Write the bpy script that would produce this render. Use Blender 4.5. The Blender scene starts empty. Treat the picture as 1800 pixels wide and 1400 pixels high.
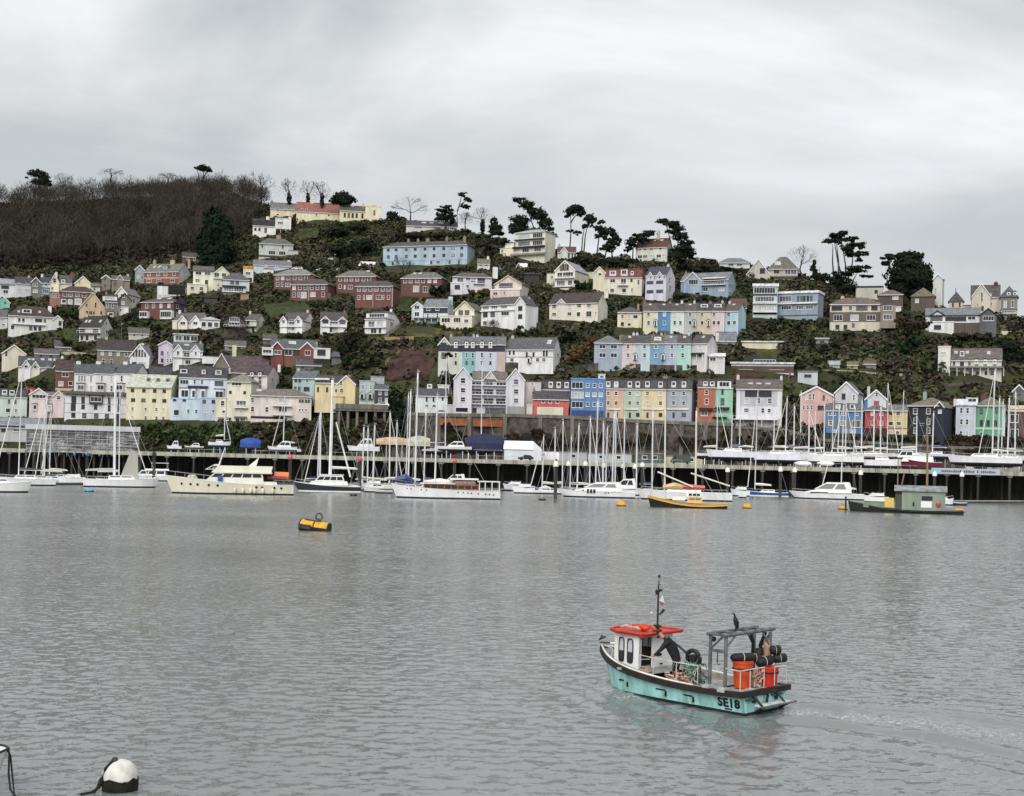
import bpy, bmesh, math, random
import numpy as np
from mathutils import Vector, Matrix
R = math.radians
random.seed(11); rng = np.random.default_rng(11)
sc = bpy.context.scene
COL = sc.collection
# ---------------------------------------------------------------- camera, sky, sun, exposure
F, CX, HY, CAMZ, ROLL = 2300.0, 900.0, 800.0, 8.2, R(-1.3)
cam = bpy.data.objects.new('camera', bpy.data.cameras.new('camera')); COL.objects.link(cam)
cam.location = (0, 0, CAMZ); cam.rotation_euler = (R(90), ROLL, 0)
cam.data.sensor_width = 36; cam.data.sensor_fit = 'HORIZONTAL'; cam.data.lens = F / 1800 * 36
cam.data.shift_y = (HY - 700) / 1800; cam.data.clip_end = 6000; cam.data.clip_start = .5
sc.camera = cam
SUN_EL, SUN_AZ = 34, 196          # degrees; azimuth clockwise from +Y (the far bank)
wd = bpy.data.worlds.new('World'); sc.world = wd; wd.use_nodes = True
nt = wd.node_tree; N = nt.nodes; L = nt.links; N.clear()
def nd(tree, t, **kw):
    n = tree.nodes.new(t)
    for k, v in kw.items():
        if k[0] == 'i' and k[1:].isdigit(): n.inputs[int(k[1:])].default_value = v
        else: setattr(n, k, v)
    return n
def mth(tree, op, a, b=None):
    n = tree.nodes.new('ShaderNodeMath'); n.operation = op
    for i, v in enumerate((a, b)):
        if v is None: continue
        if hasattr(v, 'links'): tree.links.new(v, n.inputs[i])
        else: n.inputs[i].default_value = v
    return n.outputs[0]
out = nd(nt, 'ShaderNodeOutputWorld'); bg = nd(nt, 'ShaderNodeBackground'); bg.inputs[1].default_value = .62
sky = nd(nt, 'ShaderNodeTexSky', sky_type='NISHITA'); sky.sun_disc = False
sky.sun_elevation = R(SUN_EL); sky.sun_rotation = R(SUN_AZ)
skys = nd(nt, 'ShaderNodeMix', data_type='RGBA', blend_type='MULTIPLY'); skys.inputs[0].default_value = 1
L.new(sky.outputs[0], skys.inputs[6]); skys.inputs[7].default_value = (.1, .1, .1, 1)
tc = nd(nt, 'ShaderNodeTexCoord'); sp = nd(nt, 'ShaderNodeSeparateXYZ'); L.new(tc.outputs['Generated'], sp.inputs[0])
zz = mth(nt, 'MAXIMUM', sp.outputs[2], 0.0)
den = mth(nt, 'ADD', zz, .3)
cb = nd(nt, 'ShaderNodeCombineXYZ')
L.new(mth(nt, 'DIVIDE', sp.outputs[0], den), cb.inputs[0]); L.new(mth(nt, 'DIVIDE', sp.outputs[1], den), cb.inputs[1])
mp = nd(nt, 'ShaderNodeMapping'); mp.inputs['Rotation'].default_value = (0, 0, R(-38)); mp.inputs['Scale'].default_value = (1.5, 2.0, 1); mp.inputs['Location'].default_value = (1.3, .4, 0)
L.new(cb.outputs[0], mp.inputs[0])
n1 = nd(nt, 'ShaderNodeTexNoise'); n1.inputs['Scale'].default_value = .85; n1.inputs['Detail'].default_value = 6; n1.inputs['Roughness'].default_value = .55; n1.inputs['Distortion'].default_value = .35
L.new(mp.outputs[0], n1.inputs['Vector'])
rp = nd(nt, 'ShaderNodeValToRGB'); L.new(n1.outputs['Fac'], rp.inputs[0])
e = rp.color_ramp.elements; e[0].position = .36; e[0].color = (.385, .405, .41, 1); e[1].position = .64; e[1].color = (.72, .725, .735, 1)
e2 = rp.color_ramp.elements.new(.5); e2.color = (.53, .545, .548, 1)
# brighter strip of cloud towards the horizon
hz = nd(nt, 'ShaderNodeMapRange'); L.new(sp.outputs[2], hz.inputs[0]); hz.inputs[1].default_value = 0; hz.inputs[2].default_value = .3; hz.inputs[3].default_value = .6; hz.inputs[4].default_value = 0
m1 = nd(nt, 'ShaderNodeMix', data_type='RGBA'); L.new(hz.outputs[0], m1.inputs[0]); L.new(rp.outputs[0], m1.inputs[6]); m1.inputs[7].default_value = (.68, .68, .705, 1)
m2 = nd(nt, 'ShaderNodeMix', data_type='RGBA'); m2.inputs[0].default_value = .93; L.new(skys.outputs[2], m2.inputs[6]); L.new(m1.outputs[2], m2.inputs[7])
# overcast sky grows brighter towards the zenith
gr = mth(nt, 'ADD', mth(nt, 'MULTIPLY', zz, 1.25), .95); mg = nd(nt, 'ShaderNodeMix', data_type='RGBA', blend_type='MULTIPLY'); mg.inputs[0].default_value = 1
L.new(m2.outputs[2], mg.inputs[6]); L.new(gr, mg.inputs[7]); L.new(mg.outputs[2], bg.inputs[0]); L.new(bg.outputs[0], out.inputs[0])
sun = bpy.data.objects.new('sun', bpy.data.lights.new('sun', 'SUN')); COL.objects.link(sun)
sun.data.energy = 1.5; sun.data.angle = R(45); sun.data.color = (1, .97, .93)
az = R(SUN_AZ); el = R(SUN_EL)
sun.rotation_euler = Vector((-math.sin(az) * math.cos(el), -math.cos(az) * math.cos(el), -math.sin(el))).to_track_quat('-Z', 'Y').to_euler()
sc.view_settings.view_transform = 'Standard'; sc.view_settings.look = 'None'; sc.view_settings.gamma = 1; sc.view_settings.use_curve_mapping = False
sc.view_settings.exposure = 0.8
sc.render.engine = 'CYCLES'
sc.cycles.max_bounces = 6; sc.cycles.diffuse_bounces = 2; sc.cycles.glossy_bounces = 3; sc.cycles.transmission_bounces = 3; sc.cycles.caustics_reflective = False; sc.cycles.caustics_refractive = False
# ---------------------------------------------------------------- pixel -> place
_c, _s = math.cos(ROLL), math.sin(ROLL)
def ray(px, py):
    u = (px - CX) / F; v = (HY - py) / F
    return u * _c + v * _s, 1.0, -u * _s + v * _c
def at(px, py, Y):
    d = ray(px, py); return Vector((d[0] * Y, Y, CAMZ + d[2] * Y))
def pix(p):
    x, y, z = p[0] / p[1], 1, (p[2] - CAMZ) / p[1]
    return CX + F * (x * _c - z * _s), HY - F * (x * _s + z * _c)
def on_water(px, py):
    d = ray(px, py); Y = -CAMZ / d[2]; return Vector((d[0] * Y, Y, 0))
def off(X):
    return np.where(np.asarray(X) < 0, -.3 * np.asarray(X), -.05 * np.asarray(X))
HS = [0, 346, 353, 359, 374, 396, 432, 482, 534, 592, 645, 720, 900]
HZ = [-4, -4, 6.0, 16.0, 17.2, 36, 51, 66, 87.5, 117, 141, 152, 150]
RX = [-100, 0, 300, 400, 460, 520, 600, 680, 800, 900, 1000, 1100, 1200, 1300, 1400, 1500, 1600, 1660, 1720, 1800, 1900]
RY = [338, 336, 326, 345, 362, 381, 388, 388, 405, 432, 448, 458, 458, 468, 486, 512, 532, 545, 556, 566, 570]
_cp, _cz, _cy = [], [], []
for px in range(-200, 2001, 20):
    ry = float(np.interp(px, RX, RY))
    for Y in range(340, 800, 1):
        d = ray(px, ry); z = float(np.interp(Y - float(off(d[0] * Y)), HS, HZ))
        if z >= CAMZ + d[2] * Y: break
    _cp.append(d[0]); _cz.append(z); _cy.append(Y)
def gz(X, Y):
    X = np.asarray(X, float); Y = np.asarray(Y, float); t = X / np.maximum(Y, 1)
    h = np.interp(Y - off(X), HS, HZ); c = np.interp(t, _cp, _cz); y0 = np.interp(t, _cp, _cy)
    return np.minimum(h, c - .05 * np.maximum(Y - y0 - 6, 0))
def gpt(px, py, Y0=352):
    d = ray(px, py)
    Ys = np.arange(Y0, 800, .5); zs = CAMZ + d[2] * Ys
    g = gz(d[0] * Ys, Ys); k = np.argmax(g >= zs)
    if not (g >= zs).any(): k = int(np.argmin(zs - g))
    return at(px, py, float(Ys[k]))
def yrow(px, py, s):
    d = ray(px, py); return s / (1 + .3 * d[0]) if d[0] < 0 else s / (1 + .05 * d[0])
# ---------------------------------------------------------------- materials
def lin(hx, k=1.0):
    v = [int(hx[i:i + 2], 16) / 255 for i in (0, 2, 4)]
    return tuple(min(1, k * (c / 12.92 if c <= .04045 else ((c + .055) / 1.055) ** 2.4)) for c in v)
_M = {}
def mat(key, col, rough=.7, var=.12, scale=.8, spec=.3, metal=0, bump=0, bscale=6, attr=None, streak=False, dark=None):
    if key in _M: return _M[key]
    m = bpy.data.materials.new(key); m.use_nodes = True; t = m.node_tree; b = t.nodes['Principled BSDF']
    b.inputs['Roughness'].default_value = rough; b.inputs['Specular IOR Level'].default_value = spec; b.inputs['Metallic'].default_value = metal
    tc = nd(t, 'ShaderNodeTexCoord'); ns = nd(t, 'ShaderNodeTexNoise'); ns.inputs['Scale'].default_value = scale; ns.inputs['Detail'].default_value = 5; ns.inputs['Roughness'].default_value = .6
    src = tc.outputs['Object']
    if streak:
        mpn = nd(t, 'ShaderNodeMapping'); mpn.inputs['Scale'].default_value = (1.5, 1.5, .25); t.links.new(src, mpn.inputs[0]); src = mpn.outputs[0]
    t.links.new(src, ns.inputs['Vector'])
    rp = nd(t, 'ShaderNodeValToRGB'); t.links.new(ns.outputs['Fac'], rp.inputs[0])
    d0 = dark or tuple(c * (1 - 1.8 * var) for c in col)
    rp.color_ramp.elements[0].position = .3; rp.color_ramp.elements[0].color = (*d0, 1)
    rp.color_ramp.elements[1].position = .6; rp.color_ramp.elements[1].color = (*[min(1, c * (1 + var * .4)) for c in col], 1)
    o = rp.outputs[0]
    if attr:
        at_ = nd(t, 'ShaderNodeAttribute', attribute_name=attr); mx = nd(t, 'ShaderNodeMix', data_type='RGBA', blend_type='MULTIPLY'); mx.inputs[0].default_value = 1
        t.links.new(o, mx.inputs[6]); t.links.new(at_.outputs['Color'], mx.inputs[7]); o = mx.outputs[2]
    t.links.new(o, b.inputs['Base Color'])
    if bump:
        nb = nd(t, 'ShaderNodeTexNoise'); nb.inputs['Scale'].default_value = bscale; nb.inputs['Detail'].default_value = 4; t.links.new(tc.outputs['Object'], nb.inputs['Vector'])
        bn = nd(t, 'ShaderNodeBump'); bn.inputs['Strength'].default_value = bump; bn.inputs['Distance'].default_value = .1
        t.links.new(nb.outputs['Fac'], bn.inputs['Height']); t.links.new(bn.outputs[0], b.inputs['Normal'])
    _M[key] = m; return m
def paint(hx, k=.92, sat=.7):
    c = lin(hx, k); c = (c[0], c[1] * .995, c[2] * .95); g = .3 * c[0] + .55 * c[1] + .15 * c[2]
    return mat('paint_' + hx, tuple(g + (v - g) * sat for v in c), .75, .15, .45, streak=True)
def roofm(hx): return mat('slate_' + hx, lin(hx), .75, .3, 1.1, bump=.6, bscale=5)
def gel(hx): return mat('gelcoat_' + hx, lin(hx, 1.06), .25, .07, .5, spec=.5, streak=True)
GLASS = mat('window_glass', (.018, .02, .024), .08, .3, .7, spec=.6)
PALEG = mat('window_sky_painted', (.10, .105, .115), .08, .4, .9, spec=.6)  # lighter panes: reflected sky is put into the base colour
BLIND = mat('window_blind', (.42, .43, .42), .5, .25, 1.2)
FRAME = mat('frame_white', (.74, .74, .74), .5, .06)
FRAMED = mat('frame_dark', (.06, .06, .065), .5, .1)
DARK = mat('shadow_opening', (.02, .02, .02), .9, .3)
CONC = mat('concrete', (.15, .14, .12), .85, .3, .5, bump=.3, streak=True)
ALU = mat('mast_alloy', (.76, .77, .78), .4, .1, .5, metal=0)
STEEL = mat('stainless', (.55, .55, .56), .3, .1, 1, metal=.6)
WOOD = mat('varnish_wood', lin('a2561f'), .35, .35, 2)
BLACK = mat('black_rubber', (.014, .014, .014), .6, .3)
# ---------------------------------------------------------------- mesh helper
class MB:
    def __init__(s): s.v = []; s.f = []
    def add(s, v, f):
        o = len(s.v); s.v += [tuple(p) for p in v]; s.f += [tuple(i + o for i in q) for q in f]; return s
    def box(s, x0, x1, y0, y1, z0, z1):
        return s.add([(x0, y0, z0), (x1, y0, z0), (x1, y1, z0), (x0, y1, z0), (x0, y0, z1), (x1, y0, z1), (x1, y1, z1), (x0, y1, z1)],
                     [(0, 3, 2, 1), (4, 5, 6, 7), (0, 1, 5, 4), (1, 2, 6, 5), (2, 3, 7, 6), (3, 0, 4, 7)])
    def prism(s, poly, a0, a1, ax=1):
        # polygon given in two axes, extruded along the third: ax=0 (y,z along x), 1 (x,z along y), 2 (x,y along z)
        n = len(poly)
        def p(q, a): return {0: (a, q[0], q[1]), 1: (q[0], a, q[1]), 2: (q[0], q[1], a)}[ax]
        v = [p(q, a0) for q in poly] + [p(q, a1) for q in poly]
        return s.add(v, [tuple(range(n)), tuple(range(2 * n - 1, n - 1, -1))] + [(i, i + n, (i + 1) % n + n, (i + 1) % n) for i in range(n)])
    def tube(s, pts, r, n=6, cap=True):
        pts = [Vector(p) for p in pts]; rs = r if isinstance(r, (list, tuple)) else [r] * len(pts)
        v = []; f = []
        for i, p in enumerate(pts):
            d = (pts[min(i + 1, len(pts) - 1)] - pts[max(i - 1, 0)]).normalized()
            a = d.orthogonal().normalized() if abs(d.z) > .99 or True else None
            ref = Vector((0, 0, 1)) if abs(d.z) < .9 else Vector((1, 0, 0))
            a = d.cross(ref).normalized(); b = d.cross(a).normalized()
            for k in range(n):
                t = 2 * math.pi * k / n; v.append(p + (a * math.cos(t) + b * math.sin(t)) * rs[i])
        for i in range(len(pts) - 1):
            for k in range(n): f.append((i * n + k, i * n + (k + 1) % n, (i + 1) * n + (k + 1) % n, (i + 1) * n + k))
        if cap: f += [tuple(range(n - 1, -1, -1)), tuple(range((len(pts) - 1) * n, len(pts) * n))]
        return s.add(v, f)
    def lathe(s, prof, n=14, c=(0, 0, 0)):
        v = []; f = []
        for r_, z in prof:
            for k in range(n): t = 2 * math.pi * k / n; v.append((c[0] + r_ * math.cos(t), c[1] + r_ * math.sin(t), c[2] + z))
        for i in range(len(prof) - 1):
            for k in range(n): f.append((i * n + k, i * n + (k + 1) % n, (i + 1) * n + (k + 1) % n, (i + 1) * n + k))
        f += [tuple(range(n - 1, -1, -1)), tuple(range((len(prof) - 1) * n, len(prof) * n))]
        return s.add(v, f)
    def ball(s, c, r, n=12, m=8, sx=1, sy=1, sz=1):
        pr = [(max(1e-3, math.sin(math.pi * i / m)), -math.cos(math.pi * i / m)) for i in range(m + 1)]
        o = len(s.v); s.lathe(pr, n)
        for i in range(o, len(s.v)):
            x, y, z = s.v[i]; s.v[i] = (c[0] + x * r * sx, c[1] + y * r * sy, c[2] + z * r * sz)
        return s
    def mesh(s, name, smooth=False):
        me = bpy.data.meshes.new(name); me.from_pydata(s.v, [], s.f); me.update()
        if smooth: me.polygons.foreach_set('use_smooth', [True] * len(me.polygons))
        return me
def ob(name, me, m, parent=None, loc=(0, 0, 0), rot=(0, 0, 0), smooth=False, label=None, cat=None, group=None, kind=None):
    if isinstance(me, MB): me = me.mesh(name, smooth)
    if m is not None and not me.materials: me.materials.append(m)
    o = bpy.data.objects.new(name, me); COL.objects.link(o); o.location = loc; o.rotation_euler = rot
    if parent: o.parent = parent
    return tag(o, label, cat, group, kind)
def tag(o, label=None, cat=None, group=None, kind=None):
    if cat and not kind: kind = 'thing'
    for k, v in (('label', label), ('category', cat), ('group', group), ('kind', kind)):
        if v: o[k] = v
    return o
def empty(name, loc, rz=0, label=None, cat=None, group=None):
    o = bpy.data.objects.new(name, None); COL.objects.link(o); o.location = loc; o.rotation_euler = (0, 0, rz); o.empty_display_size = .5
    return tag(o, label, cat, group)
# ---------------------------------------------------------------- ground
def build_terrain():
    xs = np.concatenate([np.arange(-420, 421, 4.0)]); ys = np.concatenate([np.arange(340, 430, 1.5), np.arange(430, 780, 4.0)])
    X, Y = np.meshgrid(xs, ys); Z = gz(X, Y)
    nz = (np.sin(X * .31 + Y * .17) + np.sin(X * .13 - Y * .29 + 1.3) + np.sin(X * .47 + Y * .41)) * .22
    Z = Z + nz * np.clip((Y - off(X) - 376) / 10, 0, 1)
    nx = len(xs); v = np.stack([X, Y, Z], -1).reshape(-1, 3)
    f = [(j * nx + i, j * nx + i + 1, (j + 1) * nx + i + 1, (j + 1) * nx + i) for j in range(len(ys) - 1) for i in range(nx - 1)]
    me = bpy.data.meshes.new('hillside'); me.from_pydata(v.tolist(), [], f); me.polygons.foreach_set('use_smooth', [True] * len(f))
    m = bpy.data.materials.new('hillside_soil'); m.use_nodes = True; t = m.node_tree; b = t.nodes['Principled BSDF']; b.inputs['Roughness'].default_value = .95; b.inputs['Specular IOR Level'].default_value = .1
    tc = nd(t, 'ShaderNodeTexCoord'); a = nd(t, 'ShaderNodeTexNoise'); a.inputs['Scale'].default_value = .09; a.inputs['Detail'].default_value = 12; a.inputs['Roughness'].default_value = .7
    t.links.new(tc.outputs['Object'], a.inputs['Vector'])
    rp = nd(t, 'ShaderNodeValToRGB'); t.links.new(a.outputs['Fac'], rp.inputs[0]); e = rp.color_ramp.elements
    e[0].position = .36; e[0].color = (.022, .026, .014, 1); e[1].position = .68; e[1].color = (.07, .06, .04, 1); q = e.new(.5); q.color = (.04, .042, .022, 1); q = e.new(.58); q.color = (.048, .055, .022, 1)
    t.links.new(rp.outputs[0], b.inputs['Base Color'])
    ob('hillside', me, m, kind='structure', label='steep scrubby hillside rising behind the harbour town')
build_terrain()
def build_water():
    def axis(d0, d1, st, far0, far1, g=1.12):
        a = list(np.arange(d0, d1, st)); x = d1; s_ = st
        while x < far1: a.append(x); s_ *= g; x += s_
        a.append(far1); b = []; x = d0; s_ = st
        while x > far0: s_ *= g; x -= s_; b.append(max(x, far0))
        return np.array(b[::-1] + a)
    xs = axis(-24, 27, .13, -900, 900, 1.09); ys = axis(26, 62, .13, 12, 405, 1.035)
    X, Y = np.meshgrid(xs, ys); Z = np.zeros_like(X)
    fade = np.clip(1.25 - (Y - 26) / 60, 0, 1) * np.clip((30 - np.abs(X)) / 8, 0, 1)
    r2 = np.random.default_rng(5)
    for i in range(56):
        wl = 10 ** r2.uniform(math.log10(.4), math.log10(1.25)); a = r2.normal(0, .8) + math.pi / 2 + .12
        amp = .0036 * wl ** .9 * r2.uniform(.5, 1.3); k = 2 * math.pi / wl
        ph = (X * math.cos(a) + Y * math.sin(a)) * k + r2.uniform(0, 6.3)
        gm = .55 + .45 * np.sin(X * r2.uniform(.05, .3) + Y * r2.uniform(.05, .3) + r2.uniform(0, 6))
        Z += amp * np.sin(ph + .5 * np.sin(ph)) * gm
    Z *= fade
    # wash of the boat: broken ridges along its curved track, bow wave and diverging wavelets
    T = np.array([(8.7, 42.7), (10.4, 42.5), (13.5, 41.2), (15.6, 39.5), (19.5, 36.2), (24, 32.5)])
    best = np.full(X.shape, 99.); side = np.zeros_like(X); along = np.zeros_like(X); acc = 0
    for i in range(len(T) - 1):
        d = T[i + 1] - T[i]; l = np.hypot(*d); u = d / l; ax = X - T[i][0]; ay = Y - T[i][1]
        tt = np.clip(ax * u[0] + ay * u[1], 0, l); dist = np.hypot(ax - tt * u[0], ay - tt * u[1]); sg = np.sign(u[0] * ay - u[1] * ax)
        mk = dist < best; best[mk] = dist[mk]; side[mk] = sg[mk]; along[mk] = (acc + tt)[mk]; acc += l
    w = best * side; wid = .75 + .09 * along
    lump = np.sin(along * 3.1 + 2 * np.sin(w * 2.2)) * np.sin(w * 5.5 + along) * .5 + np.sin(along * 6.3 + w * 7) * .3
    st_ = (along > 0.05)
    Z += st_ * (.13 * lump * np.exp(-(w / wid) ** 2) * np.exp(-along / 26)
                + .17 * np.exp(-((np.abs(w) - wid * 1.3) / .28) ** 2) * np.exp(-along / 45) * (.6 + .4 * np.sin(along * 1.3))
                - .13 * np.exp(-((np.abs(w) - wid * 1.75) / .3) ** 2) * np.exp(-along / 45) + .06 * np.exp(-((w + wid * 3.2) / .35) ** 2) * np.exp(-along / 40))
    H = np.array([-.682, .731]); bx, by = 3.6, 46.9
    for sd in (1, -1):
        a = math.atan2(-H[1], -H[0]) + sd * R(24); u = np.array([math.cos(a), math.sin(a)])
        l = (X - bx) * u[0] + (Y - by) * u[1]; c = -(X - bx) * u[1] + (Y - by) * u[0]
        mk = (l > -.4) & (l < 30)
        Z += mk * np.exp(-np.maximum(l, 0) / 9) * (.11 * np.exp(-(c / .3) ** 2) - .06 * np.exp(-((c - sd * .55) / .3) ** 2) + .04 * np.sin(c * 6) * np.exp(-((c - sd * 1.5) / 1.2) ** 2))
    nx = len(xs); nyy = len(ys)
    me = bpy.data.meshes.new('river_water'); v = np.stack([X, Y, Z], -1).reshape(-1, 3)
    idx = np.arange(nx * nyy).reshape(nyy, nx); q = np.stack([idx[:-1, :-1], idx[:-1, 1:], idx[1:, 1:], idx[1:, :-1]], -1).reshape(-1, 4)
    me.vertices.add(len(v)); me.vertices.foreach_set('co', v.ravel()); me.loops.add(q.size); me.loops.foreach_set('vertex_index', q.ravel())
    me.polygons.add(len(q)); me.polygons.foreach_set('loop_start', np.arange(0, q.size, 4)); me.polygons.foreach_set('loop_total', np.full(len(q), 4)); me.polygons.foreach_set('use_smooth', np.ones(len(q), bool)); me.update(calc_edges=True)
    foam = np.clip(st_ * np.exp(-(w / (wid * .55)) ** 2) * np.exp(-along / 13), 0, 1)
    l = ((X - bx) * -H[0] + (Y - by) * -H[1]); c = np.abs(-(X - bx) * -H[1] + (Y - by) * -H[0])
    foam = np.maximum(foam, .9 * np.exp(-((c - 1.15) / .22) ** 2) * np.exp(-((l - 1.8) / 1.6) ** 2))
    foam = np.maximum(foam, .7 * np.exp(-((c - .3 - .35 * np.maximum(l, 0)) / .25) ** 2) * np.exp(-((l - .3) / 1.) ** 2))
    fa = me.attributes.new('foam', 'FLOAT', 'POINT'); fa.data.foreach_set('value', foam.ravel().astype(np.float32))
    m = bpy.data.materials.new('river_water'); m.use_nodes = True; t = m.node_tree; b = t.nodes['Principled BSDF']
    b.inputs['IOR'].default_value = 1.5; b.inputs['Roughness'].default_value = .12; b.inputs['Specular IOR Level'].default_value = .5
    g = nd(t, 'ShaderNodeNewGeometry'); mpn = nd(t, 'ShaderNodeMapping'); mpn.inputs['Scale'].default_value = (.72, 1.4, 1); mpn.inputs['Rotation'].default_value = (0, 0, R(7)); t.links.new(g.outputs['Position'], mpn.inputs[0])
    acc = None
    for s_, am, det in ((.8, .1, 2), (2.8, .34, 2), (6.5, .32, 2), (15, .2, 2)):
        n_ = nd(t, 'ShaderNodeTexNoise'); n_.inputs['Scale'].default_value = s_; n_.inputs['Detail'].default_value = det; n_.inputs['Distortion'].default_value = .4; t.links.new(mpn.outputs[0], n_.inputs['Vector'])
        sb = nd(t, 'ShaderNodeVectorMath', operation='SUBTRACT'); t.links.new(n_.outputs['Color'], sb.inputs[0]); sb.inputs[1].default_value = (.5, .5, .5)
        ml = nd(t, 'ShaderNodeVectorMath', operation='MULTIPLY'); t.links.new(sb.outputs[0], ml.inputs[0]); ml.inputs[1].default_value = (am * .6, am * 1.25, 0)
        if acc is None: acc = ml.outputs[0]
        else: ad = nd(t, 'ShaderNodeVectorMath', operation='ADD'); t.links.new(acc, ad.inputs[0]); t.links.new(ml.outputs[0], ad.inputs[1]); acc = ad.outputs[0]
    # wind patches: rougher and calmer water
    pn = nd(t, 'ShaderNodeTexNoise'); pn.inputs['Scale'].default_value = .035; pn.inputs['Detail'].default_value = 4; mp2 = nd(t, 'ShaderNodeMapping'); mp2.inputs['Scale'].default_value = (.5, 1.6, 1); t.links.new(g.outputs['Position'], mp2.inputs[0]); t.links.new(mp2.outputs[0], pn.inputs['Vector'])
    pr = nd(t, 'ShaderNodeMapRange'); pr.inputs[1].default_value = .35; pr.inputs[2].default_value = .65; pr.inputs[3].default_value = .5; pr.inputs[4].default_value = 1; t.links.new(pn.outputs['Fac'], pr.inputs[0])
    sv = nd(t, 'ShaderNodeVectorMath', operation='SCALE'); t.links.new(acc, sv.inputs[0]); t.links.new(pr.outputs[0], sv.inputs['Scale'])
    an_ = nd(t, 'ShaderNodeVectorMath', operation='ADD'); spx = nd(t, 'ShaderNodeSeparateXYZ'); t.links.new(g.outputs['Position'], spx.inputs[0])
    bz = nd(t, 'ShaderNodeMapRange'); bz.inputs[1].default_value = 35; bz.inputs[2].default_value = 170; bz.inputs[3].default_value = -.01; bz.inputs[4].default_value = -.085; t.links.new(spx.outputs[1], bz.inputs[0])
    cbz = nd(t, 'ShaderNodeCombineXYZ'); t.links.new(bz.outputs[0], cbz.inputs[1]); adz = nd(t, 'ShaderNodeVectorMath', operation='ADD'); t.links.new(sv.outputs[0], adz.inputs[0]); t.links.new(cbz.outputs[0], adz.inputs[1])   # normals leaned towards the camera so far water reflects brighter, higher sky
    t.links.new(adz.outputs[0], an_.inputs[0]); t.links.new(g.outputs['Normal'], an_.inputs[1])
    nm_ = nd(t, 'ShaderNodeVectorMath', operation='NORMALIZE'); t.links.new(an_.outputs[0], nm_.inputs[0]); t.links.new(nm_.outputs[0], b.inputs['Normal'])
    af = nd(t, 'ShaderNodeAttribute', attribute_name='foam'); fn = nd(t, 'ShaderNodeTexNoise'); fn.inputs['Scale'].default_value = 7; fn.inputs['Detail'].default_value = 5; t.links.new(g.outputs['Position'], fn.inputs['Vector'])
    fr = nd(t, 'ShaderNodeMapRange'); fr.inputs[1].default_value = .48; fr.inputs[2].default_value = .72; t.links.new(fn.outputs['Fac'], fr.inputs[0])
    fm = mth(t, 'MULTIPLY', mth(t, 'MULTIPLY', af.outputs['Fac'], fr.outputs[0]), .75)
    mx = nd(t, 'ShaderNodeMix', data_type='RGBA'); t.links.new(fm, mx.inputs[0]); mx.inputs[6].default_value = (.165, .174, .172, 1); mx.inputs[7].default_value = (.7, .72, .72, 1); t.links.new(mx.outputs[2], b.inputs['Base Color'])
    rr = mth(t, 'ADD', mth(t, 'MULTIPLY', fm, .5), .1); t.links.new(rr, b.inputs['Roughness'])
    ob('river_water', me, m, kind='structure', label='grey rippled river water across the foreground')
build_water()
# ---------------------------------------------------------------- house builder
_W = {}
def win(root, x, y, z, w, h, style='s', side=0, fr=None):
    """a window (frame, mullions, sill) with its pane; side=1 puts it on the right-hand wall"""
    w = max(.5, round(w * 5) / 5); h = max(.5, round(h * 5) / 5); key = (w, h, style)
    if key not in _W:
        f = MB(); t = .1 if style != 't' else .06; a, b = w / 2, h / 2
        f.box(-a, a, -.09, .02, -b, -b + t); f.box(-a, a, -.09, .02, b - t, b); f.box(-a, -a + t, -.09, .02, -b + t, b - t); f.box(a - t, a, -.09, .02, -b + t, b - t)
        f.box(-a - .06, a + .06, -.16, .02, -b - .07, -b)
        if style == 's' and h > 1.1: f.box(-a + t, a - t, -.07, .01, -.035, .035)
        n = int(w / .85)
        for k in range(1, n): u = -a + w * k / n; f.box(u - .035, u + .035, -.075, .01, -b + t, b - t)
        p = MB().box(-a + t * .5, a - t * .5, -.03, .02, -b + t * .5, b - t * .5)
        _W[key] = (f.mesh('window'), p.mesh('pane'))
    fm, pm = _W[key]
    fmt = fr or (FRAMED if style == 'd' else FRAME)
    k2 = (key, fmt.name)
    if k2 not in _W: c = fm.copy(); c.materials.clear(); c.materials.append(fmt); _W[k2] = c
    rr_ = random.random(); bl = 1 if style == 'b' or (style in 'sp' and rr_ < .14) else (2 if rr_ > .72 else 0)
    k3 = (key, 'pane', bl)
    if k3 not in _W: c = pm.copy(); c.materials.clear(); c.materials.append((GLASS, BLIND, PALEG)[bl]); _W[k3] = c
    o = ob('window', _W[k2], None, root, (x, y, z), (0, 0, R(90) if side else 0)); ob('pane', _W[k3], None, o)
    return o
FOOT = []        # footprints: x, y, radius, and the picture box they fill
RED = {}
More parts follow.
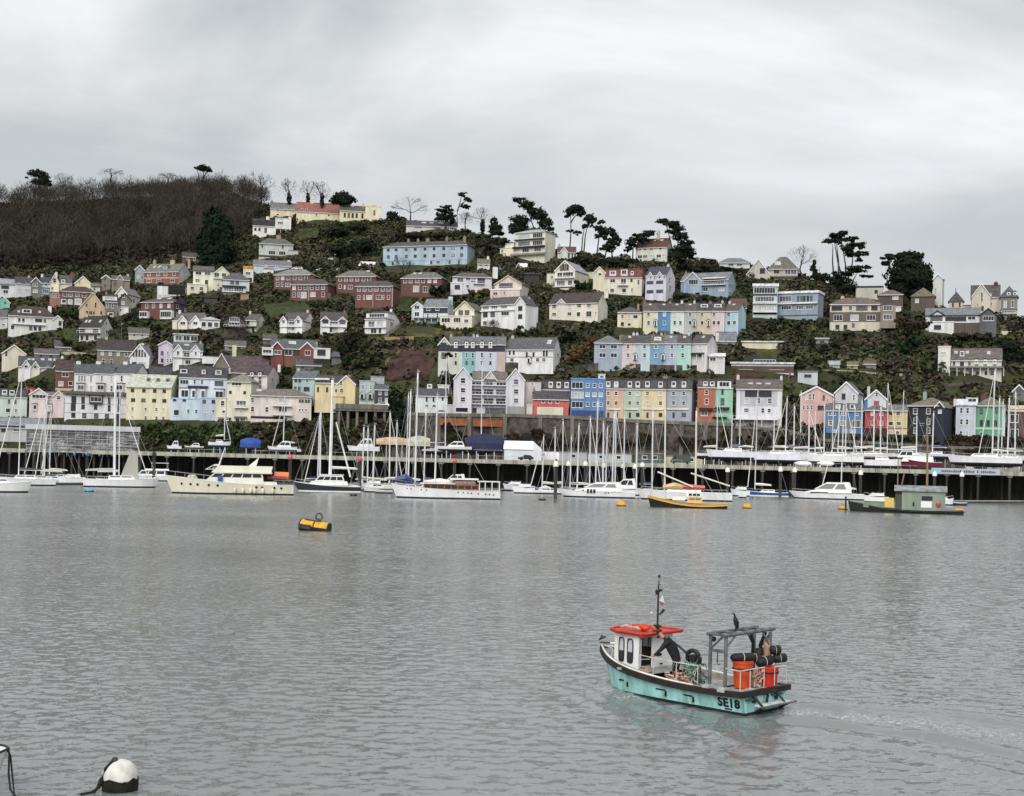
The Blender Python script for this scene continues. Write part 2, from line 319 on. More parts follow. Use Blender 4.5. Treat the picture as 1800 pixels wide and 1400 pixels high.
def H(label, x0, x1, yb, ye, yr, wall, roof='gx', rc='4a4744', W=(), x2=None, dp=7.5, ex=(), s=None, name='house', cat='house', group=None, S=(), base=3.0, ov=.3, trim=None):
    xm = (x0 + x1) / 2
    if s is None: P = gpt(xm, yb)
    else: P = at(xm, yb, yrow(xm, yb, s))
    Y = P.y; th = math.atan2(P.x, P.y); k = Y / F
    yaw = 0
    if x2 is not None:
        sd = abs(x2 - (x1 if x2 > x1 else x0)) * k; yaw = math.asin(min(.62, sd / dp)) * (1 if x2 > x1 else -1)
        if abs(yaw) > 1e-3: dp = max(dp, sd / math.sin(abs(yaw)) * .98)
    cw = math.cos(th) / math.cos(yaw)
    w = (x1 - x0) * k * cw; he = (yb - ye) * k
    def lx(px, z=0): return (px - xm) * k * cw - z * .0227
    def zat(py, dy=0): return CAMZ + (ray(xm, py)[2]) * (Y + dy) - P.z
    deep = roof in ('gx', 'hip', 'mono', 'pyr')
    hr = zat(yr, dp * (1 if roof == 'mono' else .5)) if deep else (yb - yr) * k
    hr = max(hr, he + .3)
    root = empty(name, P, -th - yaw, label, cat, group)
    wm = paint(wall); rm = roofm(rc); a = w / 2
    FOOT.append((P.x, P.y + dp * .4, max(w, dp) * .6, min(x0, x2 or x0), max(x1, x2 or x1), yb, min(ye, yr)))
    # walls
    b = MB()
    if roof == 'gx': b.prism([(0, -base), (dp, -base), (dp, he), (dp / 2, hr), (0, he)], -a, a, 0)
    elif roof == 'gy': b.prism([(-a, -base), (a, -base), (a, he), (0, hr), (-a, he)], 0, dp, 1)
    elif roof == 'mono': b.prism([(0, -base), (dp, -base), (dp, hr), (0, he)], -a, a, 0)
    else: b.box(-a, a, 0, dp, -base, he)
    ob('wall', b, wm, root)
    # roof
    r = MB(); t = .16; sl = (hr - he) / (dp / 2)
    def rz(y): return he + sl * y
    if roof == 'gx':
        z0 = he - sl * ov
        for sg in (0, 1):
            yy = (lambda q: q) if sg == 0 else (lambda q: dp - q)
            r.prism([(yy(-ov), z0 + .02), (yy(dp / 2), hr + .02), (yy(dp / 2), hr + t + .02), (yy(-ov), z0 + t + .02)], -a - .18, a + .18, 0)
        r.box(-a - .2, a + .2, dp / 2 - .12, dp / 2 + .12, hr + .1, hr + t + .12)
    elif roof == 'gy':
        sx = (hr - he) / a; z0 = he - sx * ov
        for sg in (-1, 1): r.prism([(sg * (a + ov), z0 + .02), (0, hr + .02), (0, hr + t * 1.3), (sg * (a + ov), z0 + t * 1.3)], -.35, dp + .2, 1)
    elif roof in ('hip', 'pyr'):
        kx = a if roof == 'pyr' else min(a, dp / 2) * .95; o_ = .4
        r.add([(-a - o_, -o_, he), (a + o_, -o_, he), (a + o_, dp + o_, he), (-a - o_, dp + o_, he), (-a - o_, -o_, he + t), (a + o_, -o_, he + t), (a + o_, dp + o_, he + t), (-a - o_, dp + o_, he + t), (-a + kx, dp / 2, hr), (a - kx + .01, dp / 2, hr)],
              [(0, 3, 2, 1), (0, 1, 5, 4), (1, 2, 6, 5), (2, 3, 7, 6), (3, 0, 4, 7), (4, 5, 9, 8), (5, 6, 9), (6, 7, 8, 9), (7, 4, 8)])
    elif roof == 'flat': r.box(-a - .35, a + .35, -.5, dp + .2, he, max(he + .3, hr))
    elif roof == 'parapet': r.box(-a - .12, a + .12, -.12, dp, he, max(he + .25, hr))
    elif roof == 'mans':
        r.prism([(-.15, he), (dp, he), (dp - .4, hr), (1.15, hr)], -a - .05, a + .05, 0); r.box(-a - .1, a + .1, 1.0, dp, hr, hr + .25)
    elif roof == 'mono': r.prism([(-ov - .2, he - .05), (dp + .2, hr), (dp + .2, hr + .2), (-ov - .2, he + .18)], -a - .25, a + .25, 0)
    ro = ob('roof', r, rm, root)
    if roof in ('gx', 'mans', 'hip'):
        yy = -ov - .1 if roof == 'gx' else (-.3 if roof == 'mans' else -.52); zz_ = (he - sl * ov) if roof == 'gx' else he
        ob('gutter', MB().box(-a - .1, a + .1, yy - .1, yy + .08, zz_ - .12, zz_ + .06), FRAME if trim is None else paint(trim), ro)
    if roof == 'gy':
        sx = (hr - he) / a; z0 = he - sx * ov; g = MB()
        for sg in (-1, 1): g.prism([(sg * (a + ov), z0 - .22), (0, hr - .22), (0, hr + t * 1.3 + .03), (sg * (a + ov), z0 + t * 1.3 + .03)], -.42, -.352, 1)
        ob('bargeboard', g, FRAME if trim is None else paint(trim), ro)
    def slope_y(py):
        y = 0
        for _ in range(4):
            z = zat(py, y)
            y = {'mans': 1.15 * (z - he) / max(.1, hr - he), 'mono': dp * (z - he) / max(.1, hr - he)}.get(roof, (z - he) / max(.05, sl)); y = min(max(y, 0), dp / 2)
        return y, z
    if roof == 'gx' and not any(q[0] == 'C' for q in ex) and name == 'house' and hash(label) is not None:
        rc_ = random.Random(int(x0 * 7 + yb)); ex = list(ex) + [('C', x0 + 3 if rc_.random() < .5 else x1 - 3, yr - rc_.uniform(3.5, 5.5), 4, rc_.choice(['8a6a58', 'b5aa98', wall]))]
    for row in W:
        st = 's'; row = list(row)
        if isinstance(row[0], str): st = row.pop(0)
        py, hh, ww = row[:3]
        for px in row[3:]:
            z = (yb - py) * k; win(root, lx(px, z), 0, z, ww * k * cw, hh * k, st)
    for (px, py, ww, hh) in S:
        y = (px - x1) * k / max(.15, math.sin(abs(yaw) or .3)); z = (yb - py) * k; win(root, a, min(max(y, .6), dp - .6), z, ww * k / max(.3, math.sin(abs(yaw) or .5)), hh * k, 's', 1)
    for q in ex:
        c = q[0]
        if c == 'C':
            px, pt, ww = q[1:4]; hx = q[4] if len(q) > 4 else wall; y = dp / 2 if roof != 'gy' else dp * .35; zt = zat(pt, y); x = lx(px, zt); cwid = ww * k / 2
            ch = ob('chimney', MB().box(x - cwid, x + cwid, y - .35, y + .35, min(hr, zt) - 2, zt), paint(hx), root)
            pm = MB(); n = max(1, int(cwid / .35))
            for i in range(n): pm.lathe([(.13, 0), (.15, .1), (.11, .5)], 7, (x + (i - (n - 1) / 2) * .5, y, zt))
            ob('chimney_pot', pm, paint('9a5b43'), ch)
        elif c == 'K':
            px, py, ww, hh = q[1:5]; y, z = slope_y(py); x = lx(px, z); an = math.atan2(sl, 1) if roof != 'mans' else math.atan2(hr - he, 1.15)
            if roof == 'mono': an = math.atan2(hr - he, dp)
            hl = max(.4, hh * k / max(.35, math.sin(an)) / 2)
            ob('skylight', MB().box(-ww * k / 2, ww * k / 2, -hl, hl, t + .02, t + .16), BLIND if len(q) < 6 else GLASS, ro, (x, y, z), (an, 0, 0))
        elif c == 'D':
            px, pc, ww, hh = q[1:5]; hx = q[5] if len(q) > 5 else 'e4e4e4'; dk = q[6] if len(q) > 6 else 'g'
            y, z = slope_y(pc + hh / 2); x = lx(px, z); ww_ = max(ww * k, 1.1) / 2; h_ = max(hh * k, 1.1)
            dl = dp / 2 - y + .3 if roof != 'mans' else 1.6
            dm = MB().box(-ww_, ww_, -.25, dl, -.3, h_); dd = ob('dormer', dm, paint(hx), root, (x, y, z))
            rr = MB()
            if dk == 'g':
                pk = ww_ * .75
                for sg in (-1, 1): rr.prism([(sg * (ww_ + .15), h_ - .05), (0, h_ + pk), (0, h_ + pk + .14), (sg * (ww_ + .15), h_ + .09)], -.4, dl, 1)
                rr.prism([(-ww_, h_ - .01), (ww_, h_ - .01), (0, h_ + pk)], -.24, dl - .1, 1)
            else: rr.box(-ww_ - .12, ww_ + .12, -.4, dl, h_, h_ + .14)
            ob('dormer_roof', rr, rm if dk != 'w' else FRAME, dd)
            win(root, x, y - .26, z + h_ * .5, ww_ * 2 * .72, h_ * .75, 'p' if ww_ > 1.2 else 's')
        elif c == 'B':
            bx0, bx1, py, hh = q[1:5]; z = (yb - py) * k; xa, xb = lx(bx0, z), lx(bx1, z); dpt = q[5] if len(q) > 5 else 1.2
            bb = ob('balcony', MB().box(xa, xb, -dpt, 0, z - .12, z + .08), FRAME if len(q) < 7 else paint(q[6]), root)
            rl = MB(); zr = z + max(.9, hh * k); rl.box(xa, xb, -dpt + .02, -dpt + .08, zr - .07, zr); n = max(2, int((xb - xa) / .9))
            for i in range(n + 1): u = xa + (xb - xa) * i / n; rl.box(u - .03, u + .03, -dpt + .02, -dpt + .07, z + .08, zr)
            for sg in (xa, xb - .06): rl.box(sg, sg + .06, -dpt, -.02, zr - .07, zr)
            ob('railing', rl, FRAME, bb)
        elif c == 'G':
            gx0, gx1, ge, gt = q[1:5]; hx = q[5] if len(q) > 5 else wall; pj = q[6] if len(q) > 6 else .7; zb_ = (yb - q[7]) * k if len(q) > 7 else -base
            xa, xb = lx(gx0, he), lx(gx1, he); ze = (yb - ge) * k; zt = (yb - gt) * k; xc = (xa + xb) / 2; hw = (xb - xa) / 2
            g = ob('gable_wing', MB().prism([(-hw, zb_), (hw, zb_), (hw, ze), (0, zt), (-hw, ze)], -pj, dp / 2, 1), paint(hx), root, (xc, 0, 0))
            sx = (zt - ze) / hw; rr = MB(); o2 = .22
            for sg in (-1, 1): rr.prism([(sg * (hw + o2), ze - sx * o2 + .02), (0, zt + .02), (0, zt + .2), (sg * (hw + o2), ze - sx * o2 + .2)], -pj - .3, dp / 2, 1)
            ob('gable_roof', rr, rm, g); bg_ = MB()
            for sg in (-1, 1): bg_.prism([(sg * (hw + o2), ze - sx * o2 - .16), (0, zt - .16), (0, zt + .22), (sg * (hw + o2), ze - sx * o2 + .22)], -pj - .37, -pj - .302, 1)
            ob('bargeboard', bg_, FRAME if trim is None else paint(trim), g)
            RED[id(root)] = pj
        elif c == 'w':      # window on a projecting wing
            px, py, ww, hh = q[1:5]; pj = q[5] if len(q) > 5 else .7; z = (yb - py) * k; win(root, lx(px, z), -pj, z, ww * k, hh * k, q[6] if len(q) > 6 else 's')
        elif c == 'Y':
            bx0, bx1, pt, pb = q[1:5]; hx = q[5] if len(q) > 5 else wall; pj = q[6] if len(q) > 6 else .8; zt = (yb - pt) * k; zb_ = (yb - pb) * k; xa, xb = lx(bx0, zt), lx(bx1, zt); ch = min(.35, (xb - xa) * .2)
            g = ob('bay', MB().prism([(xa, .02), (xa + ch, -pj), (xb - ch, -pj), (xb, .02)], zb_, zt, 2), paint(hx), root)
            ob('bay_roof', MB().prism([(xa - .15, .02), (xa + ch - .1, -pj - .2), (xb - ch + .1, -pj - .2), (xb + .15, .02)], zt, zt + .22, 2), rm if len(q) < 8 else paint(q[7]), g)
            wz = (zb_ + zt) / 2 + .1; win(root, (xa + xb) / 2, -pj, wz, (xb - xa) - 2 * ch - .15, (zt - zb_) * .62, 'p')
        elif c == 'N':
            p0, p1, hx = q[1:4]; nx0 = q[4] if len(q) > 4 else x0; nx1 = q[5] if len(q) > 5 else x1; z0, z1 = (yb - p1) * k, (yb - p0) * k
            ob('cladding', MB().box(lx(nx0, z0) + .01, lx(nx1, z0) - .01, -.05 - (q[6] if len(q) > 6 else 0), .05, z0, z1), paint(hx), root)
        elif c == 'R':
            px, py, ww, hh, hx = q[1:6]; z = (yb - py) * k; x = lx(px, z); aw, ah = ww * k * cw / 2, hh * k / 2; pj = q[6] if len(q) > 6 else 0
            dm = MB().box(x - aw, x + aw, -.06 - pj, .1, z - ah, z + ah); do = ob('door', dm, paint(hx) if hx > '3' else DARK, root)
            fm = MB().box(x - aw - .12, x + aw + .12, -.1 - pj, .02, z + ah, z + ah + .12); fm.box(x - aw - .12, x - aw, -.1 - pj, .02, z - ah, z + ah); fm.box(x + aw, x + aw + .12, -.1 - pj, .02, z - ah, z + ah); ob('door_frame', fm, FRAME, do)
        elif c == 'V':
            vx0, vx1, pt, pb = q[1:5]; pj = q[5] if len(q) > 5 else 1.6; hx = q[6] if len(q) > 6 else '5b5a58'; zt, zb_ = (yb - pt) * k, (yb - pb) * k; xa, xb = lx(vx0), lx(vx1)
            vv = ob('veranda', MB().prism([(-pj, zt - .5), (.02, zt), (.02, zt + .14), (-pj, zt - .36)], xa, xb, 0), paint(hx), root)
            n = max(2, int((xb - xa) / 2)); pm = MB()
            for i in range(n + 1): u = xa + .08 + (xb - xa - .16) * i / n; pm.box(u - .07, u + .07, -pj + .08, -pj + .22, zb_, zt - .45)
            ob('post', pm, FRAME, vv)
        elif c == 'P':
            px, pt, ww, hh = q[1:5]; z1 = (yb - pt) * k; x = lx(px, 0); hw = ww * k / 2; zb_ = z1 - hh * k; pp = MB().prism([(-hw, zb_), (hw, zb_), (hw, z1 - hw * .8), (0, z1), (-hw, z1 - hw * .8)], -1.1, .02, 1)
            po = ob('porch', pp, paint(q[5] if len(q) > 5 else 'e4e4e4'), root, (x, 0, 0)); rr = MB()
            for sg in (-1, 1): rr.prism([(sg * (hw + .15), z1 - hw * .8 - .1), (0, z1 + .02), (0, z1 + .16), (sg * (hw + .15), z1 - hw * .8 + .06)], -1.3, 0, 1)
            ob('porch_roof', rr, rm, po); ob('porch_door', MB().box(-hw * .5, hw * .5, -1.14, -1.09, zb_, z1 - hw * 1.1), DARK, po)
        elif c == 'E':
            e = MB().prism([(.03, -base), (dp - .03, -base), (dp - .03, he - .03), (dp / 2, hr - .04), (.03, he - .03)], a + .005, a + .03, 0); ob('end_wall', e, paint(q[1]), root)
        elif c == 'A':     # box annexe in front or beside: x0,x1,ytop,ybot,hex,forward,depth
            ax0, ax1, pt, pb, hx = q[1:6]; fw = q[6] if len(q) > 6 else 1.5; dd = q[7] if len(q) > 7 else 5; zt, zb_ = (yb - pt) * k, (yb - pb) * k; xa, xb = lx(ax0, zt), lx(ax1, zt)
            g = ob('annexe', MB().box(xa, xb, -fw, -fw + dd, min(zb_, 0) - 2 if pb >= yb - 1 else zb_, zt), paint(hx), root); ob('annexe_roof', MB().box(xa - .15, xb + .15, -fw - .2, -fw + dd, zt, zt + .2), FRAME if len(q) < 9 else roofm(q[8]), g)
    return root
# ---------------------------------------------------------------- houses, top of the hill first (numbers are picture pixels)
SL, BR, DK, GY = '56575a', '5a4a44', '3c393a', '6b6a68'
TOP = 'houses along the crest of the hill'; UP = 'houses on the upper slope'; MID = 'houses on the middle slope'; LOW = 'houses above the waterfront street'; FR = 'tall houses along the waterfront street'
CR = 'e6dcb8'
H('cream house at the left end of the long hilltop range, beside the red roof', 475, 521, 381, 368, 358, 'ddd0a4', 'gx', GY, [(369, 5, 5, 488, 502, 515), (378, 3, 5, 488)], group=TOP)
H('long cream hilltop house with a red tiled roof', 521, 597, 387, 373, 358, 'dfd3aa', 'gx', '8a5c54', [(371, 5, 4, 531, 539), (378, 4, 4, 556, 578)], group=TOP, ex=[('C', 548, 353, 5)])
H('cream hilltop hall with a row of dark arched windows', 597, 642, 388, 371, 363, 'dccf9e', 'gx', '55524c', [('d', 379, 8, 4, 606, 613, 620, 627, 637)], group=TOP, ex=[('K', 619, 364, 7, 2)])
H('cream square tower with a flat top at the end of the hilltop range', 642, 669, 386, 364, 361, 'e2d6ae', 'parapet', 'd6cba6', [('d', 374, 8, 3, 658)], name='tower_house', group=TOP, dp=6)
H('white hilltop cottage with slate-hung upper storey and white box wing', 444, 484, 416, 397, 386, 'e3e1da', 'gx', DK, [('d', 404, 5, 4, 449, 456), ('d', 405, 8, 5, 467)], group=TOP, ex=[('N', 389, 397, '3e3a3a'), ('D', 455, 392, 6, 5), ('D', 467, 392, 6, 5), ('A', 484, 512, 383, 404, 'dedcd6', .6, 6), ('w', 493, 391, 10, 4, .6), ('C', 510, 380, 5), ('C', 471, 381, 6), ('V', 484, 502, 401, 412)])
H('grey-green hipped house on stilts below the white hilltop cottage', 455, 515, 453, 430, 420, 'b4bcb2', 'hip', '5c5c58', [(434, 7, 5, 461, 478, 497), ('p', 445, 7, 12, 462, 478, 496)], group=TOP, ex=[('C', 490, 414, 8, '9a8560'), ('A', 508, 528, 440, 453, 'b8beb4', .8, 5, GY), ('w', 517, 446, 14, 6, .8, 'p'), ('N', 450, 453, '3d3b35')])
H('long light blue barrack-like terrace high on the hill', 672, 820, 467, 433, 425, '9db8cc', 'hip', '4c4846', [('d', 438, 4, 5, 682, 696, 714, 730, 747, 763, 780, 796, 811), ('d', 450, 5, 5, 682, 696, 714, 730, 747, 763, 780, 796, 811), ('d', 462, 5, 3, 690, 720, 758, 790, 806), (462, 6, 7, 752, 770)], x2=834, dp=9, group=TOP, ex=[('C', 711, 420, 4, '8a7a62'), ('C', 728, 420, 4, '8a7a62'), ('C', 745, 420, 6, '8a7a62'), ('C', 779, 418, 4, '8a7a62'), ('C', 810, 418, 5, '8a7a62'), ('N', 457, 458.5, '8fb0cf', 672, 820, .05), ('R', 796, 450, 1.5, 34, '64809c')])
H('long low white bungalow with three rooflights on the skyline', 714, 803, 405, 398, 390, 'c9c7c2', 'gx', '4a4647', [('p', 401, 4, 14, 735, 768), ('p', 401, 5, 10, 785, 796)], group=TOP, ex=[('K', 745, 393, 8, 3), ('K', 758, 393, 7, 2), ('K', 775, 393, 9, 3)])
H('cream stepped modern house of glazed storeys with dark floor slabs', 905, 957, 458, 409, 404, 'd9d8c4', 'hip', '9a9c98', [('p', 415, 9, 21, 921), ('p', 415, 9, 17, 945), ('p', 428, 9, 21, 921), ('p', 428, 9, 17, 945), ('p', 440, 8, 12, 906, 924, 945)], x2=976, dp=9, group=TOP, ex=[('N', 420.5, 422, '3a3a38', 905, 957, 1.0), ('N', 433.5, 436, '34342f', 903, 958, 1.4), ('N', 446, 449, '8a8874', 900, 960, 1.7), ('A', 888, 904, 427, 450, 'e2ddc2', .4, 6), ('A', 880, 904, 434.5, 458, 'e0d8b4', .8, 6), ('A', 872, 890, 444, 458, 'ddd4ae', 1.4, 6), ('w', 884, 440, 3, 6, .8, 'd'), ('B', 900, 960, 449, 5)])
H('small grey-roofed house tucked right of the stepped modern house', 980, 1012, 455, 444, 435, 'c9c9c0', 'gx', '5a4a44', [('d', 449, 9, 3, 1000, 1006, 1011), ('p', 448, 6, 10, 986)], group=TOP, ex=[('G', 985, 998, 444, 436, 'c4c6c2')])
H('white hilltop house with a brown-red hipped roof among pines', 1117, 1172, 457, 435, 421, 'cfccc2', 'gx', '5d4038', [(438, 4, 6, 1125, 1134, 1145, 1161), ('p', 451, 6, 8, 1125, 1134, 1147, 1158, 1168)], x2=1181, group=TOP, ex=[('C', 1153, 407, 5, 'cfcbc0'), ('K', 1148, 424, 4, 3), ('K', 1160, 424, 6, 3)])
H('low pavilion bungalow with a shallow grey roof on the skyline', 1263, 1318, 470, 463, 454, 'cfcfce', 'hip', '6f7176', [('p', 466, 4, 10, 1285, 1300)], group=TOP)
H('big pale stone bungalow with a steep gable and hipped roof on the skyline', 1350, 1402, 491, 474, 452, 'b5b0a5', 'hip', '66625c', [('d', 477, 6, 9, 1365), ('p', 479, 9, 10, 1385, 1395)], group=TOP, dp=9, ex=[('G', 1312, 1354, 484, 457, 'b8b3a8', 1.2), ('w', 1340, 477, 9, 9, 1.2, 'd'), ('K', 1367, 464, 11, 7), ('N', 486, 491, '4b443c', 1340, 1402)])
H('white slim tower house half hidden by the big cypress', 1640, 1656, 536, 490, 482, 'c6c7c9', 'gy', '5f6166', [(511, 9, 3, 1645)], x2=1659, group=TOP, dp=5)
H('cream Victorian house with a tall gable and a lancet window', 1706, 1757, 552, 522, 503, 'c4bba6', 'gx', '4f4c4c', [(520, 8, 2, 1742), (535, 6, 3, 1743)], group=TOP, dp=8, ex=[('G', 1709, 1741, 521, 500, 'c6bda8', 1.0), ('w', 1726, 523, 4, 17, 1.0), ('w', 1727, 543, 4, 8, 1.0, 'd'), ('C', 1751, 497, 7, '4a2f33')])
H('grey stone corner house with a conical dormered roof at the right end of the crest', 1758, 1788, 553, 523, 503, '7d7a72', 'pyr', '55555a', [(535, 12, 6, 1767, 1780)], group=TOP, dp=6, ex=[('D', 1773, 517, 6, 6), ('D', 1784, 517, 5, 6), ('Y', 1758, 1788, 546, 553, 'c2bba8')])
H('small cream turret with a pointed slate roof and finial', 1668, 1693, 546, 531, 513, 'c4bda9', 'pyr', '4d4a4c', [('d', 536, 7, 3, 1675, 1687)], group=TOP, dp=4.6, name='turret_house', ex=[('C', 1680, 509, 1, '444444'), ('A', 1693, 1710, 538, 546, 'bdb5a2', .3, 4, '4d4a4c')])
H('brown hip-roofed bungalow with a white window under the cypress', 1543, 1587, 547, 519, 510, '5a4f48', 'hip', '6a5d52', [(524, 6, 10, 1574)], group=TOP, ex=[('A', 1573, 1584, 541, 547, 'd5d5d2', 1, 3)])
H('brown house with a pointed pyramid roof right of the cypress trunk', 1601, 1643, 548, 522, 506, '5d5149', 'pyr', '6b5e50', [(529, 7, 6, 1612)], group=TOP, dp=7)
H('dull white house with a flat dark roof peeping behind the cedar', 1504, 1552, 526, 506, 503, 'b9b5a6', 'parapet', '35332f', [('d', 513, 6, 6, 1540)], group=TOP)
# upper slope
H('white house with a lean-to roof at the left edge under the wood', -12, 27, 526, 500, 491, 'd2d4d8', 'mono', '8d8f92', [('d', 505, 6, 13, 9), ('p', 513, 7, 9, 10)], group=UP, dp=6)
H('turquoise gabled house at the very left edge of the slope', -10, 17, 545, 532, 520, '74c2b4', 'gy', '4a4a4c', [('d', 532, 3, 3, 9)], group=UP)
H('pale grey-blue rendered pair of houses with paired windows under the wood', 26, 54, 523, 499, 488, 'c6ced8', 'gx', '454548', [('b', 511, 7, 8, 34, 48), (500, 4, 7, 34, 48)], group=UP)
H('grey shingled house with a white-edged gable under the wood', 54, 71, 525, 497, 488, '77736e', 'gy', '454548', [(501, 6, 9, 62), ('b', 512, 6, 9, 62)], group=UP)
H('very pale blue house with a teal bay window under the wood', 71, 89, 521, 498, 488, 'c9dbe6', 'gx', '454548', [(500, 6, 5, 81)], group=UP, ex=[('Y', 73, 88, 507, 519, '6f9cb0', .5)])
H('cream house with a sharp gable and small dormer under the wood', 104, 126, 518, 498, 485, CR, 'gx', '565452', [(509, 4, 3, 110)], group=UP, ex=[('G', 88, 104, 499, 483), ('w', 96, 495, 6, 8, .7), ('w', 92, 509, 4, 5, .7), ('D', 111, 495, 7, 6), ('C', 99, 480, 4)])
H('butter-yellow house with a broad gable beside a tall brick chimney', 131, 160, 512, 499, 486, 'e4d7a6', 'gy', '5c554e', [(497, 6, 3, 140)], group=UP, ex=[('C', 127, 482, 8, '6a4a40')])
H('red brick pair of houses with white porches under a brown hipped roof', 106, 168, 537, 514, 504, '8a5148', 'hip', '4a3c38', [(519, 7, 7, 114, 124, 136, 148)], group=UP, ex=[('Y', 107, 118, 527, 537, 'd8d8d8'), ('Y', 119, 129, 527, 537, 'd8d8d8'), ('Y', 131, 145, 525, 537, 'e6e6ea'), ('A', 88, 106, 517, 537, 'a56a58', .2, 5, '6a4036'), ('w', 94, 522, 5, 7, .2), ('w', 101, 522, 4, 7, .2)])
H('grey stone gabled house half hidden at the foot of the wood', 178, 194, 512, 490, 484, '8a8279', 'gy', '5c5650', [('d', 491, 3, 3, 185), ('d', 502, 3, 3, 185)], group=UP)
H('weathered stone house with two small gables at the foot of the wood', 196, 228, 512, 492, 486, '857b6c', 'gx', '5d564d', [('d', 500, 5, 4, 202, 212)], group=UP, ex=[('G', 205, 217, 492, 484, '8a7f70', .4)])
H('cream-ended house with a slate side roof beside the stone pair', 203, 223, 548, 517, 505, 'd6d2c4', 'gy', '75767a', [('p', 520, 6, 7, 215)], x2=246, dp=11, group=UP, S=[(234, 526, 4, 7)])
H('tan rendered house with a big bare gable facing the river', 139, 186, 559, 543, 515, 'c9af86', 'gy', '55504c', [('d', 537, 5, 3, 152), ('d', 536, 8, 2, 168), ('d', 549, 4, 3, 153), ('d', 550, 5, 2, 158, 161, 165), ('d', 549, 5, 3, 178)], group=UP, trim='d8c9ac')
H('grey stone house with a white boxed dormer strip beside the tan gable', 184, 206, 559, 531, 519, '7c766d', 'gx', '4a4848', [(538, 8, 4, 189, 198)], group=UP, ex=[('D', 193, 525, 24, 7, 'e2e2e4', 'f'), ('Y', 189, 201, 549, 558, 'd8d8d8')])
H('grey stone house with a black-edged gable over a white bay', 207, 230, 554, 527, 516, '7a746a', 'gy', '48474a', [(521, 5, 5, 217), (533, 6, 6, 216)], group=UP, trim='2a2a2c', ex=[('A', 208, 226, 541, 553, 'dcdcda', 1.0, 3), ('w', 212, 546, 4, 5, 1.0)])
H('long white bungalow with a brown hipped roof over an arcaded lower floor', 14, 96, 587, 557, 539, 'd9d9d9', 'hip', '453b39', [('d', 564, 7, 4, 34, 41), ('p', 563, 7, 5, 56), ('d', 563, 6, 12, 68), ('d', 563, 6, 4, 79), ('d', 577, 7, 5, 54, 62, 70), ('d', 577, 6, 5, 22)], group=MID, ex=[('D', 47, 548, 16, 8, 'dcdcdc', 'f'), ('K', 33, 550, 4, 4), ('K', 70, 549, 4, 4), ('C', 88, 537, 6, 'e4e4e6'), ('G', 93, 111, 561, 553, 'd4d4d2', .4), ('w', 106, 566, 5, 8, .4, 'd'), ('B', 20, 80, 571, 3, 1.0)])
H('small white roughcast house at the left edge below the turquoise gable', -14, 13, 578, 557, 545, 'cfd0d0', 'gx', '5a5a5c', [('p', 563, 5, 8, 4), (571, 4, 5, 6)], group=MID)
H('black and white chalet with three rooflights and a white end gable', 139, 176, 601, 576, 557, 'cfcfcf', 'gx', '37322f', [('d', 581, 6, 9, 145, 168), ('d', 594, 8, 5, 144, 153, 168)], x2=198, dp=9, group=MID, ex=[('K', 146, 566, 4, 5), ('K', 152, 566, 4, 5), ('K', 171, 566, 4, 5), ('B', 138, 178, 587, 5, 1.4, '2c2c2e')], S=[(186, 567, 3, 6), (188, 582, 6, 7)])
H('blue-grey gable-ended house at the left end of the red-fronted terrace', 237, 253, 501, 475, 467, '93a3a5', 'gy', '66665f', [(476, 5, 3, 245), (487, 6, 4, 243), (488, 6, 4, 250)], group=UP, dp=8)
H('red-fronted terrace with white windows and a pale grey gable end', 253, 314, 500, 478, 465, '93503f', 'gx', '6d6c66', [(482, 7, 6, 262, 278, 291, 306), ('p', 494, 6, 8, 262, 279, 303)], x2=335, dp=10, group=UP, ex=[('E', 'c3c6c8'), ('C', 261, 457, 4, 'a89a86'), ('C', 293, 458, 8, 'b5aa8e'), ('C', 322, 457, 4, 'a89a86'), ('K', 265, 470, 4, 4), ('K', 274, 470, 4, 4), ('N', 488, 490, 'c9a58c'), ('D', 288, 471, 9, 7, '8f8f8c', 'f')], S=[(320, 482, 4, 10), (329, 484, 3, 10)])
H('white garage block with two doors and a black carport below the red-fronted terrace', 276, 327, 521, 504, 501, 'c9c9c8', 'parapet', '2c2c2e', [], group=UP, dp=5, name='garage', cat='garage', ex=[('R', 311, 511, 31, 14, '20'), ('R', 282, 512, 6, 16, 'e2e2e2'), ('R', 291, 511, 5, 17, 'dededf')])
H('cream house with two storeys of balcony windows above the slope', 339, 375, 515, 477, 469, 'dedaba', 'mono', '5a5552', [('p', 481, 6, 11, 349, 365), (494, 6, 8, 347), ('p', 497, 10, 6, 363)], group=UP, ex=[('A', 329, 364, 502, 515, 'd9d4b0', 2, 5), ('w', 338, 509, 7, 6, 2), ('w', 354, 509, 7, 6, 2), ('G', 376, 404, 480, 468, 'ded9b8', .4), ('w', 381, 483, 9, 9, .4, 'p'), ('w', 394, 483, 8, 9, .4, 'p'), ('w', 384, 499, 4, 9, .4), ('w', 384, 509, 4, 6, .4), ('B', 375, 396, 489, 3)])
H('small hipped bungalow with twin dark windows above a glazed veranda', 391, 438, 516, 493, 480, 'c3c8d4', 'hip', '57565a', [('d', 496, 8, 6, 408, 417), ('p', 509, 8, 17, 402, 420)], group=UP, ex=[('N', 503, 505, '2a2a2e', 390, 432, 1.0), ('B', 390, 432, 514, 4)])
H('very pale blue low house with a long slate roof beside an orange-topped shed', 445, 512, 478, 467, 459, 'b9c6da', 'gx', '6a6c70', [], group=UP, ex=[('D', 468, 468, 4, 5, 'e6e6e6', 'f'), ('D', 486, 468, 4, 5, 'e6e6e6', 'f'), ('C', 508, 457, 5, 'e0e0e0'), ('A', 464, 481, 475, 498, 'dcdac8', 2.5, 5, '3c3c40'), ('w', 473, 481, 7, 3, 2.5)])
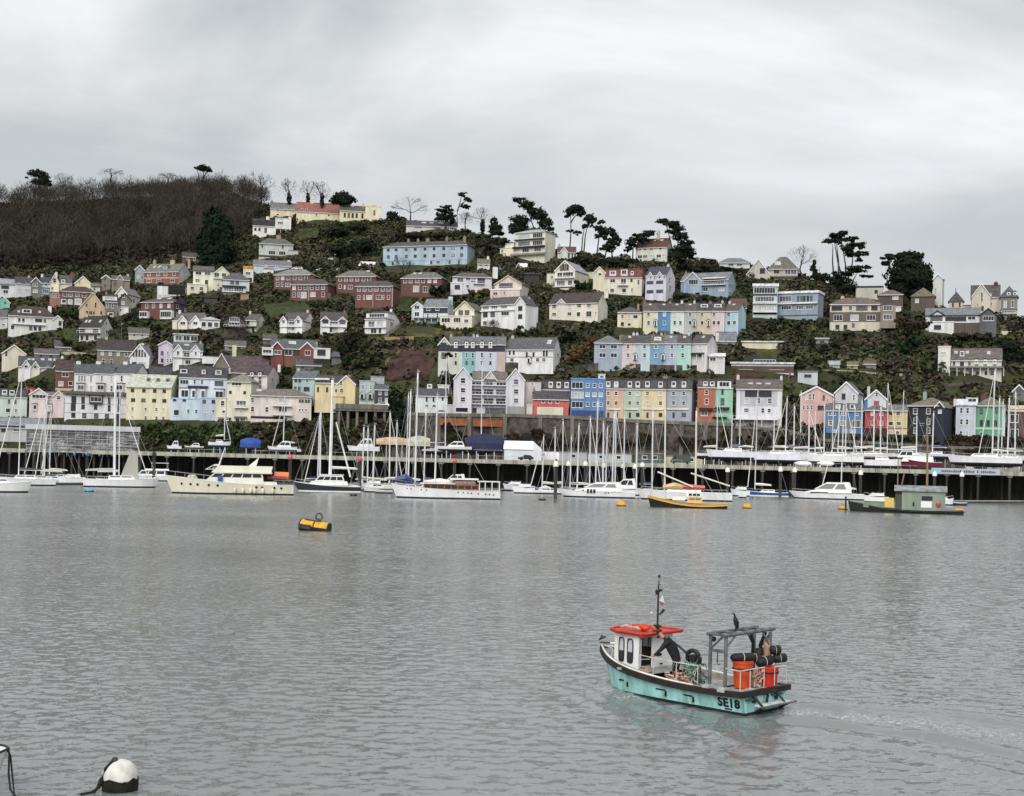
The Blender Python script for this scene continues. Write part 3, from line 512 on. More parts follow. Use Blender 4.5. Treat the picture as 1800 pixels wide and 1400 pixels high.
H('small white flat-roofed house with an orange fascia', 427, 445, 500, 473, 468, 'd4d4cc', 'parapet', 'c08a3c', [('p', 481, 6, 9, 436), ('d', 492, 7, 12, 437)], group=UP, dp=5)
BRK = '74433b'; BG = 'red brick villas with hipped roofs'
H('red brick block with a grey hipped roof, left rear of the brick group', 481, 546, 508, 484, 474, BRK, 'hip', '7a7773', [(489, 7, 6, 488, 497, 507, 518, 528, 538), (500, 7, 6, 488), (500, 8, 3, 496), (501, 7, 9, 506)], x2=561, dp=9, group=BG, S=[(550, 489, 5, 7)])
H('red brick block standing in front of the left rear one, white double door', 510, 576, 529, 501, 491, BRK, 'hip', '4c4644', [(506, 7, 6, 517, 527, 537, 548, 558, 568), (518, 9, 5, 517, 568), (518, 9, 3, 525), ('b', 519, 11, 10, 534), ('b', 518, 8, 9, 550)], x2=592, dp=9, group=BG, ex=[('N', 501, 529, 'b08a7a', 541.5, 543)], S=[(579, 519, 3, 8)])
H('red brick block with a cream end gable, right rear of the brick group', 591, 660, 516, 487, 476, BRK, 'hip', '6c6560', [(491, 7, 6, 598, 608, 618, 628, 639, 649), (504, 7, 5, 598), (505, 7, 3, 606), (505, 7, 9, 616)], x2=671, dp=8, group=BG, ex=[('K', 643, 478, 6, 3)])
H('tallest red brick block with pale downpipes, in front of the right rear one', 624, 690, 542, 504, 494, '78463c', 'hip', '4b4543', [(509, 7, 6, 631, 641, 651, 662, 673, 683), (523, 8, 5, 631, 683), (523, 8, 3, 640, 674), ('b', 523, 8, 10, 649), (523, 8, 10, 666)], x2=702, dp=8, group=BG, ex=[('N', 504, 540, 'a9897c', 654.5, 656), ('N', 504, 542, 'b39a8c', 688, 690)])
H('red brick block with two rooflights at the right of the brick group', 704, 776, 522, 490, 479, '70423a', 'hip', '6a6560', [(494, 7, 6, 712, 722, 733, 744, 755, 765), ('d', 507, 5, 5, 712), ('b', 508, 11, 10, 731), (509, 10, 9, 748), (509, 9, 6, 765)], x2=787, dp=8, group=BG, ex=[('K', 725, 482, 6, 3), ('K', 735, 482, 6, 3), ('N', 490, 515, 'a9897c', 736.5, 738)])
H('grey slate-hung red brick semi with white bay windows below the terrace', 247, 305, 562, 532, 523, '74453f', 'hip', '55484a', [(538, 8, 5, 258, 270, 283, 297)], x2=330, dp=10, group=UP, ex=[('K', 272, 526, 8, 3), ('K', 290, 526, 8, 3), ('Y', 246, 263, 547, 560, 'd6d6d2', 1), ('Y', 283, 306, 546, 562, 'e0e0e0', 1.2), ('E', '4d4b55')], S=[(311, 538, 4, 8), (311, 552, 4, 8), (325, 541, 3, 6)])
H('cream and white bungalow with two gablets and an octagonal conservatory', 305, 352, 578, 565, 551, 'dcd6bd', 'gx', '5d5a58', [('p', 570, 6, 8, 333)], x2=368, group=MID, ex=[('G', 314, 331, 566, 556), ('w', 323, 569, 10, 6, .7, 'p'), ('G', 337, 354, 566, 556, 'dedede'), ('w', 345, 569, 9, 6, .7, 'p'), ('A', 305, 313, 565, 578, 'd9d2b4', .9, 4)])
H('white many-sided conservatory with a shallow lantern roof', 352, 386, 579, 563, 557, 'dadada', 'pyr', 'a9abae', [('p', 571, 9, 8, 358, 369, 380)], group=MID, dp=6, name='conservatory', cat='conservatory')
H('brown timber chalet with a glazed gable above brick arches', 393, 429, 592, 563, 551, '5b4a41', 'gy', '4b4846', [('p', 562, 8, 18, 412), ('p', 570, 6, 20, 412), ('d', 583, 7, 6, 403, 418)], group=MID, trim='2a2624', ex=[('B', 393, 430, 576, 4, 1.2, '2e2a28')])
H('cream wing with a pale gable end beside the timber chalet', 430, 450, 585, 563, 553, 'c9c6b4', 'gx', '56514d', [('d', 567, 8, 5, 436), ('d', 580, 7, 5, 445)], x2=468, dp=9, group=MID, ex=[('C', 431, 547, 3), ('B', 430, 452, 575, 3, 1.2, '2e2a28')], S=[(453, 567, 4, 7), (462, 569, 4, 8)])
H('white villa with two gablets and a long brown roof on the left of a pair', 494, 533, 586, 565, 550, 'dedede', 'gx', '534d4a', [('p', 567, 9, 10, 513), (566, 6, 5, 500), (579, 4, 4, 500, 515)], x2=556, dp=10, group=MID, ex=[('G', 494, 506, 565, 557, 'e4e4e4', .7), ('w', 500, 566, 6, 6, .7), ('G', 520, 533, 565, 557, 'e4e4e4', .7), ('w', 526, 566, 6, 6, .7), ('B', 494, 533, 575, 3)])
H('white villa with black windows and a long white balcony on the right of a pair', 563, 609, 586, 564, 550, 'd6d6d6', 'gx', '4c4745', [('d', 580, 6, 7, 572, 580, 598), ('p', 567, 6, 14, 587)], group=MID, ex=[('G', 564, 580, 565, 558, 'dedede', .7), ('w', 572, 566, 10, 7, .7, 'd'), ('G', 594, 610, 565, 558, 'dedede', .7), ('w', 602, 566, 10, 7, .7, 'd'), ('B', 564, 609, 575, 3, 1.3)])
H('white house with glazed gable end and a boxy white dormer strip', 641, 678, 588, 561, 549, 'd9d9d7', 'gx', '55525a', [('p', 570, 10, 11, 653, 668), ('p', 582, 9, 10, 657), ('p', 582, 9, 6, 668)], x2=704, dp=11, group=MID, ex=[('D', 661, 555, 42, 8, 'e2e2e2', 'f'), ('B', 641, 680, 576, 2, .8)], S=[(688, 569, 6, 8), (697, 572, 5, 8)])
H('pale blue house with a gabled bay and dark slate-hung middle', 744, 787, 569, 540, 527, 'c0d3df', 'gx', '77777a', [(543, 6, 7, 753, 769), (555, 8, 4, 752, 769)], x2=798, group=MID, ex=[('N', 540, 551, '3c3e48'), ('G', 725, 745, 540, 532, 'c6d6e0', .8), ('w', 734, 541, 9, 7, .8, 'p'), ('w', 734, 553, 9, 8, .8, 'p'), ('C', 787, 522, 7, 'b9d3e2'), ('V', 728, 773, 559, 568, 2.4, '666660')])
H('cream gabled house with a wide flat-roofed sun lounge in front', 799, 833, 573, 546, 530, 'd9d0ab', 'gy', '5f5850', [('d', 550, 8, 8, 810, 821)], x2=855, dp=11, group=MID, trim='c9c0a0', ex=[('A', 778, 834, 557, 579, 'dcd6b8', 2.2, 4), ('w', 788, 564, 17, 8, 2.2, 'p'), ('w', 808, 564, 14, 8, 2.2, 'p'), ('w', 824, 566, 8, 6, 2.2)])
H('large white house with tall arched ground windows and a black-edged gable', 845, 912, 578, 536, 524, 'e0e0e4', 'gx', '4f4c4a', [('p', 539, 8, 11, 854, 869, 886), ('d', 552, 9, 8, 853, 866), ('p', 552, 8, 14, 888), ('p', 567, 8, 7, 852, 866)], x2=946, dp=11, group=MID, ex=[('N', 545, 547, 'e6e6ea', 845, 912, .5), ('G', 908, 926, 538, 526, 'dcdce0', 1.0), ('w', 917, 545, 9, 8, 1.0, 'd'), ('w', 917, 559, 9, 8, 1.0, 'd')], S=[(937, 540, 6, 7), (937, 556, 6, 8)])
H('white house with dark upper windows beside a tall white chimney', 795, 864, 516, 488, 480, 'd0d2da', 'hip', '55504e', [('p', 493, 8, 11, 809), (491, 5, 8, 823, 833), ('p', 493, 8, 8, 832), ('d', 493, 8, 13, 846), ('p', 506, 7, 9, 804), (504, 6, 6, 822)], group=UP, ex=[('C', 871, 469, 9, 'dcdce0'), ('B', 832, 852, 499, 2), ('A', 792, 813, 499, 516, 'd2d4da', .5, 4), ('w', 804, 506, 9, 7, .5, 'd')])
H('dusty pink gabled house with a hanging-basket balcony', 869, 916, 528, 500, 485, 'd6c2b8', 'gy', '57453f', [('d', 502, 8, 24, 889), ('p', 516, 7, 9, 873), (515, 7, 4, 889)], x2=930, dp=9, group=UP, trim='c9b4a8', ex=[('B', 866, 905, 509, 3), ('A', 864, 916, 511, 528, 'd3bfb6', 1.4, 4), ('w', 873, 517, 9, 6, 1.4, 'p'), ('w', 889, 516, 5, 6, 1.4)])
H('small white cottage with a mossy roof above the tall white chimney', 839, 861, 474, 464, 456, 'd2d2d0', 'gx', '686459', [('d', 466, 3, 3, 845, 855)], group=UP, dp=5)
H('cream house with glazed triangular gable and two white balconies', 975, 1010, 508, 476, 459, 'dcd8bd', 'gy', '8f9094', [('d', 470, 11, 3, 986, 990, 994, 998), ('p', 483, 8, 9, 984, 994, 1003), ('p', 498, 9, 14, 986), ('p', 498, 9, 8, 1002)], x2=1035, dp=13, group=UP, ex=[('A', 958, 976, 479, 508, 'd6d2b8', -1.5, 7, '84858a'), ('w', 967, 485, 6, 6, -1.5), ('w', 969, 499, 8, 6, -1.5, 'p'), ('B', 968, 1010, 489.5, 3, 1.4), ('B', 958, 1008, 505, 3, 1.8), ('N', 508, 516, 'd4cda6', 956, 1003, 1.6)])
H('cream house with a red tiled mansard roof and white dormers', 1063, 1128, 519, 489, 473, 'd8d2bc', 'mans', '6e463f', [('p', 494, 7, 9, 1077), ('p', 495, 9, 9, 1096), ('d', 493, 6, 4, 1110), ('d', 496, 7, 3, 1122), ('p', 511, 8, 8, 1076, 1097), (510, 7, 4, 1111)], x2=1133, dp=9, group=UP, ex=[('D', 1077, 480, 12, 8, 'dcdcd8', 'f'), ('D', 1097, 479, 12, 10, 'dcdcd8', 'f'), ('D', 1111, 480, 5, 6), ('B', 1086, 1104, 502, 3), ('G', 1042, 1064, 480, 469, 'd9d2b0', -.6), ('w', 1054, 482, 7, 5, -.6)])
H('lilac-white house with twin gablets and purple bands', 1134, 1170, 530, 484, 470, 'cbcbdc', 'gx', '454450', [(488, 6, 6, 1143, 1160), (504, 6, 6, 1143, 1160), ('d', 519, 8, 4, 1144)], x2=1186, dp=9, group=UP, ex=[('G', 1138, 1150, 488, 479, 'cfcfe0', .3), ('G', 1154, 1167, 488, 479, 'cfcfe0', .3), ('w', 1144, 487, 5, 7, .3), ('w', 1160, 487, 5, 7, .3), ('N', 494, 500, '4a4a66', 1137, 1149, .3), ('N', 494, 500, '4a4a66', 1154, 1166, .3), ('N', 510, 516, '4a4a66', 1137, 1149, .3), ('N', 510, 516, '4a4a66', 1154, 1166, .3)], S=[(1176, 490, 3, 6), (1177, 504, 5, 8)])
H('blue-grey boarded house with a glazed gable and long white balcony', 1196, 1280, 519, 493, 481, '8aa0bb', 'gx', '74777a', [('d', 495, 8, 34, 1255), ('p', 509, 8, 8, 1212, 1226), ('p', 509, 8, 9, 1240), ('b', 510, 7, 10, 1268)], x2=1293, dp=9, group=UP, ex=[('G', 1203, 1235, 495, 479, '8ea8c8', .8), ('w', 1220, 496, 17, 9, .8, 'p'), ('B', 1234, 1276, 502, 4, 1.3), ('N', 489, 491, 'e0e4e8', 1236, 1276, 1.0)], S=[(1284, 497, 4, 6), (1284, 511, 4, 5)])
H('white long house with a chocolate roof and a bare end gable', 965, 1050, 565, 533, 516, 'e0d8c4', 'gx', '453d3b', [(538, 6, 8, 974, 1001, 1018, 1035), (552, 6, 8, 974, 1001), ('p', 553, 8, 7, 1017), ('p', 553, 10, 10, 1035), ('d', 543, 8, 2, 983), (552, 6, 3, 1047)], x2=1068, dp=9, group=MID, ex=[('G', 980, 994, 533, 526, 'ded6c2', .15), ('C', 1057, 513, 7, 'd9d0b8')], S=[(1062, 553, 4, 8)])
H('cream hip-roofed house at the left end of the upper painted terrace', 1085, 1128, 577, 550, 540, 'ddd3b0', 'hip', '564d49', [(557, 7, 5, 1094, 1106), ('p', 557, 6, 9, 1117), ('d', 570, 6, 5, 1094), (571, 5, 6, 1106)], group=MID, ex=[('C', 1122, 535, 4, '9a8a74')])
UT = 'upper painted terrace on the hill'
for i, (x0, x1, c, nm, xs, dm) in enumerate([(1130, 1156, 'd8cfb2', 'cream', (1140, 1150), 0), (1156, 1178, '3f8fc4', 'vivid blue', (1168,), 0), (1178, 1202, 'c9d8d6', 'pale mint-white', (1186, 1196), 0), (1202, 1224, 'b3b9b4', 'grey-green', (1213,), 0), (1224, 1249, 'cdbf9f', 'sand-coloured', (1234,), 1238), (1249, 1273, 'd5bfc3', 'dusty pink', (1255, 1263), 1262), (1273, 1297, 'a3c8de', 'light blue', (1281, 1291), 0)]):
    H(nm + ' terraced house on the upper painted terrace' + (', at its right end' if i == 6 else ''), x0, x1, 576, 547, 534, c, 'gx', ('5a504b', '474446', '4f4a48')[i % 3], [(553, 7, 6, xs[0]), ('p' if i > 2 else 's', 568, 8, 6, *xs)], s=424, x2=1311 if i == 6 else None, dp=8, group=UT, ov=.2,
      ex=[('C', x1, 531, 5, '8f8468')] * (i in (1, 4)) + ([('D', dm, 538, 13, 6, 'dcdcdc')] if dm else [('K', (x0 + x1) / 2, 537, 5, 3)]) + ([('P', x1 - 4, 562, 5, 12)] if i in (0, 3, 4) else []))
# white glass-fronted pair
H('very pale blue modern block of three glazed storeys with white slab edges', 1323, 1366, 562, 504, 499, 'b4c4cc', 'flat', 'dcdfe2', [('p', 511, 10, 38, 1344), ('p', 526, 9, 34, 1344), ('b', 541, 10, 36, 1343)], x2=None, group=UP, dp=8, ex=[('N', 517, 519, '3c444a', 1323, 1366, .4), ('N', 532.5, 534.5, 'd6dce0', 1323, 1366, .8), ('N', 548, 550, 'd6dce0', 1323, 1366, .9), ('N', 550, 553, '22262a', 1324, 1365, .1)])
H('slate-blue modern house with a white roof slab and a ribbon of windows', 1366, 1437, 562, 516, 512, '8c9fb2', 'flat', 'dfe3e8', [('p', 525, 10, 22, 1381), ('d', 526, 10, 4, 1403, 1409, 1414, 1420, 1426), ('p', 541, 7, 17, 1382), ('p', 541, 7, 13, 1406, 1423)], x2=1447, group=UP, dp=8, ex=[('N', 532, 535, 'd6dce2', 1366, 1437, .9), ('N', 554, 556, '3e546a', 1366, 1437)])
H('cream and brown two-storey bungalow with dark ribbon windows and a right-hand bay', 1458, 1548, 582, 536, 524, 'c9c0aa', 'hip', '675b54', [('d', 542, 8, 19, 1471), (542, 7, 7, 1495), ('d', 542, 8, 20, 1515), ('d', 542, 8, 11, 1537), ('p', 559, 11, 15, 1473), ('p', 559, 11, 14, 1502), ('p', 559, 10, 15, 1531), ('d', 572, 6, 4, 1500), ('d', 575, 8, 7, 1472, 1486)], group=UP, dp=9, ex=[('N', 549, 566, '6a5c50', 1458, 1548, .06), ('w', 1473, 559, 15, 11, .12, 'p'), ('w', 1502, 559, 14, 11, .12, 'p'), ('w', 1531, 559, 15, 10, .12, 'p'), ('A', 1548, 1574, 537, 578, '8d8272', 1.2, 6, '675b54'), ('w', 1560, 543, 15, 9, 1.2), ('w', 1560, 559, 15, 10, 1.2, 'p'), ('C', 1481, 521, 6, 'b5a98c')])
H('low glass-fronted bungalow with a long grey roof and a white gablet', 1626, 1722, 587, 554, 543, 'd0d1d2', 'gx', '72747a', [('d', 560, 8, 22, 1646), ('d', 561, 8, 36, 1680), ('p', 560, 7, 14, 1708), ('d', 576, 9, 10, 1647)], group=UP, dp=8, ex=[('G', 1634, 1662, 555, 547, 'dadada', .3, 553), ('N', 568, 587, '5a4f45', 1677, 1722, .1), ('G', 1722, 1751, 555, 544, '5c5e66', .5), ('w', 1737, 561, 18, 9, .5, 'p'), ('A', 1633, 1676, 567, 587, 'd8d8d8', 1.2, 3), ('w', 1648, 576, 12, 8, 1.2, 'd')], trim='2c2c30')
# middle slope
H('cream house with a plain gable beside the left edge, below the roughcast house', 3, 45, 650, 622, 607, 'd6cfb8', 'gy', '9a9a98', [('d', 622, 8, 3, 11)], group=LOW, dp=9, trim='e2dcc6')
H('stone-built long house with paired white windows and a brown roof', 170, 238, 648, 616, 598, '837a6a', 'gx', '3f3836', [(621, 10, 6, 180, 194, 208, 222), (637, 8, 6, 182, 196, 226)], group=LOW, dp=9, ex=[('C', 187, 593, 5, 'a59f92')])
H('white gable-fronted house with black timber strips in the gable', 228, 262, 650, 627, 606, 'd6d7dc', 'gy', '77787c', [('d', 621, 12, 3, 240, 245, 250), ('d', 623, 7, 3, 235, 255), ('d', 640, 6, 8, 236), ('p', 640, 7, 14, 250)], x2=277, dp=10, group=LOW, ex=[('C', 245, 604, 5, 'e2e2dc')])
H('lilac house with a rounded gable', 278, 303, 644, 607, 600, 'cdc0da', 'gy', '57545c', [('d', 621, 6, 4, 285), ('d', 634, 6, 4, 285), (621, 7, 3, 295), (634, 8, 3, 295, 300)], group=LOW, trim='d6cce0')
H('white Victorian house with two gablets, arched window and glazed veranda', 304, 356, 644, 616, 604, 'd9d9e0', 'gx', '55575c', [('p', 624, 9, 11, 328), (622, 8, 4, 314, 343), ('p', 637, 8, 11, 316, 331, 346)], group=LOW, dp=8, ex=[('G', 306, 321, 617, 607, 'dedee4', .4), ('w', 313, 622, 5, 8, .4), ('G', 335, 352, 617, 607, 'dedee4', .4), ('w', 344, 621, 4, 7, .4), ('K', 328, 608, 9, 3), ('B', 304, 357, 629, 2, 1.0)])
H('flat-roofed glazed penthouse behind the white Victorian gables', 305, 347, 605, 589, 587, 'c4c6c8', 'flat', 'b9bcc0', [('p', 595, 9, 12, 314, 328, 341)], group=LOW, dp=5)
H('villa with red gables, brick walls and slate roof with a block of rooflights', 476, 553, 643, 613, 598, '85503e', 'gx', '56575a', [('p', 620, 11, 13, 507), ('d', 635, 11, 6, 522), ('p', 634, 10, 9, 490), ('d', 620, 10, 10, 521)], group=MID, dp=9, ex=[('N', 613, 624, '4a3c3a', 516, 530, .02), ('G', 477, 498, 614, 603, '7c3836', .8), ('w', 488, 621, 13, 8, .8, 'p'), ('G', 527, 553, 614, 602, '8a4438', .8), ('w', 541, 620, 10, 9, .8, 'p'), ('w', 541, 636, 9, 10, .8, 'p'), ('K', 514, 604, 13, 6), ('A', 461, 480, 614, 627, 'd6d6d4', 1.4, 4), ('w', 470, 620, 16, 7, 1.4, 'p'), ('C', 557, 600, 4, 'b5b0a0')])
H('white cube extension with one big dark window beside the red-gabled villa', 551, 580, 643, 614, 612, 'd9d9d6', 'parapet', 'cfcfcc', [('d', 620, 10, 15, 565)], group=MID, dp=7, ex=[('N', 631, 643, '2c2a28')])
LT = 'slate-hung painted terrace above the flats'
for x0, x1, c, nm, xs, g in [(790, 812, 'd3d4c6', 'off-white', (801,), 0), (812, 836, '7fbcc6', 'turquoise', (820, 831), 0), (836, 873, 'bcc9dd', 'lavender-blue', (847, 862), 0), (873, 888, 'c9aca8', 'narrow pink', (), 0)]:
    H(nm + ' house in the slate-hung terrace above the flats', x0, x1, 645, 606, 593, c, 'gx', '66686a', [(625, 9, 5, *xs), ('d', 638, 6, 4, *xs)], s=392, dp=8, group=LT, ov=.2, ex=[('N', 606, 618.5, '3a3946')] + [('D', x, 606, 6, 9, 'dedede') for x in xs])
H('white house with a black-timbered gable at the left end of the slate-hung terrace', 770, 790, 645, 606, 594, 'd0d0c8', 'gy', '5f6163', [('d', 608, 10, 9, 780), ('d', 625, 10, 8, 780)], s=391, dp=9, group=LT, ex=[('N', 606, 618, '3a3946')])
H('white long cottage with a slate roof and a bare white end gable', 888, 972, 640, 614, 595, 'dcdce0', 'gx', '57575a', [('d', 619, 8, 3, 896, 903), ('d', 623, 7, 3, 926, 938), ('d', 621, 9, 3, 956, 961), (633, 7, 7, 900, 945, 956)], s=392, x2=986, dp=8, group=LOW, ex=[('P', 931, 627, 7, 11), ('K', 962, 603, 8, 8), ('C', 894, 590, 5, 'b9b2a0'), ('N', 627.5, 628.5, '55565a')], S=[(980, 622, 4, 6)])
MT = 'lower painted terrace on the hill'
for i, (x0, x1, c, nm, xs) in enumerate([(1044, 1093, '98a8bd', 'slate-blue double-fronted', (1059, 1079)), (1093, 1117, 'd6c4cb', 'pale pink', (1104,)), (1117, 1142, 'b6cbd8', 'misty blue', (1133,)), (1142, 1166, '6ca5cd', 'sky blue', (1153,)), (1166, 1189, 'a9bbd4', 'periwinkle', (1181,)), (1189, 1214, 'a2d4cb', 'mint', (1200,)), (1214, 1242, 'd3d0d8', 'white', (1231,))]):
    w2 = 12 if i == 0 else 6
    H(nm + ' house on the lower painted terrace' + (', at its left end' if i == 0 else ', at its right end' if i == 6 else ''), x0, x1, 637, 604, 590, c, 'hip' if i == 0 else 'gx', ('6a6d70', '54494a', '4d4a4e', '6b5f54')[i % 4], [('p' if i == 0 else 's', 610, 7, w2, *xs), ('p' if i in (0, 6) else 's', 625, 8, w2, *xs)], s=394, x2=1261 if i == 6 else None, dp=8.5, group=MT, ov=.2,
      ex=[('K', (x0 + x1) / 2 + 2, 594, 5, 4)] * (i in (1, 4, 5, 6)) + [('P', x1 - 1, 621, 6, 12)] * (i in (1, 3)) + [('D', 1156, 596, 13, 7, 'd9d9d9')] * (i == 3) + ([('C', 1252, 586, 5, 'dcd2c8'), ('V', 1216, 1238, 621, 636, 1.4, '2c2a2a')] if i == 6 else []) + ([('C', 1093, 589, 8, '857b62')] if i == 0 else []))
H('white lean-to conservatory at the right end of the lower painted terrace', 1246, 1274, 640, 627, 622, 'd0d0d0', 'mono', 'd9d9dc', [('p', 632, 7, 11, 1253), ('p', 632, 7, 9, 1267)], s=393, dp=4, name='conservatory', cat='conservatory')
H('white villa with a square tower, gablets and a long veranda', 1671, 1760, 664, 633, 614, 'd0cdc3', 'gx', '635c58', [('d', 638, 8, 4, 1677, 1704), ('p', 640, 10, 9, 1691), ('d', 640, 5, 5, 1717, 1732, 1748), ('d', 656, 8, 5, 1676, 1690, 1706), ('d', 656, 6, 6, 1718, 1734, 1744)], group=MID, dp=8, ex=[('A', 1649, 1671, 610, 664, 'd4d1c8', .8, 6), ('w', 1658, 622, 10, 6, .8), ('w', 1658, 639, 10, 6, .8), ('w', 1660, 653, 6, 6, .8), ('D', 1691, 622, 8, 10, 'd0cdc3'), ('K', 1680, 621, 6, 5), ('K', 1700, 621, 6, 5), ('K', 1738, 622, 6, 6), ('D', 1716, 637, 6, 4), ('D', 1732, 637, 6, 4), ('D', 1748, 637, 6, 4), ('V', 1668, 1764, 645, 662, 2.0, '6b6864'), ('C', 1662, 606, 9, '57504c')])
H('small white flat-roofed studio with one dark window on the bare slope', 1402, 1437, 676, 655, 652, 'b9c1c8', 'parapet', '6e7478', [('d', 661, 5, 12, 1420)], group=MID, dp=5)
H('dark little gabled summerhouse at the right edge above the green house', 1780, 1802, 702, 688, 677, '6f7174', 'gy', '45464a', [('d', 690, 8, 8, 1791)], dp=4, name='summerhouse', cat='summerhouse')
H('low modern house with a glass box and long pale roof terraces', 1285, 1395, 655, 640, 637, 'c2c8cc', 'flat', 'ccd0d0', [('p', 647, 6, 26, 1310, 1365)], group=MID, dp=6, ex=[('A', 1323, 1366, 631, 641, '47545e', -1, 4, '38444c'), ('w', 1344, 636, 38, 8, -1, 'p'), ('N', 644, 655, '5d463c', 1285, 1395, .1)])
H('cream flat-roofed garden building with long white terrace walls', 1304, 1376, 613, 602, 600, 'd0caae', 'flat', 'dcd9cc', [], group=MID, dp=4, name='garden_building', cat='outbuilding')
H('grey slate-roofed outhouse beside the upper painted terrace', 1258, 1294, 606, 599, 585, '9a9a94', 'gx', '72757c', [], dp=5, name='outhouse', cat='outbuilding')
H('little pale shed with a flat roof at the edge of the wood', 382, 407, 461, 452, 449, 'a3a7a4', 'parapet', '6d716e', [('d', 456, 4, 8, 390)], dp=3, name='shed', cat='shed')
# ---------------------------------------------------------------- waterfront street
H('white cottages with three gablets and a rooflight roof near the left edge', 32, 113, 669, 645, 629, 'dcdce2', 'gx', '4d4f52', [(646, 6, 5, 84), ('d', 660, 9, 4, 75, 83), (661, 6, 4, 62)], s=392, group=LOW, dp=8, ex=[('G', 38, 54, 646, 635, 'dedee4', .5), ('w', 46, 646, 6, 5, .5), ('G', 55, 70, 647, 637, 'dcd8bc', .5), ('w', 62, 646, 6, 6, .5), ('G', 93, 108, 647, 637, 'dedee4', .5), ('w', 101, 645, 6, 6, .5), ('K', 51, 634, 5, 3), ('K', 58, 634, 5, 3), ('K', 75, 633, 6, 4), ('K', 88, 633, 6, 4), ('K', 97, 633, 6, 4)])
H('dark red brick house stepping down beside the white terrace', 97, 130, 687, 652, 634, '7a4a3e', 'gx', '48393a', [('p', 659, 8, 13, 115), ('p', 675, 9, 9, 107), ('p', 674, 8, 8, 124)], s=383, group=LOW, dp=8, ex=[('N', 683, 687, 'd6b48c')])
for i, (x0, x1, xs) in enumerate([(130, 165, (139, 144, 149, 160)), (165, 200, (179, 196)), (200, 237, (214, 231))]):
    H(('left', 'middle', 'right-hand, gable-ended')[i] + ' white house of the tall white terrace with slate roofs', x0, x1, 694, 657, 641, 'dedee2', 'gx', '4f5154', [(666, 11, 4, *xs), (683, 11, 5, *xs[-1:])], s=378, x2=262 if i == 2 else None, dp=10, ov=.2, group='tall white terrace', ex=[('C', x0 + 8, 636, 8, 'dcdcdc'), ('Y', x0 + 4, x0 + 20, 675, 690, 'cfd0d2')])
H('pale mint house with a dark dormered mansard at the left edge', -8, 47, 735, 699, 684, 'c3d6cb', 'mans', '45484a', [('d', 706, 7, 3, 16, 27), ('p', 722, 8, 8, 14), (722, 7, 5, 28)], s=366, group=FR, dp=8, ex=[('D', 8, 690, 9, 8, 'c3d6cb'), ('D', 21, 690, 9, 8, 'c3d6cb')])
H('pale pink house with two white-edged gables and oriel windows', 52, 113, 742, 695, 690, 'dec9cb', 'gx', '6d6b6a', [('p', 700, 7, 6, 88)], s=365, group=FR, dp=8, ex=[('G', 52, 84, 695, 684, 'e0cccd', .9), ('w', 69, 698, 24, 7, .9, 'p'), ('G', 93, 113, 697, 687, 'e0cbd0', .9), ('w', 103, 699, 7, 7, .9), ('Y', 56, 67, 711, 724, 'd8d4d0', 1.2), ('Y', 82, 93, 711, 724, 'd8d4d0', 1.2), ('R', 62, 731, 14, 8, '8a4a40')])
H('big white five-storey waterside block with dark windows and a glazed centre bay', 113, 222, 750, 695, 690, 'dcdce6', 'mono', '4a4645', [('d', 704, 12, 8, 130), ('d', 704, 11, 6, 146), ('d', 704, 11, 5, 192, 210), ('d', 717, 12, 8, 129), ('d', 716, 8, 6, 146, 168), ('d', 717, 10, 5, 192, 209), ('d', 731, 8, 7, 129, 148, 169, 188, 208), ('d', 744, 6, 6, 129, 148, 169, 188)], s=364, group=FR, dp=9, ex=[('Y', 157, 181, 696, 710, '4a4644', 1.0), ('N', 710.5, 711.2, '8f8f98'), ('N', 726.5, 727.2, '8f8f98'), ('N', 740.5, 741.2, '8f8f98'), ('V', 113, 222, 692, 696, 1.0, '48423f')])
H('cream four-storey block with a broad pale metal roof', 221, 299, 754, 682, 660, 'e0d4ae', 'mono', 'b4b6a6', [('d', 687, 6, 6, 233, 253, 272, 289), ('d', 704, 6, 7, 234, 252, 271, 289), (720, 7, 5, 233, 256, 275, 287), (735, 7, 5, 233, 256, 275, 287), ('d', 748, 6, 4, 246, 258, 264, 275)], s=364, x2=309, group=FR, dp=9, ex=[('K', 256, 668, 6, 4, 1), ('K', 273, 668, 6, 4, 1), ('K', 290, 668, 6, 4, 1)])
H('sky-blue plain-fronted block with dark-blue windows', 299, 350, 752, 702, 700, 'bcd6e6', 'parapet', 'b4ccda', [('d', 704, 4, 6, 307, 324), ('p', 726, 10, 10, 310), (723, 7, 5, 331, 345), ('p', 744, 7, 5, 307, 315), (743, 7, 9, 333)], s=364, group=FR, dp=6)
H('lavender-blue narrow block next to the sky-blue one', 350, 381, 751, 701, 699, 'b7c6e6', 'parapet', 'aebcd8', [('d', 706, 6, 6, 359, 375), (723, 6, 5, 361, 375), (742, 6, 4, 356), (741, 5, 7, 374)], s=364.5, group=FR, dp=6)
H('white and pale blue Victorian pair with bay windows behind the blue blocks', 314, 398, 705, 664, 645, 'cad8e8', 'gx', '454449', [('p', 673, 8, 15, 324), (672, 8, 5, 342, 355), ('d', 673, 8, 15, 385)], s=373, group=FR, dp=9, ex=[('Y', 316, 334, 684, 704, 'dce4ec', .9), ('Y', 335, 346, 684, 704, 'd4dee8', .9), ('Y', 351, 363, 684, 704, 'd4dee8', .9), ('Y', 376, 395, 684, 704, 'dce4ec', .9), ('D', 323, 654, 12, 8, 'dcdcde', 'f'), ('D', 358, 654, 7, 8, 'dcdcde', 'f'), ('D', 384, 654, 11, 9, 'd4d4d6', 'f'), ('C', 402, 645, 8, 'c9d0d8'), ('N', 679, 682, '2c3350', 330, 366, .5)])
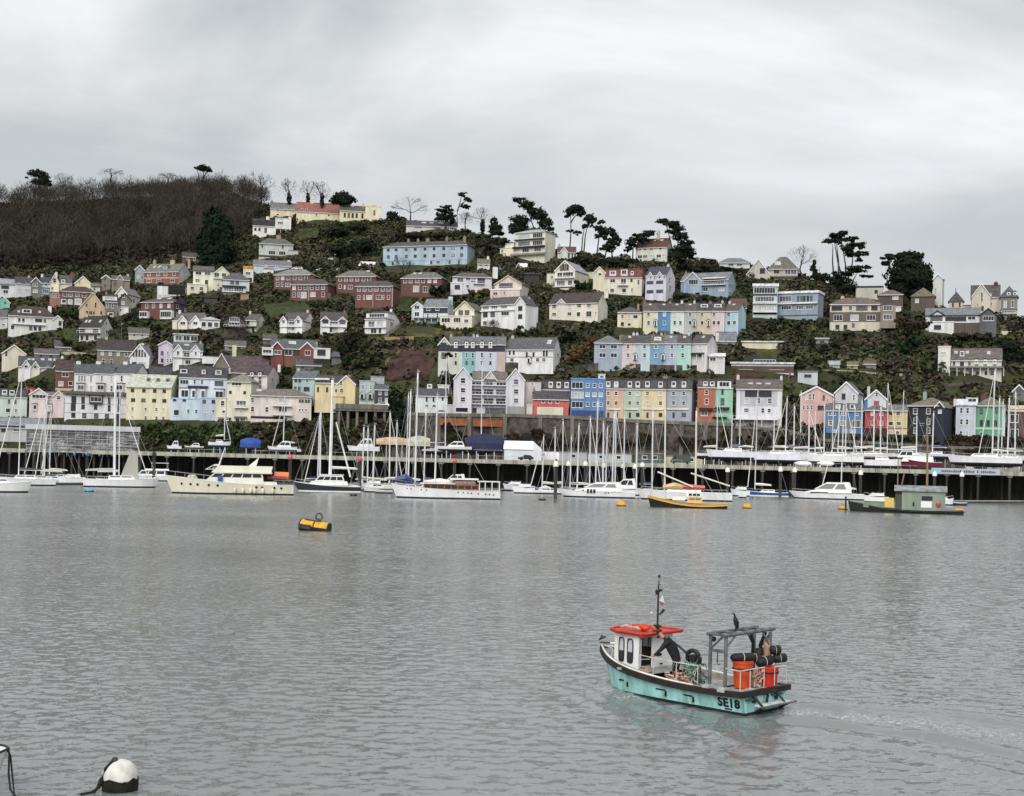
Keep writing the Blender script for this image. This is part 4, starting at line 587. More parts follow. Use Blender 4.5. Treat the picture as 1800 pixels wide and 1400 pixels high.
H('cream tall house with a hipped roof and curved balconies', 397, 440, 752, 672, 657, 'ded7bd', 'hip', '7a766c', [('p', 675, 7, 17, 416), ('d', 690, 5, 5, 405, 430), ('p', 709, 9, 17, 424), (725, 5, 6, 424), (709, 10, 4, 404), ('p', 738, 7, 8, 418)], s=364, x2=455, group=FR, dp=10, ex=[('A', 380, 398, 701, 752, 'dcd4ba', .4, 5), ('w', 392, 710, 7, 10, .4), ('w', 394, 725, 6, 6, .4), ('B', 412, 436, 717, 2), ('Y', 383, 406, 736, 742, '5c5650', .9), ('V', 412, 434, 733, 745, 1.2)])
H('shell-pink flats with a hipped roof and central white balconies', 441, 547, 737, 697, 684, 'dccdc6', 'hip', '6f6662', [(705, 9, 6, 444, 469), (721, 9, 6, 444, 469), ('p', 705, 10, 15, 497), ('p', 720, 9, 15, 497), ('d', 704, 5, 4, 527, 532, 538, 543), (720, 5, 4, 527, 532, 538, 543)], s=364, group=FR, dp=10, ex=[('B', 479, 513, 714, 3, 1.4), ('B', 479, 513, 730, 3, 1.4), ('K', 455, 689, 9, 4), ('N', 733, 737, '2a2826', 441, 500)])
H('pale pink house with two dormers and a balconied end gable', 432, 469, 695, 660, 643, 'd5cac6', 'gx', '473f44', [('d', 664, 5, 4, 444, 457), ('d', 671, 5, 4, 457), ('d', 679, 5, 4, 457)], s=377, x2=492, dp=11, group=LOW, ex=[('D', 443, 659, 6, 5, 'd5cac6'), ('D', 457, 659, 6, 5, 'd5cac6'), ('C', 480, 641, 5, 'd0c6c0')], S=[(478, 667, 4, 8)])
r_ = H('old chapel with a long brown roof and a small cream bellcote', 392, 472, 668, 655, 627, '6f655c', 'gx', '55494a', [], s=384, dp=11, group=LOW, name='chapel', cat='chapel', ex=[('G', 376, 402, 645, 624, '7a6f64', .8), ('A', 356, 384, 629, 642, 'd3d9da', .2, 5, '4a4442'), ('C', 412, 608, 7, 'd8d0a4')])
H('pale teal house with a slate roof left of the yellow house', 514, 552, 697, 665, 653, '9cc0be', 'gx', '5b6266', [('d', 669, 6, 4, 520, 527), (669, 7, 6, 540), ('d', 683, 6, 4, 519, 526), ('d', 684, 7, 10, 539)], s=377, x2=568, dp=9, group=LOW)
H('butter-yellow house with a big plain gable over the viaduct', 553, 600, 708, 673, 661, 'dcc890', 'gx', '4a4340', [('d', 671, 6, 5, 559, 566, 573), ('d', 685, 8, 4, 559, 575), ('p', 687, 7, 9, 593)], s=371, x2=611, dp=8, group=LOW, ex=[('N', 665, 668, 'e4e4de', 553, 579), ('C', 607, 660, 8, 'd8d0b0'), ('G', 594, 626, 676, 661, 'd9c487', 1.0), ('w', 601, 674, 5, 8, 1.0), ('w', 602, 687, 7, 8, 1.0), ('A', 584, 606, 698, 708, 'd6c285', 1.8, 3, 'c4b27a')])
H('grey-mint flat-fronted house with two arched porches', 631, 658, 715, 671, 669, 'a9bcba', 'parapet', '9aaaa8', [(681, 8, 4, 638, 652), ('p', 697, 8, 7, 636, 650)], s=367, group=LOW, dp=8, ex=[('P', 636, 689, 9, 12, 'b4c4c2'), ('P', 650, 689, 9, 12, 'b4c4c2'), ('A', 652, 676, 661, 690, 'a4b0b2', -3, 5, '8c979a'), ('R', 637, 712, 9, 8, 'c9cdb4'), ('R', 652, 712, 9, 8, 'c9cdb4')])
H('small slate-hung house with white windows right of the grey-mint house', 658, 682, 714, 685, 677, '45434c', 'gx', '55585c', [(691, 7, 5, 668, 679), (704, 9, 5, 668, 679)], s=366.5, group=LOW, dp=6)
H('white low house with a slate roof and a rounded white gable at its right', 730, 786, 726, 696, 684, 'd6dee2', 'gx', '4e4c4e', [('d', 702, 7, 3, 750, 762), ('d', 701, 5, 3, 778), (714, 5, 6, 750, 763)], s=366, group=LOW, dp=8, ex=[('D', 755, 680, 9, 5), ('A', 786, 800, 712, 726, 'bcbcbe', .6, 4), ('A', 770, 790, 676, 690, 'dedede', -4, 3)])
H('lilac-white block of flats with two tall gables and three tiers of balconies', 829, 890, 731, 669, 655, 'c9c6d2', 'gx', '6a625d', [('d', 673, 7, 15, 838, 881), ('d', 673, 7, 14, 859), ('d', 689, 9, 16, 838, 859, 880), ('d', 705, 9, 16, 838, 859, 880), ('d', 722, 9, 8, 834), ('d', 722, 10, 36, 871)], s=364, group=FR, dp=13, name='apartment_block', cat='apartment block', ex=[('G', 798, 830, 668, 648, 'cfccd8', 1.3), ('G', 890, 922, 668, 648, 'cfccd8', 1.3), ('w', 814, 671, 9, 10, 1.3), ('w', 814, 688, 9, 9, 1.3), ('w', 814, 704, 9, 9, 1.3), ('w', 907, 671, 9, 10, 1.3), ('w', 907, 688, 9, 9, 1.3), ('w', 907, 704, 9, 9, 1.3), ('B', 830, 890, 678, 3, 1.2), ('B', 830, 890, 694.5, 3, 1.2), ('B', 830, 890, 711, 3, 1.2), ('G', 851, 872, 668, 654, 'd4d2da', 1.2, 667), ('w', 861, 662, 4, 4, 1.2), ('N', 714, 731, '9b9ba2', 891, 922, 1.3), ('R', 812, 722, 21, 7, '20', 1.3), ('A', 922, 952, 669, 731, 'cbbcc2', -1.5, 8, '6a625d'), ('w', 936, 673, 3, 5, -1.5), ('w', 936, 689, 3, 5, -1.5)])
H('red-orange house with three small windows over a wide cream garage door', 936, 999, 734, 702, 690, 'd0503c', 'gx', '494448', [(706, 6, 7, 955, 967, 980)], s=362, group=FR, dp=7, ex=[('R', 967, 724, 44, 14, 'd4cfb4'), ('K', 961, 696, 5, 4, 1), ('A', 926, 936, 714, 734, 'd0ccc0', .4, 3)])
H('dark slate house with three white dormers behind the red-orange house', 952, 1001, 700, 686, 669, 'c9c6c2', 'mans', '4a4648', [], s=371, group=FR, dp=7, ex=[('D', 968, 676, 8, 9, 'dedede'), ('D', 982, 676, 8, 9, 'dedede'), ('D', 996, 676, 8, 9, 'dedede')])
H('bright blue flat-roofed block with white-framed windows in three tiers', 1002, 1063, 734, 667, 665, '4d85c4', 'parapet', '6d8fb8', [('p', 678, 11, 21, 1015), (678, 8, 7, 1033, 1045, 1056), ('b', 695, 11, 22, 1015), ('b', 694, 8, 8, 1033, 1045, 1056), ('p', 712, 11, 20, 1015), (711, 8, 7, 1033, 1045, 1056), ('d', 728, 8, 12, 1013, 1032, 1050)], s=363, group=FR, dp=8, name='apartment_block', cat='apartment block', ex=[('N', 722, 733, '2a4f96', 1004, 1061, -.01), ('A', 1052, 1064, 658, 667, 'd4d8d8', -1, 4, 'd4d8d0'), ('w', 1058, 662, 8, 5, -1, 'p')])
PT = 'pastel waterfront terrace with slate mansards'
for i, (x0, x1, c, nm, xs, yb) in enumerate([(1064, 1095, 'd6ae92', 'peach', (1069, 1083), 737), (1095, 1126, 'b2c6ac', 'sage green', (1107, 1121), 738), (1126, 1170, 'dcc796', 'primrose yellow', (1138, 1161), 740), (1170, 1215, 'a1a9bb', 'grey-blue', (1184, 1202), 742)]):
    H(nm + ' house in the pastel waterfront terrace', x0, x1, yb, 684 + i * .5, 667, c, 'mans', '4a484b', [(692, 8, 6, *xs), (709, 8, 6, *xs), ('d', 729, 7, 7, xs[1]), ('d', 730, 9, 4, xs[0])], s=363, x2=1223 if i == 3 else None, dp=8, group=PT,
      ex=[('D', x, 675, 8, 9, 'e0e0de', 'f') for x in xs] + [('N', 718, 721, 'e0dccc', x0 + 3, x1 - 4, .3)] + ([('C', 1170, 661, 9, '77757e')] if i == 2 else []))
H('burnt-orange house with one column of white windows', 1225, 1256, 745, 682, 668, 'bd5f3c', 'mans', '5a5453', [(690, 9, 6, 1242), (706, 10, 6, 1242), ('p', 727, 9, 12, 1238)], s=362.5, group=FR, dp=8, ex=[('D', 1240, 674, 8, 7, 'dedede', 'f'), ('D', 1252, 674, 8, 7, 'dedede', 'f'), ('V', 1228, 1256, 718, 722, 1.2, '2c2826')])
H('mint-green house with a glazed white roof dormer, next to the burnt-orange one', 1256, 1287, 745, 683, 668, '8cc9ae', 'mans', '4a4a4e', [('d', 689, 9, 4, 1270), ('d', 706, 11, 6, 1270)], s=362.5, group=FR, dp=8, ex=[('D', 1273, 676, 24, 12, 'd6dadc', 'f'), ('B', 1252, 1278, 734, 5, 1.3, '262a28'), ('V', 1256, 1282, 717, 722, 1.2, '2c2826'), ('N', 736, 745, '5fa478', 1256, 1284, .2)])
H('pale lilac villa with a ribbon window, raised on a white balcony', 1293, 1374, 739, 684, 668, 'b9b9c6', 'gx', '5f5853', [('d', 692, 11, 47, 1333), (705, 10, 8, 1313, 1333, 1353), ('p', 722, 8, 9, 1312), (722, 8, 5, 1322), ('p', 722, 9, 5, 1341), (722, 8, 6, 1352)], s=362, group=FR, dp=9, ex=[('N', 715, 737, 'd2d0dc', 1294, 1373, .02), ('w', 1312, 722, 9, 8, .08), ('w', 1341, 722, 6, 9, .08), ('w', 1352, 722, 6, 8, .08), ('K', 1319, 676, 9, 3), ('K', 1334, 676, 9, 3), ('K', 1350, 676, 9, 3), ('N', 685, 737, 'd8d8de', 1294, 1300, .06), ('N', 685, 737, 'd8d8de', 1366, 1373, .06), ('B', 1288, 1366, 738, 5, 2.2), ('C', 1297, 660, 5, 'c9c9cc'), ('C', 1374, 661, 4, 'c9c9cc')])
H('salmon-pink gabled house with a recessed porch', 1406, 1463, 733, 695, 680, 'd8a79f', 'gy', '7a706c', [(698, 12, 4, 1418, 1424, 1430), ('d', 699, 9, 4, 1448), (717, 9, 4, 1413, 1420, 1427), ('d', 717, 8, 16, 1445)], s=368, group=FR, dp=9, ex=[('N', 707, 708, 'e2bcb4')])
H('lilac-white gabled house above the royal blue house', 1467, 1507, 722, 691, 672, 'c6c7d0', 'gy', '64666a', [('d', 697, 10, 6, 1483), (699, 10, 4, 1501)], s=372, x2=1517, dp=9, group=FR)
H('royal blue house with a grey slate-hung band and white dormers', 1451, 1516, 773, 722, 711, '3b7cbc', 'gx', '5c6066', [(727, 8, 6, 1459, 1466, 1483, 1506), (744, 9, 8, 1460, 1482), ('p', 745, 13, 14, 1505), ('b', 761, 10, 7, 1467), (761, 11, 10, 1499)], s=361, group=FR, dp=8, base=7, ex=[('N', 738, 753, '74787c'), ('w', 1460, 744, 6, 9, .06), ('w', 1482, 744, 9, 9, .06), ('w', 1505, 745, 14, 13, .06, 'p'), ('D', 1473, 715, 9, 8, 'dedede', 'f'), ('D', 1498, 715, 9, 8, 'dedede', 'f'), ('R', 1486, 760, 4, 9, 'c0483a')])
H('white gabled house with a bright red panel, behind the crimson house', 1521, 1558, 720, 702, 686, 'ccd0d6', 'gy', '85898e', [(694, 7, 5, 1541)], s=370, group=FR, dp=8, ex=[('N', 705, 717, 'c23440', 1536, 1545), ('N', 703, 720, '3b7cbc', 1519, 1525), ('C', 1527, 680, 5, 'c4c4c4')])
H('crimson house with four white windows', 1519, 1560, 778, 722, 711, 'b9303f', 'hip', '5c5d60', [(727, 8, 7, 1534, 1549), (744, 8, 7, 1534, 1549), ('d', 763, 10, 12, 1529, 1547)], s=361, group=FR, dp=8, base=6, ex=[('N', 753, 778, '4a2024')])
H('golden yellow narrow house between crimson and navy', 1560, 1594, 779, 722, 713, 'd9bd70', 'gx', '6c6c6a', [('p', 727, 9, 8, 1566, 1579), ('p', 745, 8, 8, 1566, 1580), ('p', 761, 7, 8, 1565, 1577)], s=361, group=FR, dp=8, base=6, ex=[('N', 752.5, 754, '4a443c'), ('R', 1577, 777, 20, 6, '20')])
H('navy blue tall house with a mossy roof and pale windows', 1595, 1650, 776, 714, 699, '2c3040', 'hip', '6d6656', [(723, 11, 8, 1609, 1632), (740, 11, 7, 1609), (741, 11, 7, 1632), (757, 11, 7, 1609, 1632)], s=360, x2=1677, dp=12, group=FR, base=6, ex=[('C', 1612, 689, 6, '93a59c'), ('C', 1665, 702, 4, 'c9c6b8'), ('G', 1645, 1660, 716, 707, '2c3244', .4), ('w', 1653, 724, 6, 6, .4), ('N', 744, 745.2, '9a9ca4', 1616, 1625, .02), ('N', 748, 749, '9a9ca4', 1617, 1624, .02), ('B', 1600, 1640, 772, 3, 1, '33343a')], S=[(1668, 736, 5, 7)])
H('very pale blue tall house with a white roof dormer beside the green house', 1679, 1714, 789, 713, 703, 'bcc6d8', 'mono', 'c9cdd4', [(722, 10, 6, 1690, 1701), (742, 10, 6, 1690, 1700), (763, 10, 6, 1689, 1700), ('d', 783, 6, 7, 1689)], s=360, group=FR, dp=8, base=5, ex=[('D', 1709, 704, 20, 8, 'dcdcde', 'f')])
H('emerald green house with a pale horizontal band', 1714, 1765, 785, 714, 698, '57a982', 'hip', '6b6a60', [('d', 723, 9, 6, 1725), ('d', 722, 9, 5, 1751), ('d', 744, 10, 6, 1725, 1737), ('d', 744, 10, 5, 1750), (765, 10, 6, 1725)], s=360, group=FR, dp=9, base=5, ex=[('N', 752, 755.5, 'a9d8c0', 1713, 1765, .1), ('C', 1729, 696, 10, '6a4338'), ('N', 714, 785, 'c0d4d8', 1760, 1766, .12)])
H('brown brick house with a scalloped cream parapet at the right edge', 1771, 1812, 786, 720, 713, '5f423a', 'parapet', 'd2c8b0', [('p', 736, 14, 15, 1783), ('p', 763, 17, 15, 1783)], s=360, group=FR, dp=8, base=5, ex=[('N', 721, 724, 'd2c8b0'), ('N', 725, 785, 'cfc5ae', 1771, 1774, .05)])

# smaller buildings squeezed between the rows
EXT = 'small outbuildings between the rows'
for lb, x0, x1, yb, ye, yr, c, rf, rc, w in [
    ('dark-roofed cottage above the tall white terrace', 262, 306, 668, 658, 645, '8f8b86', 'gx', '454246', [('d', 662, 4, 4, 275, 290)]),
    ('dull red garden shed below the lilac house', 273, 287, 649, 642, 640, '5c2c2e', 'parapet', '4a2628', []),
    ('dark pergola shed below the cream balcony house', 358, 382, 533, 524, 521, '4a4440', 'flat', '3c3836', []),
    ('tan panelled shed below the twin-windowed bungalow', 423, 437, 528, 518, 517, 'a5845c', 'parapet', '8a6c48', []),
    ('black carport with parked cars below the stepped modern house', 921, 948, 496, 483, 480, '3a3836', 'flat', '45423f', []),
    ('cream garage left of the red-mansard house', 1031, 1043, 492, 480, 479, 'd0c9aa', 'parapet', 'b9b294', []),
    ('brown-roofed shed at the right end of the upper painted terrace', 1284, 1312, 556, 541, 526, '6c5c4c', 'gx', '5c4c42', []),
    ('pale lean-to behind the tan gable', 160, 176, 516, 504, 499, 'c9c9c6', 'mono', '6a6864', [('d', 508, 4, 3, 166)]),
    ('mossy-roofed outhouse right of the villa with red gables', 583, 600, 640, 628, 620, '6a6c70', 'mono', '54565a', []),
    ('stone bothy in the garden below the timber chalet', 462, 486, 606, 596, 588, '6c6660', 'gx', '55504c', [('d', 600, 4, 4, 470)]),
    ('grey summerhouse in the overgrown garden above the navy house', 1434, 1456, 606, 597, 594, '8f9290', 'flat', 'a4a6a2', [('d', 601, 3, 8, 1445)]),
    ('pale greenhouse in the terraced garden above the pink and blue gables', 1458, 1476, 648, 640, 636, 'a9aea8', 'gx', '9aa09c', []),
    ('small cream chalet in the garden above the yellow house', 1489, 1508, 650, 642, 637, 'a59e7c', 'gx', '6c6450', [('d', 645, 3, 3, 1498)]),
    ('brown cabin in the garden below the cream and brown bungalow', 1518, 1540, 648, 640, 635, '8c8464', 'gx', '5c5444', []),
    ('grey-roofed cottage behind the white cottages at the left', 60, 104, 634, 622, 614, '84807a', 'gx', '5a5654', [('d', 627, 4, 4, 72, 90)]),
    ('stone cottage with a slate roof below the white bungalow', 96, 134, 622, 610, 600, '7a746a', 'gx', '504e50', [(614, 5, 4, 105, 122)]),
    ('white-walled cottage half buried in shrubs above the stone long house', 226, 262, 598, 586, 577, 'c4c2bc', 'gx', '56524e', [(590, 5, 4, 236, 250)]),
    ('grey bungalow among shrubs right of the octagonal conservatory', 395, 432, 618, 608, 600, '9a968c', 'gx', '5c5854', [('d', 612, 4, 5, 405, 420)]),
    ('dim slate-roofed house above the pale teal house', 520, 566, 652, 642, 632, '77736c', 'gx', '505054', [('d', 646, 4, 4, 532, 552)]),
    ('low brick cottage left of the holm oak foot', 320, 352, 462, 452, 445, '6c4c44', 'gx', '4a4442', [(456, 4, 4, 330, 342)])]:
    H(lb, x0, x1, yb, ye, yr, c, rf, rc, w, dp=5, group=EXT, name='cottage' if 'cottage' in lb or 'house' in lb.split()[1:3] else 'outbuilding', cat='cottage' if 'cottage' in lb else 'outbuilding')
# ---------------------------------------------------------------- boatyard quay, sea wall, viaduct
QZ = 6.85
STONE = mat('wall_stone', (.085, .073, .06), .9, .45, .7, bump=.8, bscale=2.5)
TERRA = mat('terracotta_panel', lin('9a6040', .8), .85, .25, .5)
PILE = mat('weathered_pile', (.06, .058, .054), .8, .4, .8, streak=True)
BEAM = mat('quay_beam', (.36, .355, .3), .85, .3, .35, streak=True)
def quay_edge(px): return at(px, 0, float(np.interp(px, [200, 1790], [336, 297])))
def build_quay():
    pa = [quay_edge(px) for px in (-80, 500, 800, 1100, 1400, 1700, 2050)]
    xa, ya = pa[0].x, pa[0].y; xb, yb_ = pa[-1].x, pa[-1].y
    u = Vector((xb - xa, yb_ - ya, 0)); Ln = u.length; ang = math.atan2(u.y, u.x)
    root = empty('boatyard_quay', (xa, ya, QZ), ang, 'long pale-edged boatyard quay standing on dark piles', 'quay')
    ob('deck', MB().box(0, Ln, .3, 95, -.5, 0), mat('yard_tarmac', (.12, .118, .11), .9, .3, .2), root)
    n = 38
    for i in range(n):
        x = Ln * (i + .03) / n
        ob('edge_beam', MB().box(x, x + Ln / n - .12, -.1, .32, -.85, .12), BEAM, root)
    wall = MB().box(0, Ln, 17, 17.6, -12, -.5); ob('back_wall', wall, PILE, root)
    me = MB().lathe([(.28, -12), (.26, -.9)], 8).mesh('pile'); me.materials.append(PILE)
    cap = MB().box(-.55, .55, -.3, .5, -1.25, -.86).mesh('pile_cap'); cap.materials.append(BEAM)
    for r_, y in ((0, .7), (1, 8)):
        for i in range(42):
            x = Ln * (i + .5) / 42
            p = ob('pile', me, None, root, (x, y, 0))
            if r_ == 0: ob('pile_cap', cap, None, p)
    # hand rail along the edge
    for i in range(15):
        x0 = Ln * (.02 + i / 15.5); r = MB().tube([(x0, .15, 1.0), (x0 + 11, .15, 1.0)], .03, 5)
        for k in range(6): r.tube([(x0 + k * 2.2, .15, .1), (x0 + k * 2.2, .15, 1.0)], .03, 5)
        if i % 4 != 2: ob('guard_rail', r, STEEL, root)
    return root
build_quay()
def wall_run(label, pts, s, mt, piers=0, top=.4, arches=(), name='retaining_wall', panels=()):
    """a wall following the street: pts = [(px, ytop)...], foot on the yard"""
    P = [at(px, py, yrow(px, py, s)) for px, py in pts]
    root = empty(name, (P[0].x, P[0].y, QZ), 0, label, 'wall')
    o = P[0]; b = MB(); c = MB()
    for i in range(len(P) - 1):
        a, d = P[i] - o, P[i + 1] - o; za, zb = P[i].z - QZ, P[i + 1].z - QZ
        b.add([(a.x, a.y, -1), (d.x, d.y, -1), (d.x, d.y, zb), (a.x, a.y, za), (a.x, a.y + 1, -1), (d.x, d.y + 1, -1), (d.x, d.y + 1, zb), (a.x, a.y + 1, za)], [(0, 1, 2, 3), (5, 4, 7, 6), (3, 2, 6, 7), (1, 5, 6, 2), (4, 0, 3, 7)])
        c.add([(a.x, a.y - .35, za - top), (d.x, d.y - .35, zb - top), (d.x, d.y - .35, zb + .5), (a.x, a.y - .35, za + .5), (a.x, a.y + 1.1, za - top), (d.x, d.y + 1.1, zb - top), (d.x, d.y + 1.1, zb + .5), (a.x, a.y + 1.1, za + .5)], [(0, 1, 2, 3), (5, 4, 7, 6), (3, 2, 6, 7), (0, 4, 5, 1), (1, 5, 6, 2), (4, 0, 3, 7)])
    ob('masonry', b, mt, root); ob('parapet', c, CONC, root)
    def pt(px):
        xs = [p[0] for p in pts]; py = float(np.interp(px, xs, [p[1] for p in pts])); return at(px, py, yrow(px, py, s)) - o
    for px in piers or ():
        q = pt(px); ob('pier', MB().box(q.x - .5, q.x + .5, q.y - .5, q.y + .2, -1, q.z + o.z - QZ - top), CONC, root)
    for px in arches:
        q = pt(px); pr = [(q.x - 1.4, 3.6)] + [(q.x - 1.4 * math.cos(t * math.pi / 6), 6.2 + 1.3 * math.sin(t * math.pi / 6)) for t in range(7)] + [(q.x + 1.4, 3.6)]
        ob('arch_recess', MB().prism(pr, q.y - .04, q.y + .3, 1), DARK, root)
    for p0, p1, y0, y1 in panels:
        q = pt(p0); r = pt(p1); k = (q.y + o.y) / F; hy = HY + (p0 - CX) * .0227
        ob('panel', MB().box(q.x, r.x, min(q.y, r.y) - .12, max(q.y, r.y) + .1, (hy - y1) * k + CAMZ - QZ, (hy - y0) * k + CAMZ - QZ), TERRA, root)
    return root
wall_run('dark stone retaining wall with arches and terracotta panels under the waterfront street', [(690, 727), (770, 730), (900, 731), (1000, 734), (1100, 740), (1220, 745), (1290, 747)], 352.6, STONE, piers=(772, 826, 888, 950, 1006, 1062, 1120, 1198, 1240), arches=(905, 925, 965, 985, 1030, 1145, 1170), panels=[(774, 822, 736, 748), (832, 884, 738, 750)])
wall_run('rough dark retaining wall with a rail, right of the arched stone wall', [(1290, 752), (1380, 757), (1450, 775), (1560, 781), (1680, 788), (1810, 791)], 352.6, STONE, piers=(1300, 1345, 1390, 1440, 1505, 1585, 1675, 1760), top=.25)
def viaduct():
    P = at(636, 717, yrow(636, 717, 358)); k = P.y / F; root = empty('street_viaduct', P, -math.atan2(P.x, P.y), 'short concrete road viaduct on square columns below the slate-hung house', 'viaduct')
    hw = 46 * k; ob('road_slab', MB().box(-hw, hw, 0, 9, -1.0, -.2), CONC, root); ob('parapet', MB().box(-hw, hw, -.2, .1, -.4, 1.0), CONC, root)
    for i in range(6): x = -hw + 1 + (2 * hw - 2) * i / 5; ob('column', MB().box(x - .35, x + .35, .4, 1.1, -12, -1.0), CONC, root)
    ob('back_wall', MB().box(-hw, hw, 7, 7.6, -12, -1), STONE, root)
viaduct()
def ramp_wall(label, pts, h=1.2, mt=None, name='garden_wall', w=.5, cat='wall'):
    b = MB(); Q = [gpt(*p) for p in pts]; o = Q[0]
    for i in range(len(Q) - 1):
        a, d = Q[i] - o, Q[i + 1] - o
        b.add([(a.x, a.y, a.z - 1.5), (d.x, d.y, d.z - 1.5), (d.x, d.y, d.z + h), (a.x, a.y, a.z + h), (a.x, a.y + w, a.z - 1.5), (d.x, d.y + w, d.z - 1.5), (d.x, d.y + w, d.z + h), (a.x, a.y + w, a.z + h)], [(0, 1, 2, 3), (5, 4, 7, 6), (3, 2, 6, 7), (1, 5, 6, 2), (4, 0, 3, 7)])
    return ob(name, b, mt or STONE, None, o, label=label, cat=cat)
PALE = mat('pale_garden_wall', (.34, .31, .25), .9, .3, .5)
ramp_wall('sandy boarded fence curving down the slope beside the red earth bank', [(677, 644), (690, 634), (705, 622), (722, 608)], 1.6, mat('new_board', lin('b79a68', .8), .8, .25, 1), 'board_fence', cat='fence')
ramp_wall('sandy fence along the top of the curved drive', [(668, 601), (700, 601), (727, 600)], 1.6, mat('new_board2', lin('a88a62', .8), .8, .25, 1), 'board_fence', cat='fence')
ramp_wall('curved grey drive wall below the pale blue gabled house', [(676, 597), (690, 586), (702, 575), (716, 566)], 1.2, PALE)
ramp_wall('straight grey wall sloping down the bare garden right of the painted terrace', [(1268, 655), (1275, 637), (1290, 618), (1297, 606)], .9, PALE)
ramp_wall('tall grey buttress wall beside the small studio', [(1386, 672), (1393, 650), (1399, 638)], 1.6, PALE)
ramp_wall('low cream terrace wall at the right edge below the crest', [(1748, 590), (1792, 592)], 1.6, mat('cream_wall', (.55, .52, .42), .85, .2, .6))
ramp_wall('dark stone wall with garden arches under the white long cottage', [(876, 655), (900, 655), (930, 656), (968, 656)], 3.0, STONE)
ramp_wall('mossy stone terrace below the lower painted terrace', [(1020, 655), (1060, 650), (1100, 652), (1170, 655), (1225, 655)], 2.2, STONE)
for i, (pts, h, lb) in enumerate([([(1455, 640), (1480, 640), (1520, 643), (1560, 645)], 1.0, 'upper pale terrace wall in the overgrown garden above the salmon house'), ([(1440, 655), (1500, 656), (1540, 660), (1600, 662)], .8, 'middle pale terrace wall in the overgrown garden above the salmon house'), ([(1520, 605), (1560, 606), (1585, 607)], 1.0, 'short grey garden wall below the brown bungalow'), ([(1390, 612), (1420, 614), (1455, 612)], .8, 'low stone wall under the slate-blue modern house'), ([(1660, 680), (1700, 678), (1760, 682)], 1.0, 'dark garden wall under the towered villa'), ([(88, 626), (130, 624), (168, 628)], 1.1, 'brown garden wall above the white cottages'), ([(590, 470), (640, 473), (700, 474)], .8, 'low road wall in front of the light blue terrace'), ([(540, 468), (590, 470)], .8, 'road wall left of the white van'), ([(930, 468), (960, 476)], 1.0, 'stone wall below the stepped modern house'), ([(1000, 525), (1040, 520), (1062, 524)], 1.0, 'wall under the red-mansard house')]):
    ramp_wall(lb, pts, h, PALE if i in (0, 1, 5, 9) else STONE)
# steps of red earth
# ---------------------------------------------------------------- vans and cars
TYRE = mat('tyre', (.02, .02, .02), .8, .2)
def vehicle(label, px, py, ln, hx, kind='car', s=None, left=True, z=None):
    P = gpt(px, py) if s is None else at(px, py, yrow(px, py, s))
    if z is not None: P.z = z
    root = empty('van' if kind == 'van' else 'car', P, -math.atan2(P.x, P.y), label, 'van' if kind == 'van' else 'car')
    Lc = ln or {'van': 5.4, 'car': 4.3}[kind]; a = Lc / 2; d = -1 if left else 1
    pr = [(-a, .35), (a, .35), (a, 1.95), (a - .2, 2.3), (-a + 1.0, 2.3), (-a + .35, 1.25), (-a, 1.0)] if kind == 'van' else [(-a, .35), (a, .35), (a, .85), (a - .15, .95), (a - .9, 1.42), (-a + 1.6, 1.45), (-a + .95, .95), (-a, .8)]
    pr = [(x * (-d), z_) for x, z_ in pr]
    ob('body', MB().prism(pr, 0, 1.75, 1), gel(hx), root)
    gp = [(-a + .6, 1.3), (-a + 1.4, 1.3), (-a + 1.4, 2.05), (-a + 1.02, 2.05)] if kind == 'van' else [(-a + 1.1, .98), (a - .9, .98), (a - 1.15, 1.33), (-a + 1.6, 1.36)]
    ob('side_window', MB().prism([(x * (-d), z_) for x, z_ in gp], -.02, .02, 1), GLASS, root)
    for x in (-a + .8, a - .8):
        for y in (-.03, 1.58):
            w = ob('wheel', MB().tube([(x, y, .33), (x, y + .2, .33)], .33, 12), TYRE, root)
vehicle('white panel van parked left of the light blue terrace', 648, 470, 8.4, 'e4e4e2', 'van')
vehicle('white estate car on the road left of the panel van', 601, 476, 4.8, 'dcdcdc')
vehicle('white car on the road above the left rear brick block', 566, 478, 5.5, 'd8dade')
vehicle('pale car half behind the left rear brick block roof', 523, 475, 5, 'd4d4d4')
vehicle('white van below the stepped modern house', 917, 473, 4.6, 'e6e6e6', 'van')
vehicle('silver car on the road right of the mossy-roofed cottage', 879, 476, 4.3, 'b9bcc0')
vehicle('pale pickup parked by a gate above the brick blocks', 584, 458, 3.6, 'c9ccd0')
vehicle('red car parked above the pink gabled house', 54, 688, 4.2, 'a33b36', s=379, left=False)
vehicle('white car on the viaduct by the slate-hung house', 671, 716, 4.2, 'e0e2e4', s=362)
vehicle('silver car on the street left of the flats', 775, 730, 4.2, 'c3c6ca', s=360)
vehicle('dark green van among the boats on the quay', 1196, 812, 5, '3f4a46', 'van', s=330, z=QZ)
vehicle('white van on the quay behind the tent', 965, 808, 5.2, 'e0e0e0', 'van', s=335, z=QZ)
vehicle('black car parked on the quay near the white tent', 924, 812, 3.8, '2c2e30', s=318, z=QZ)
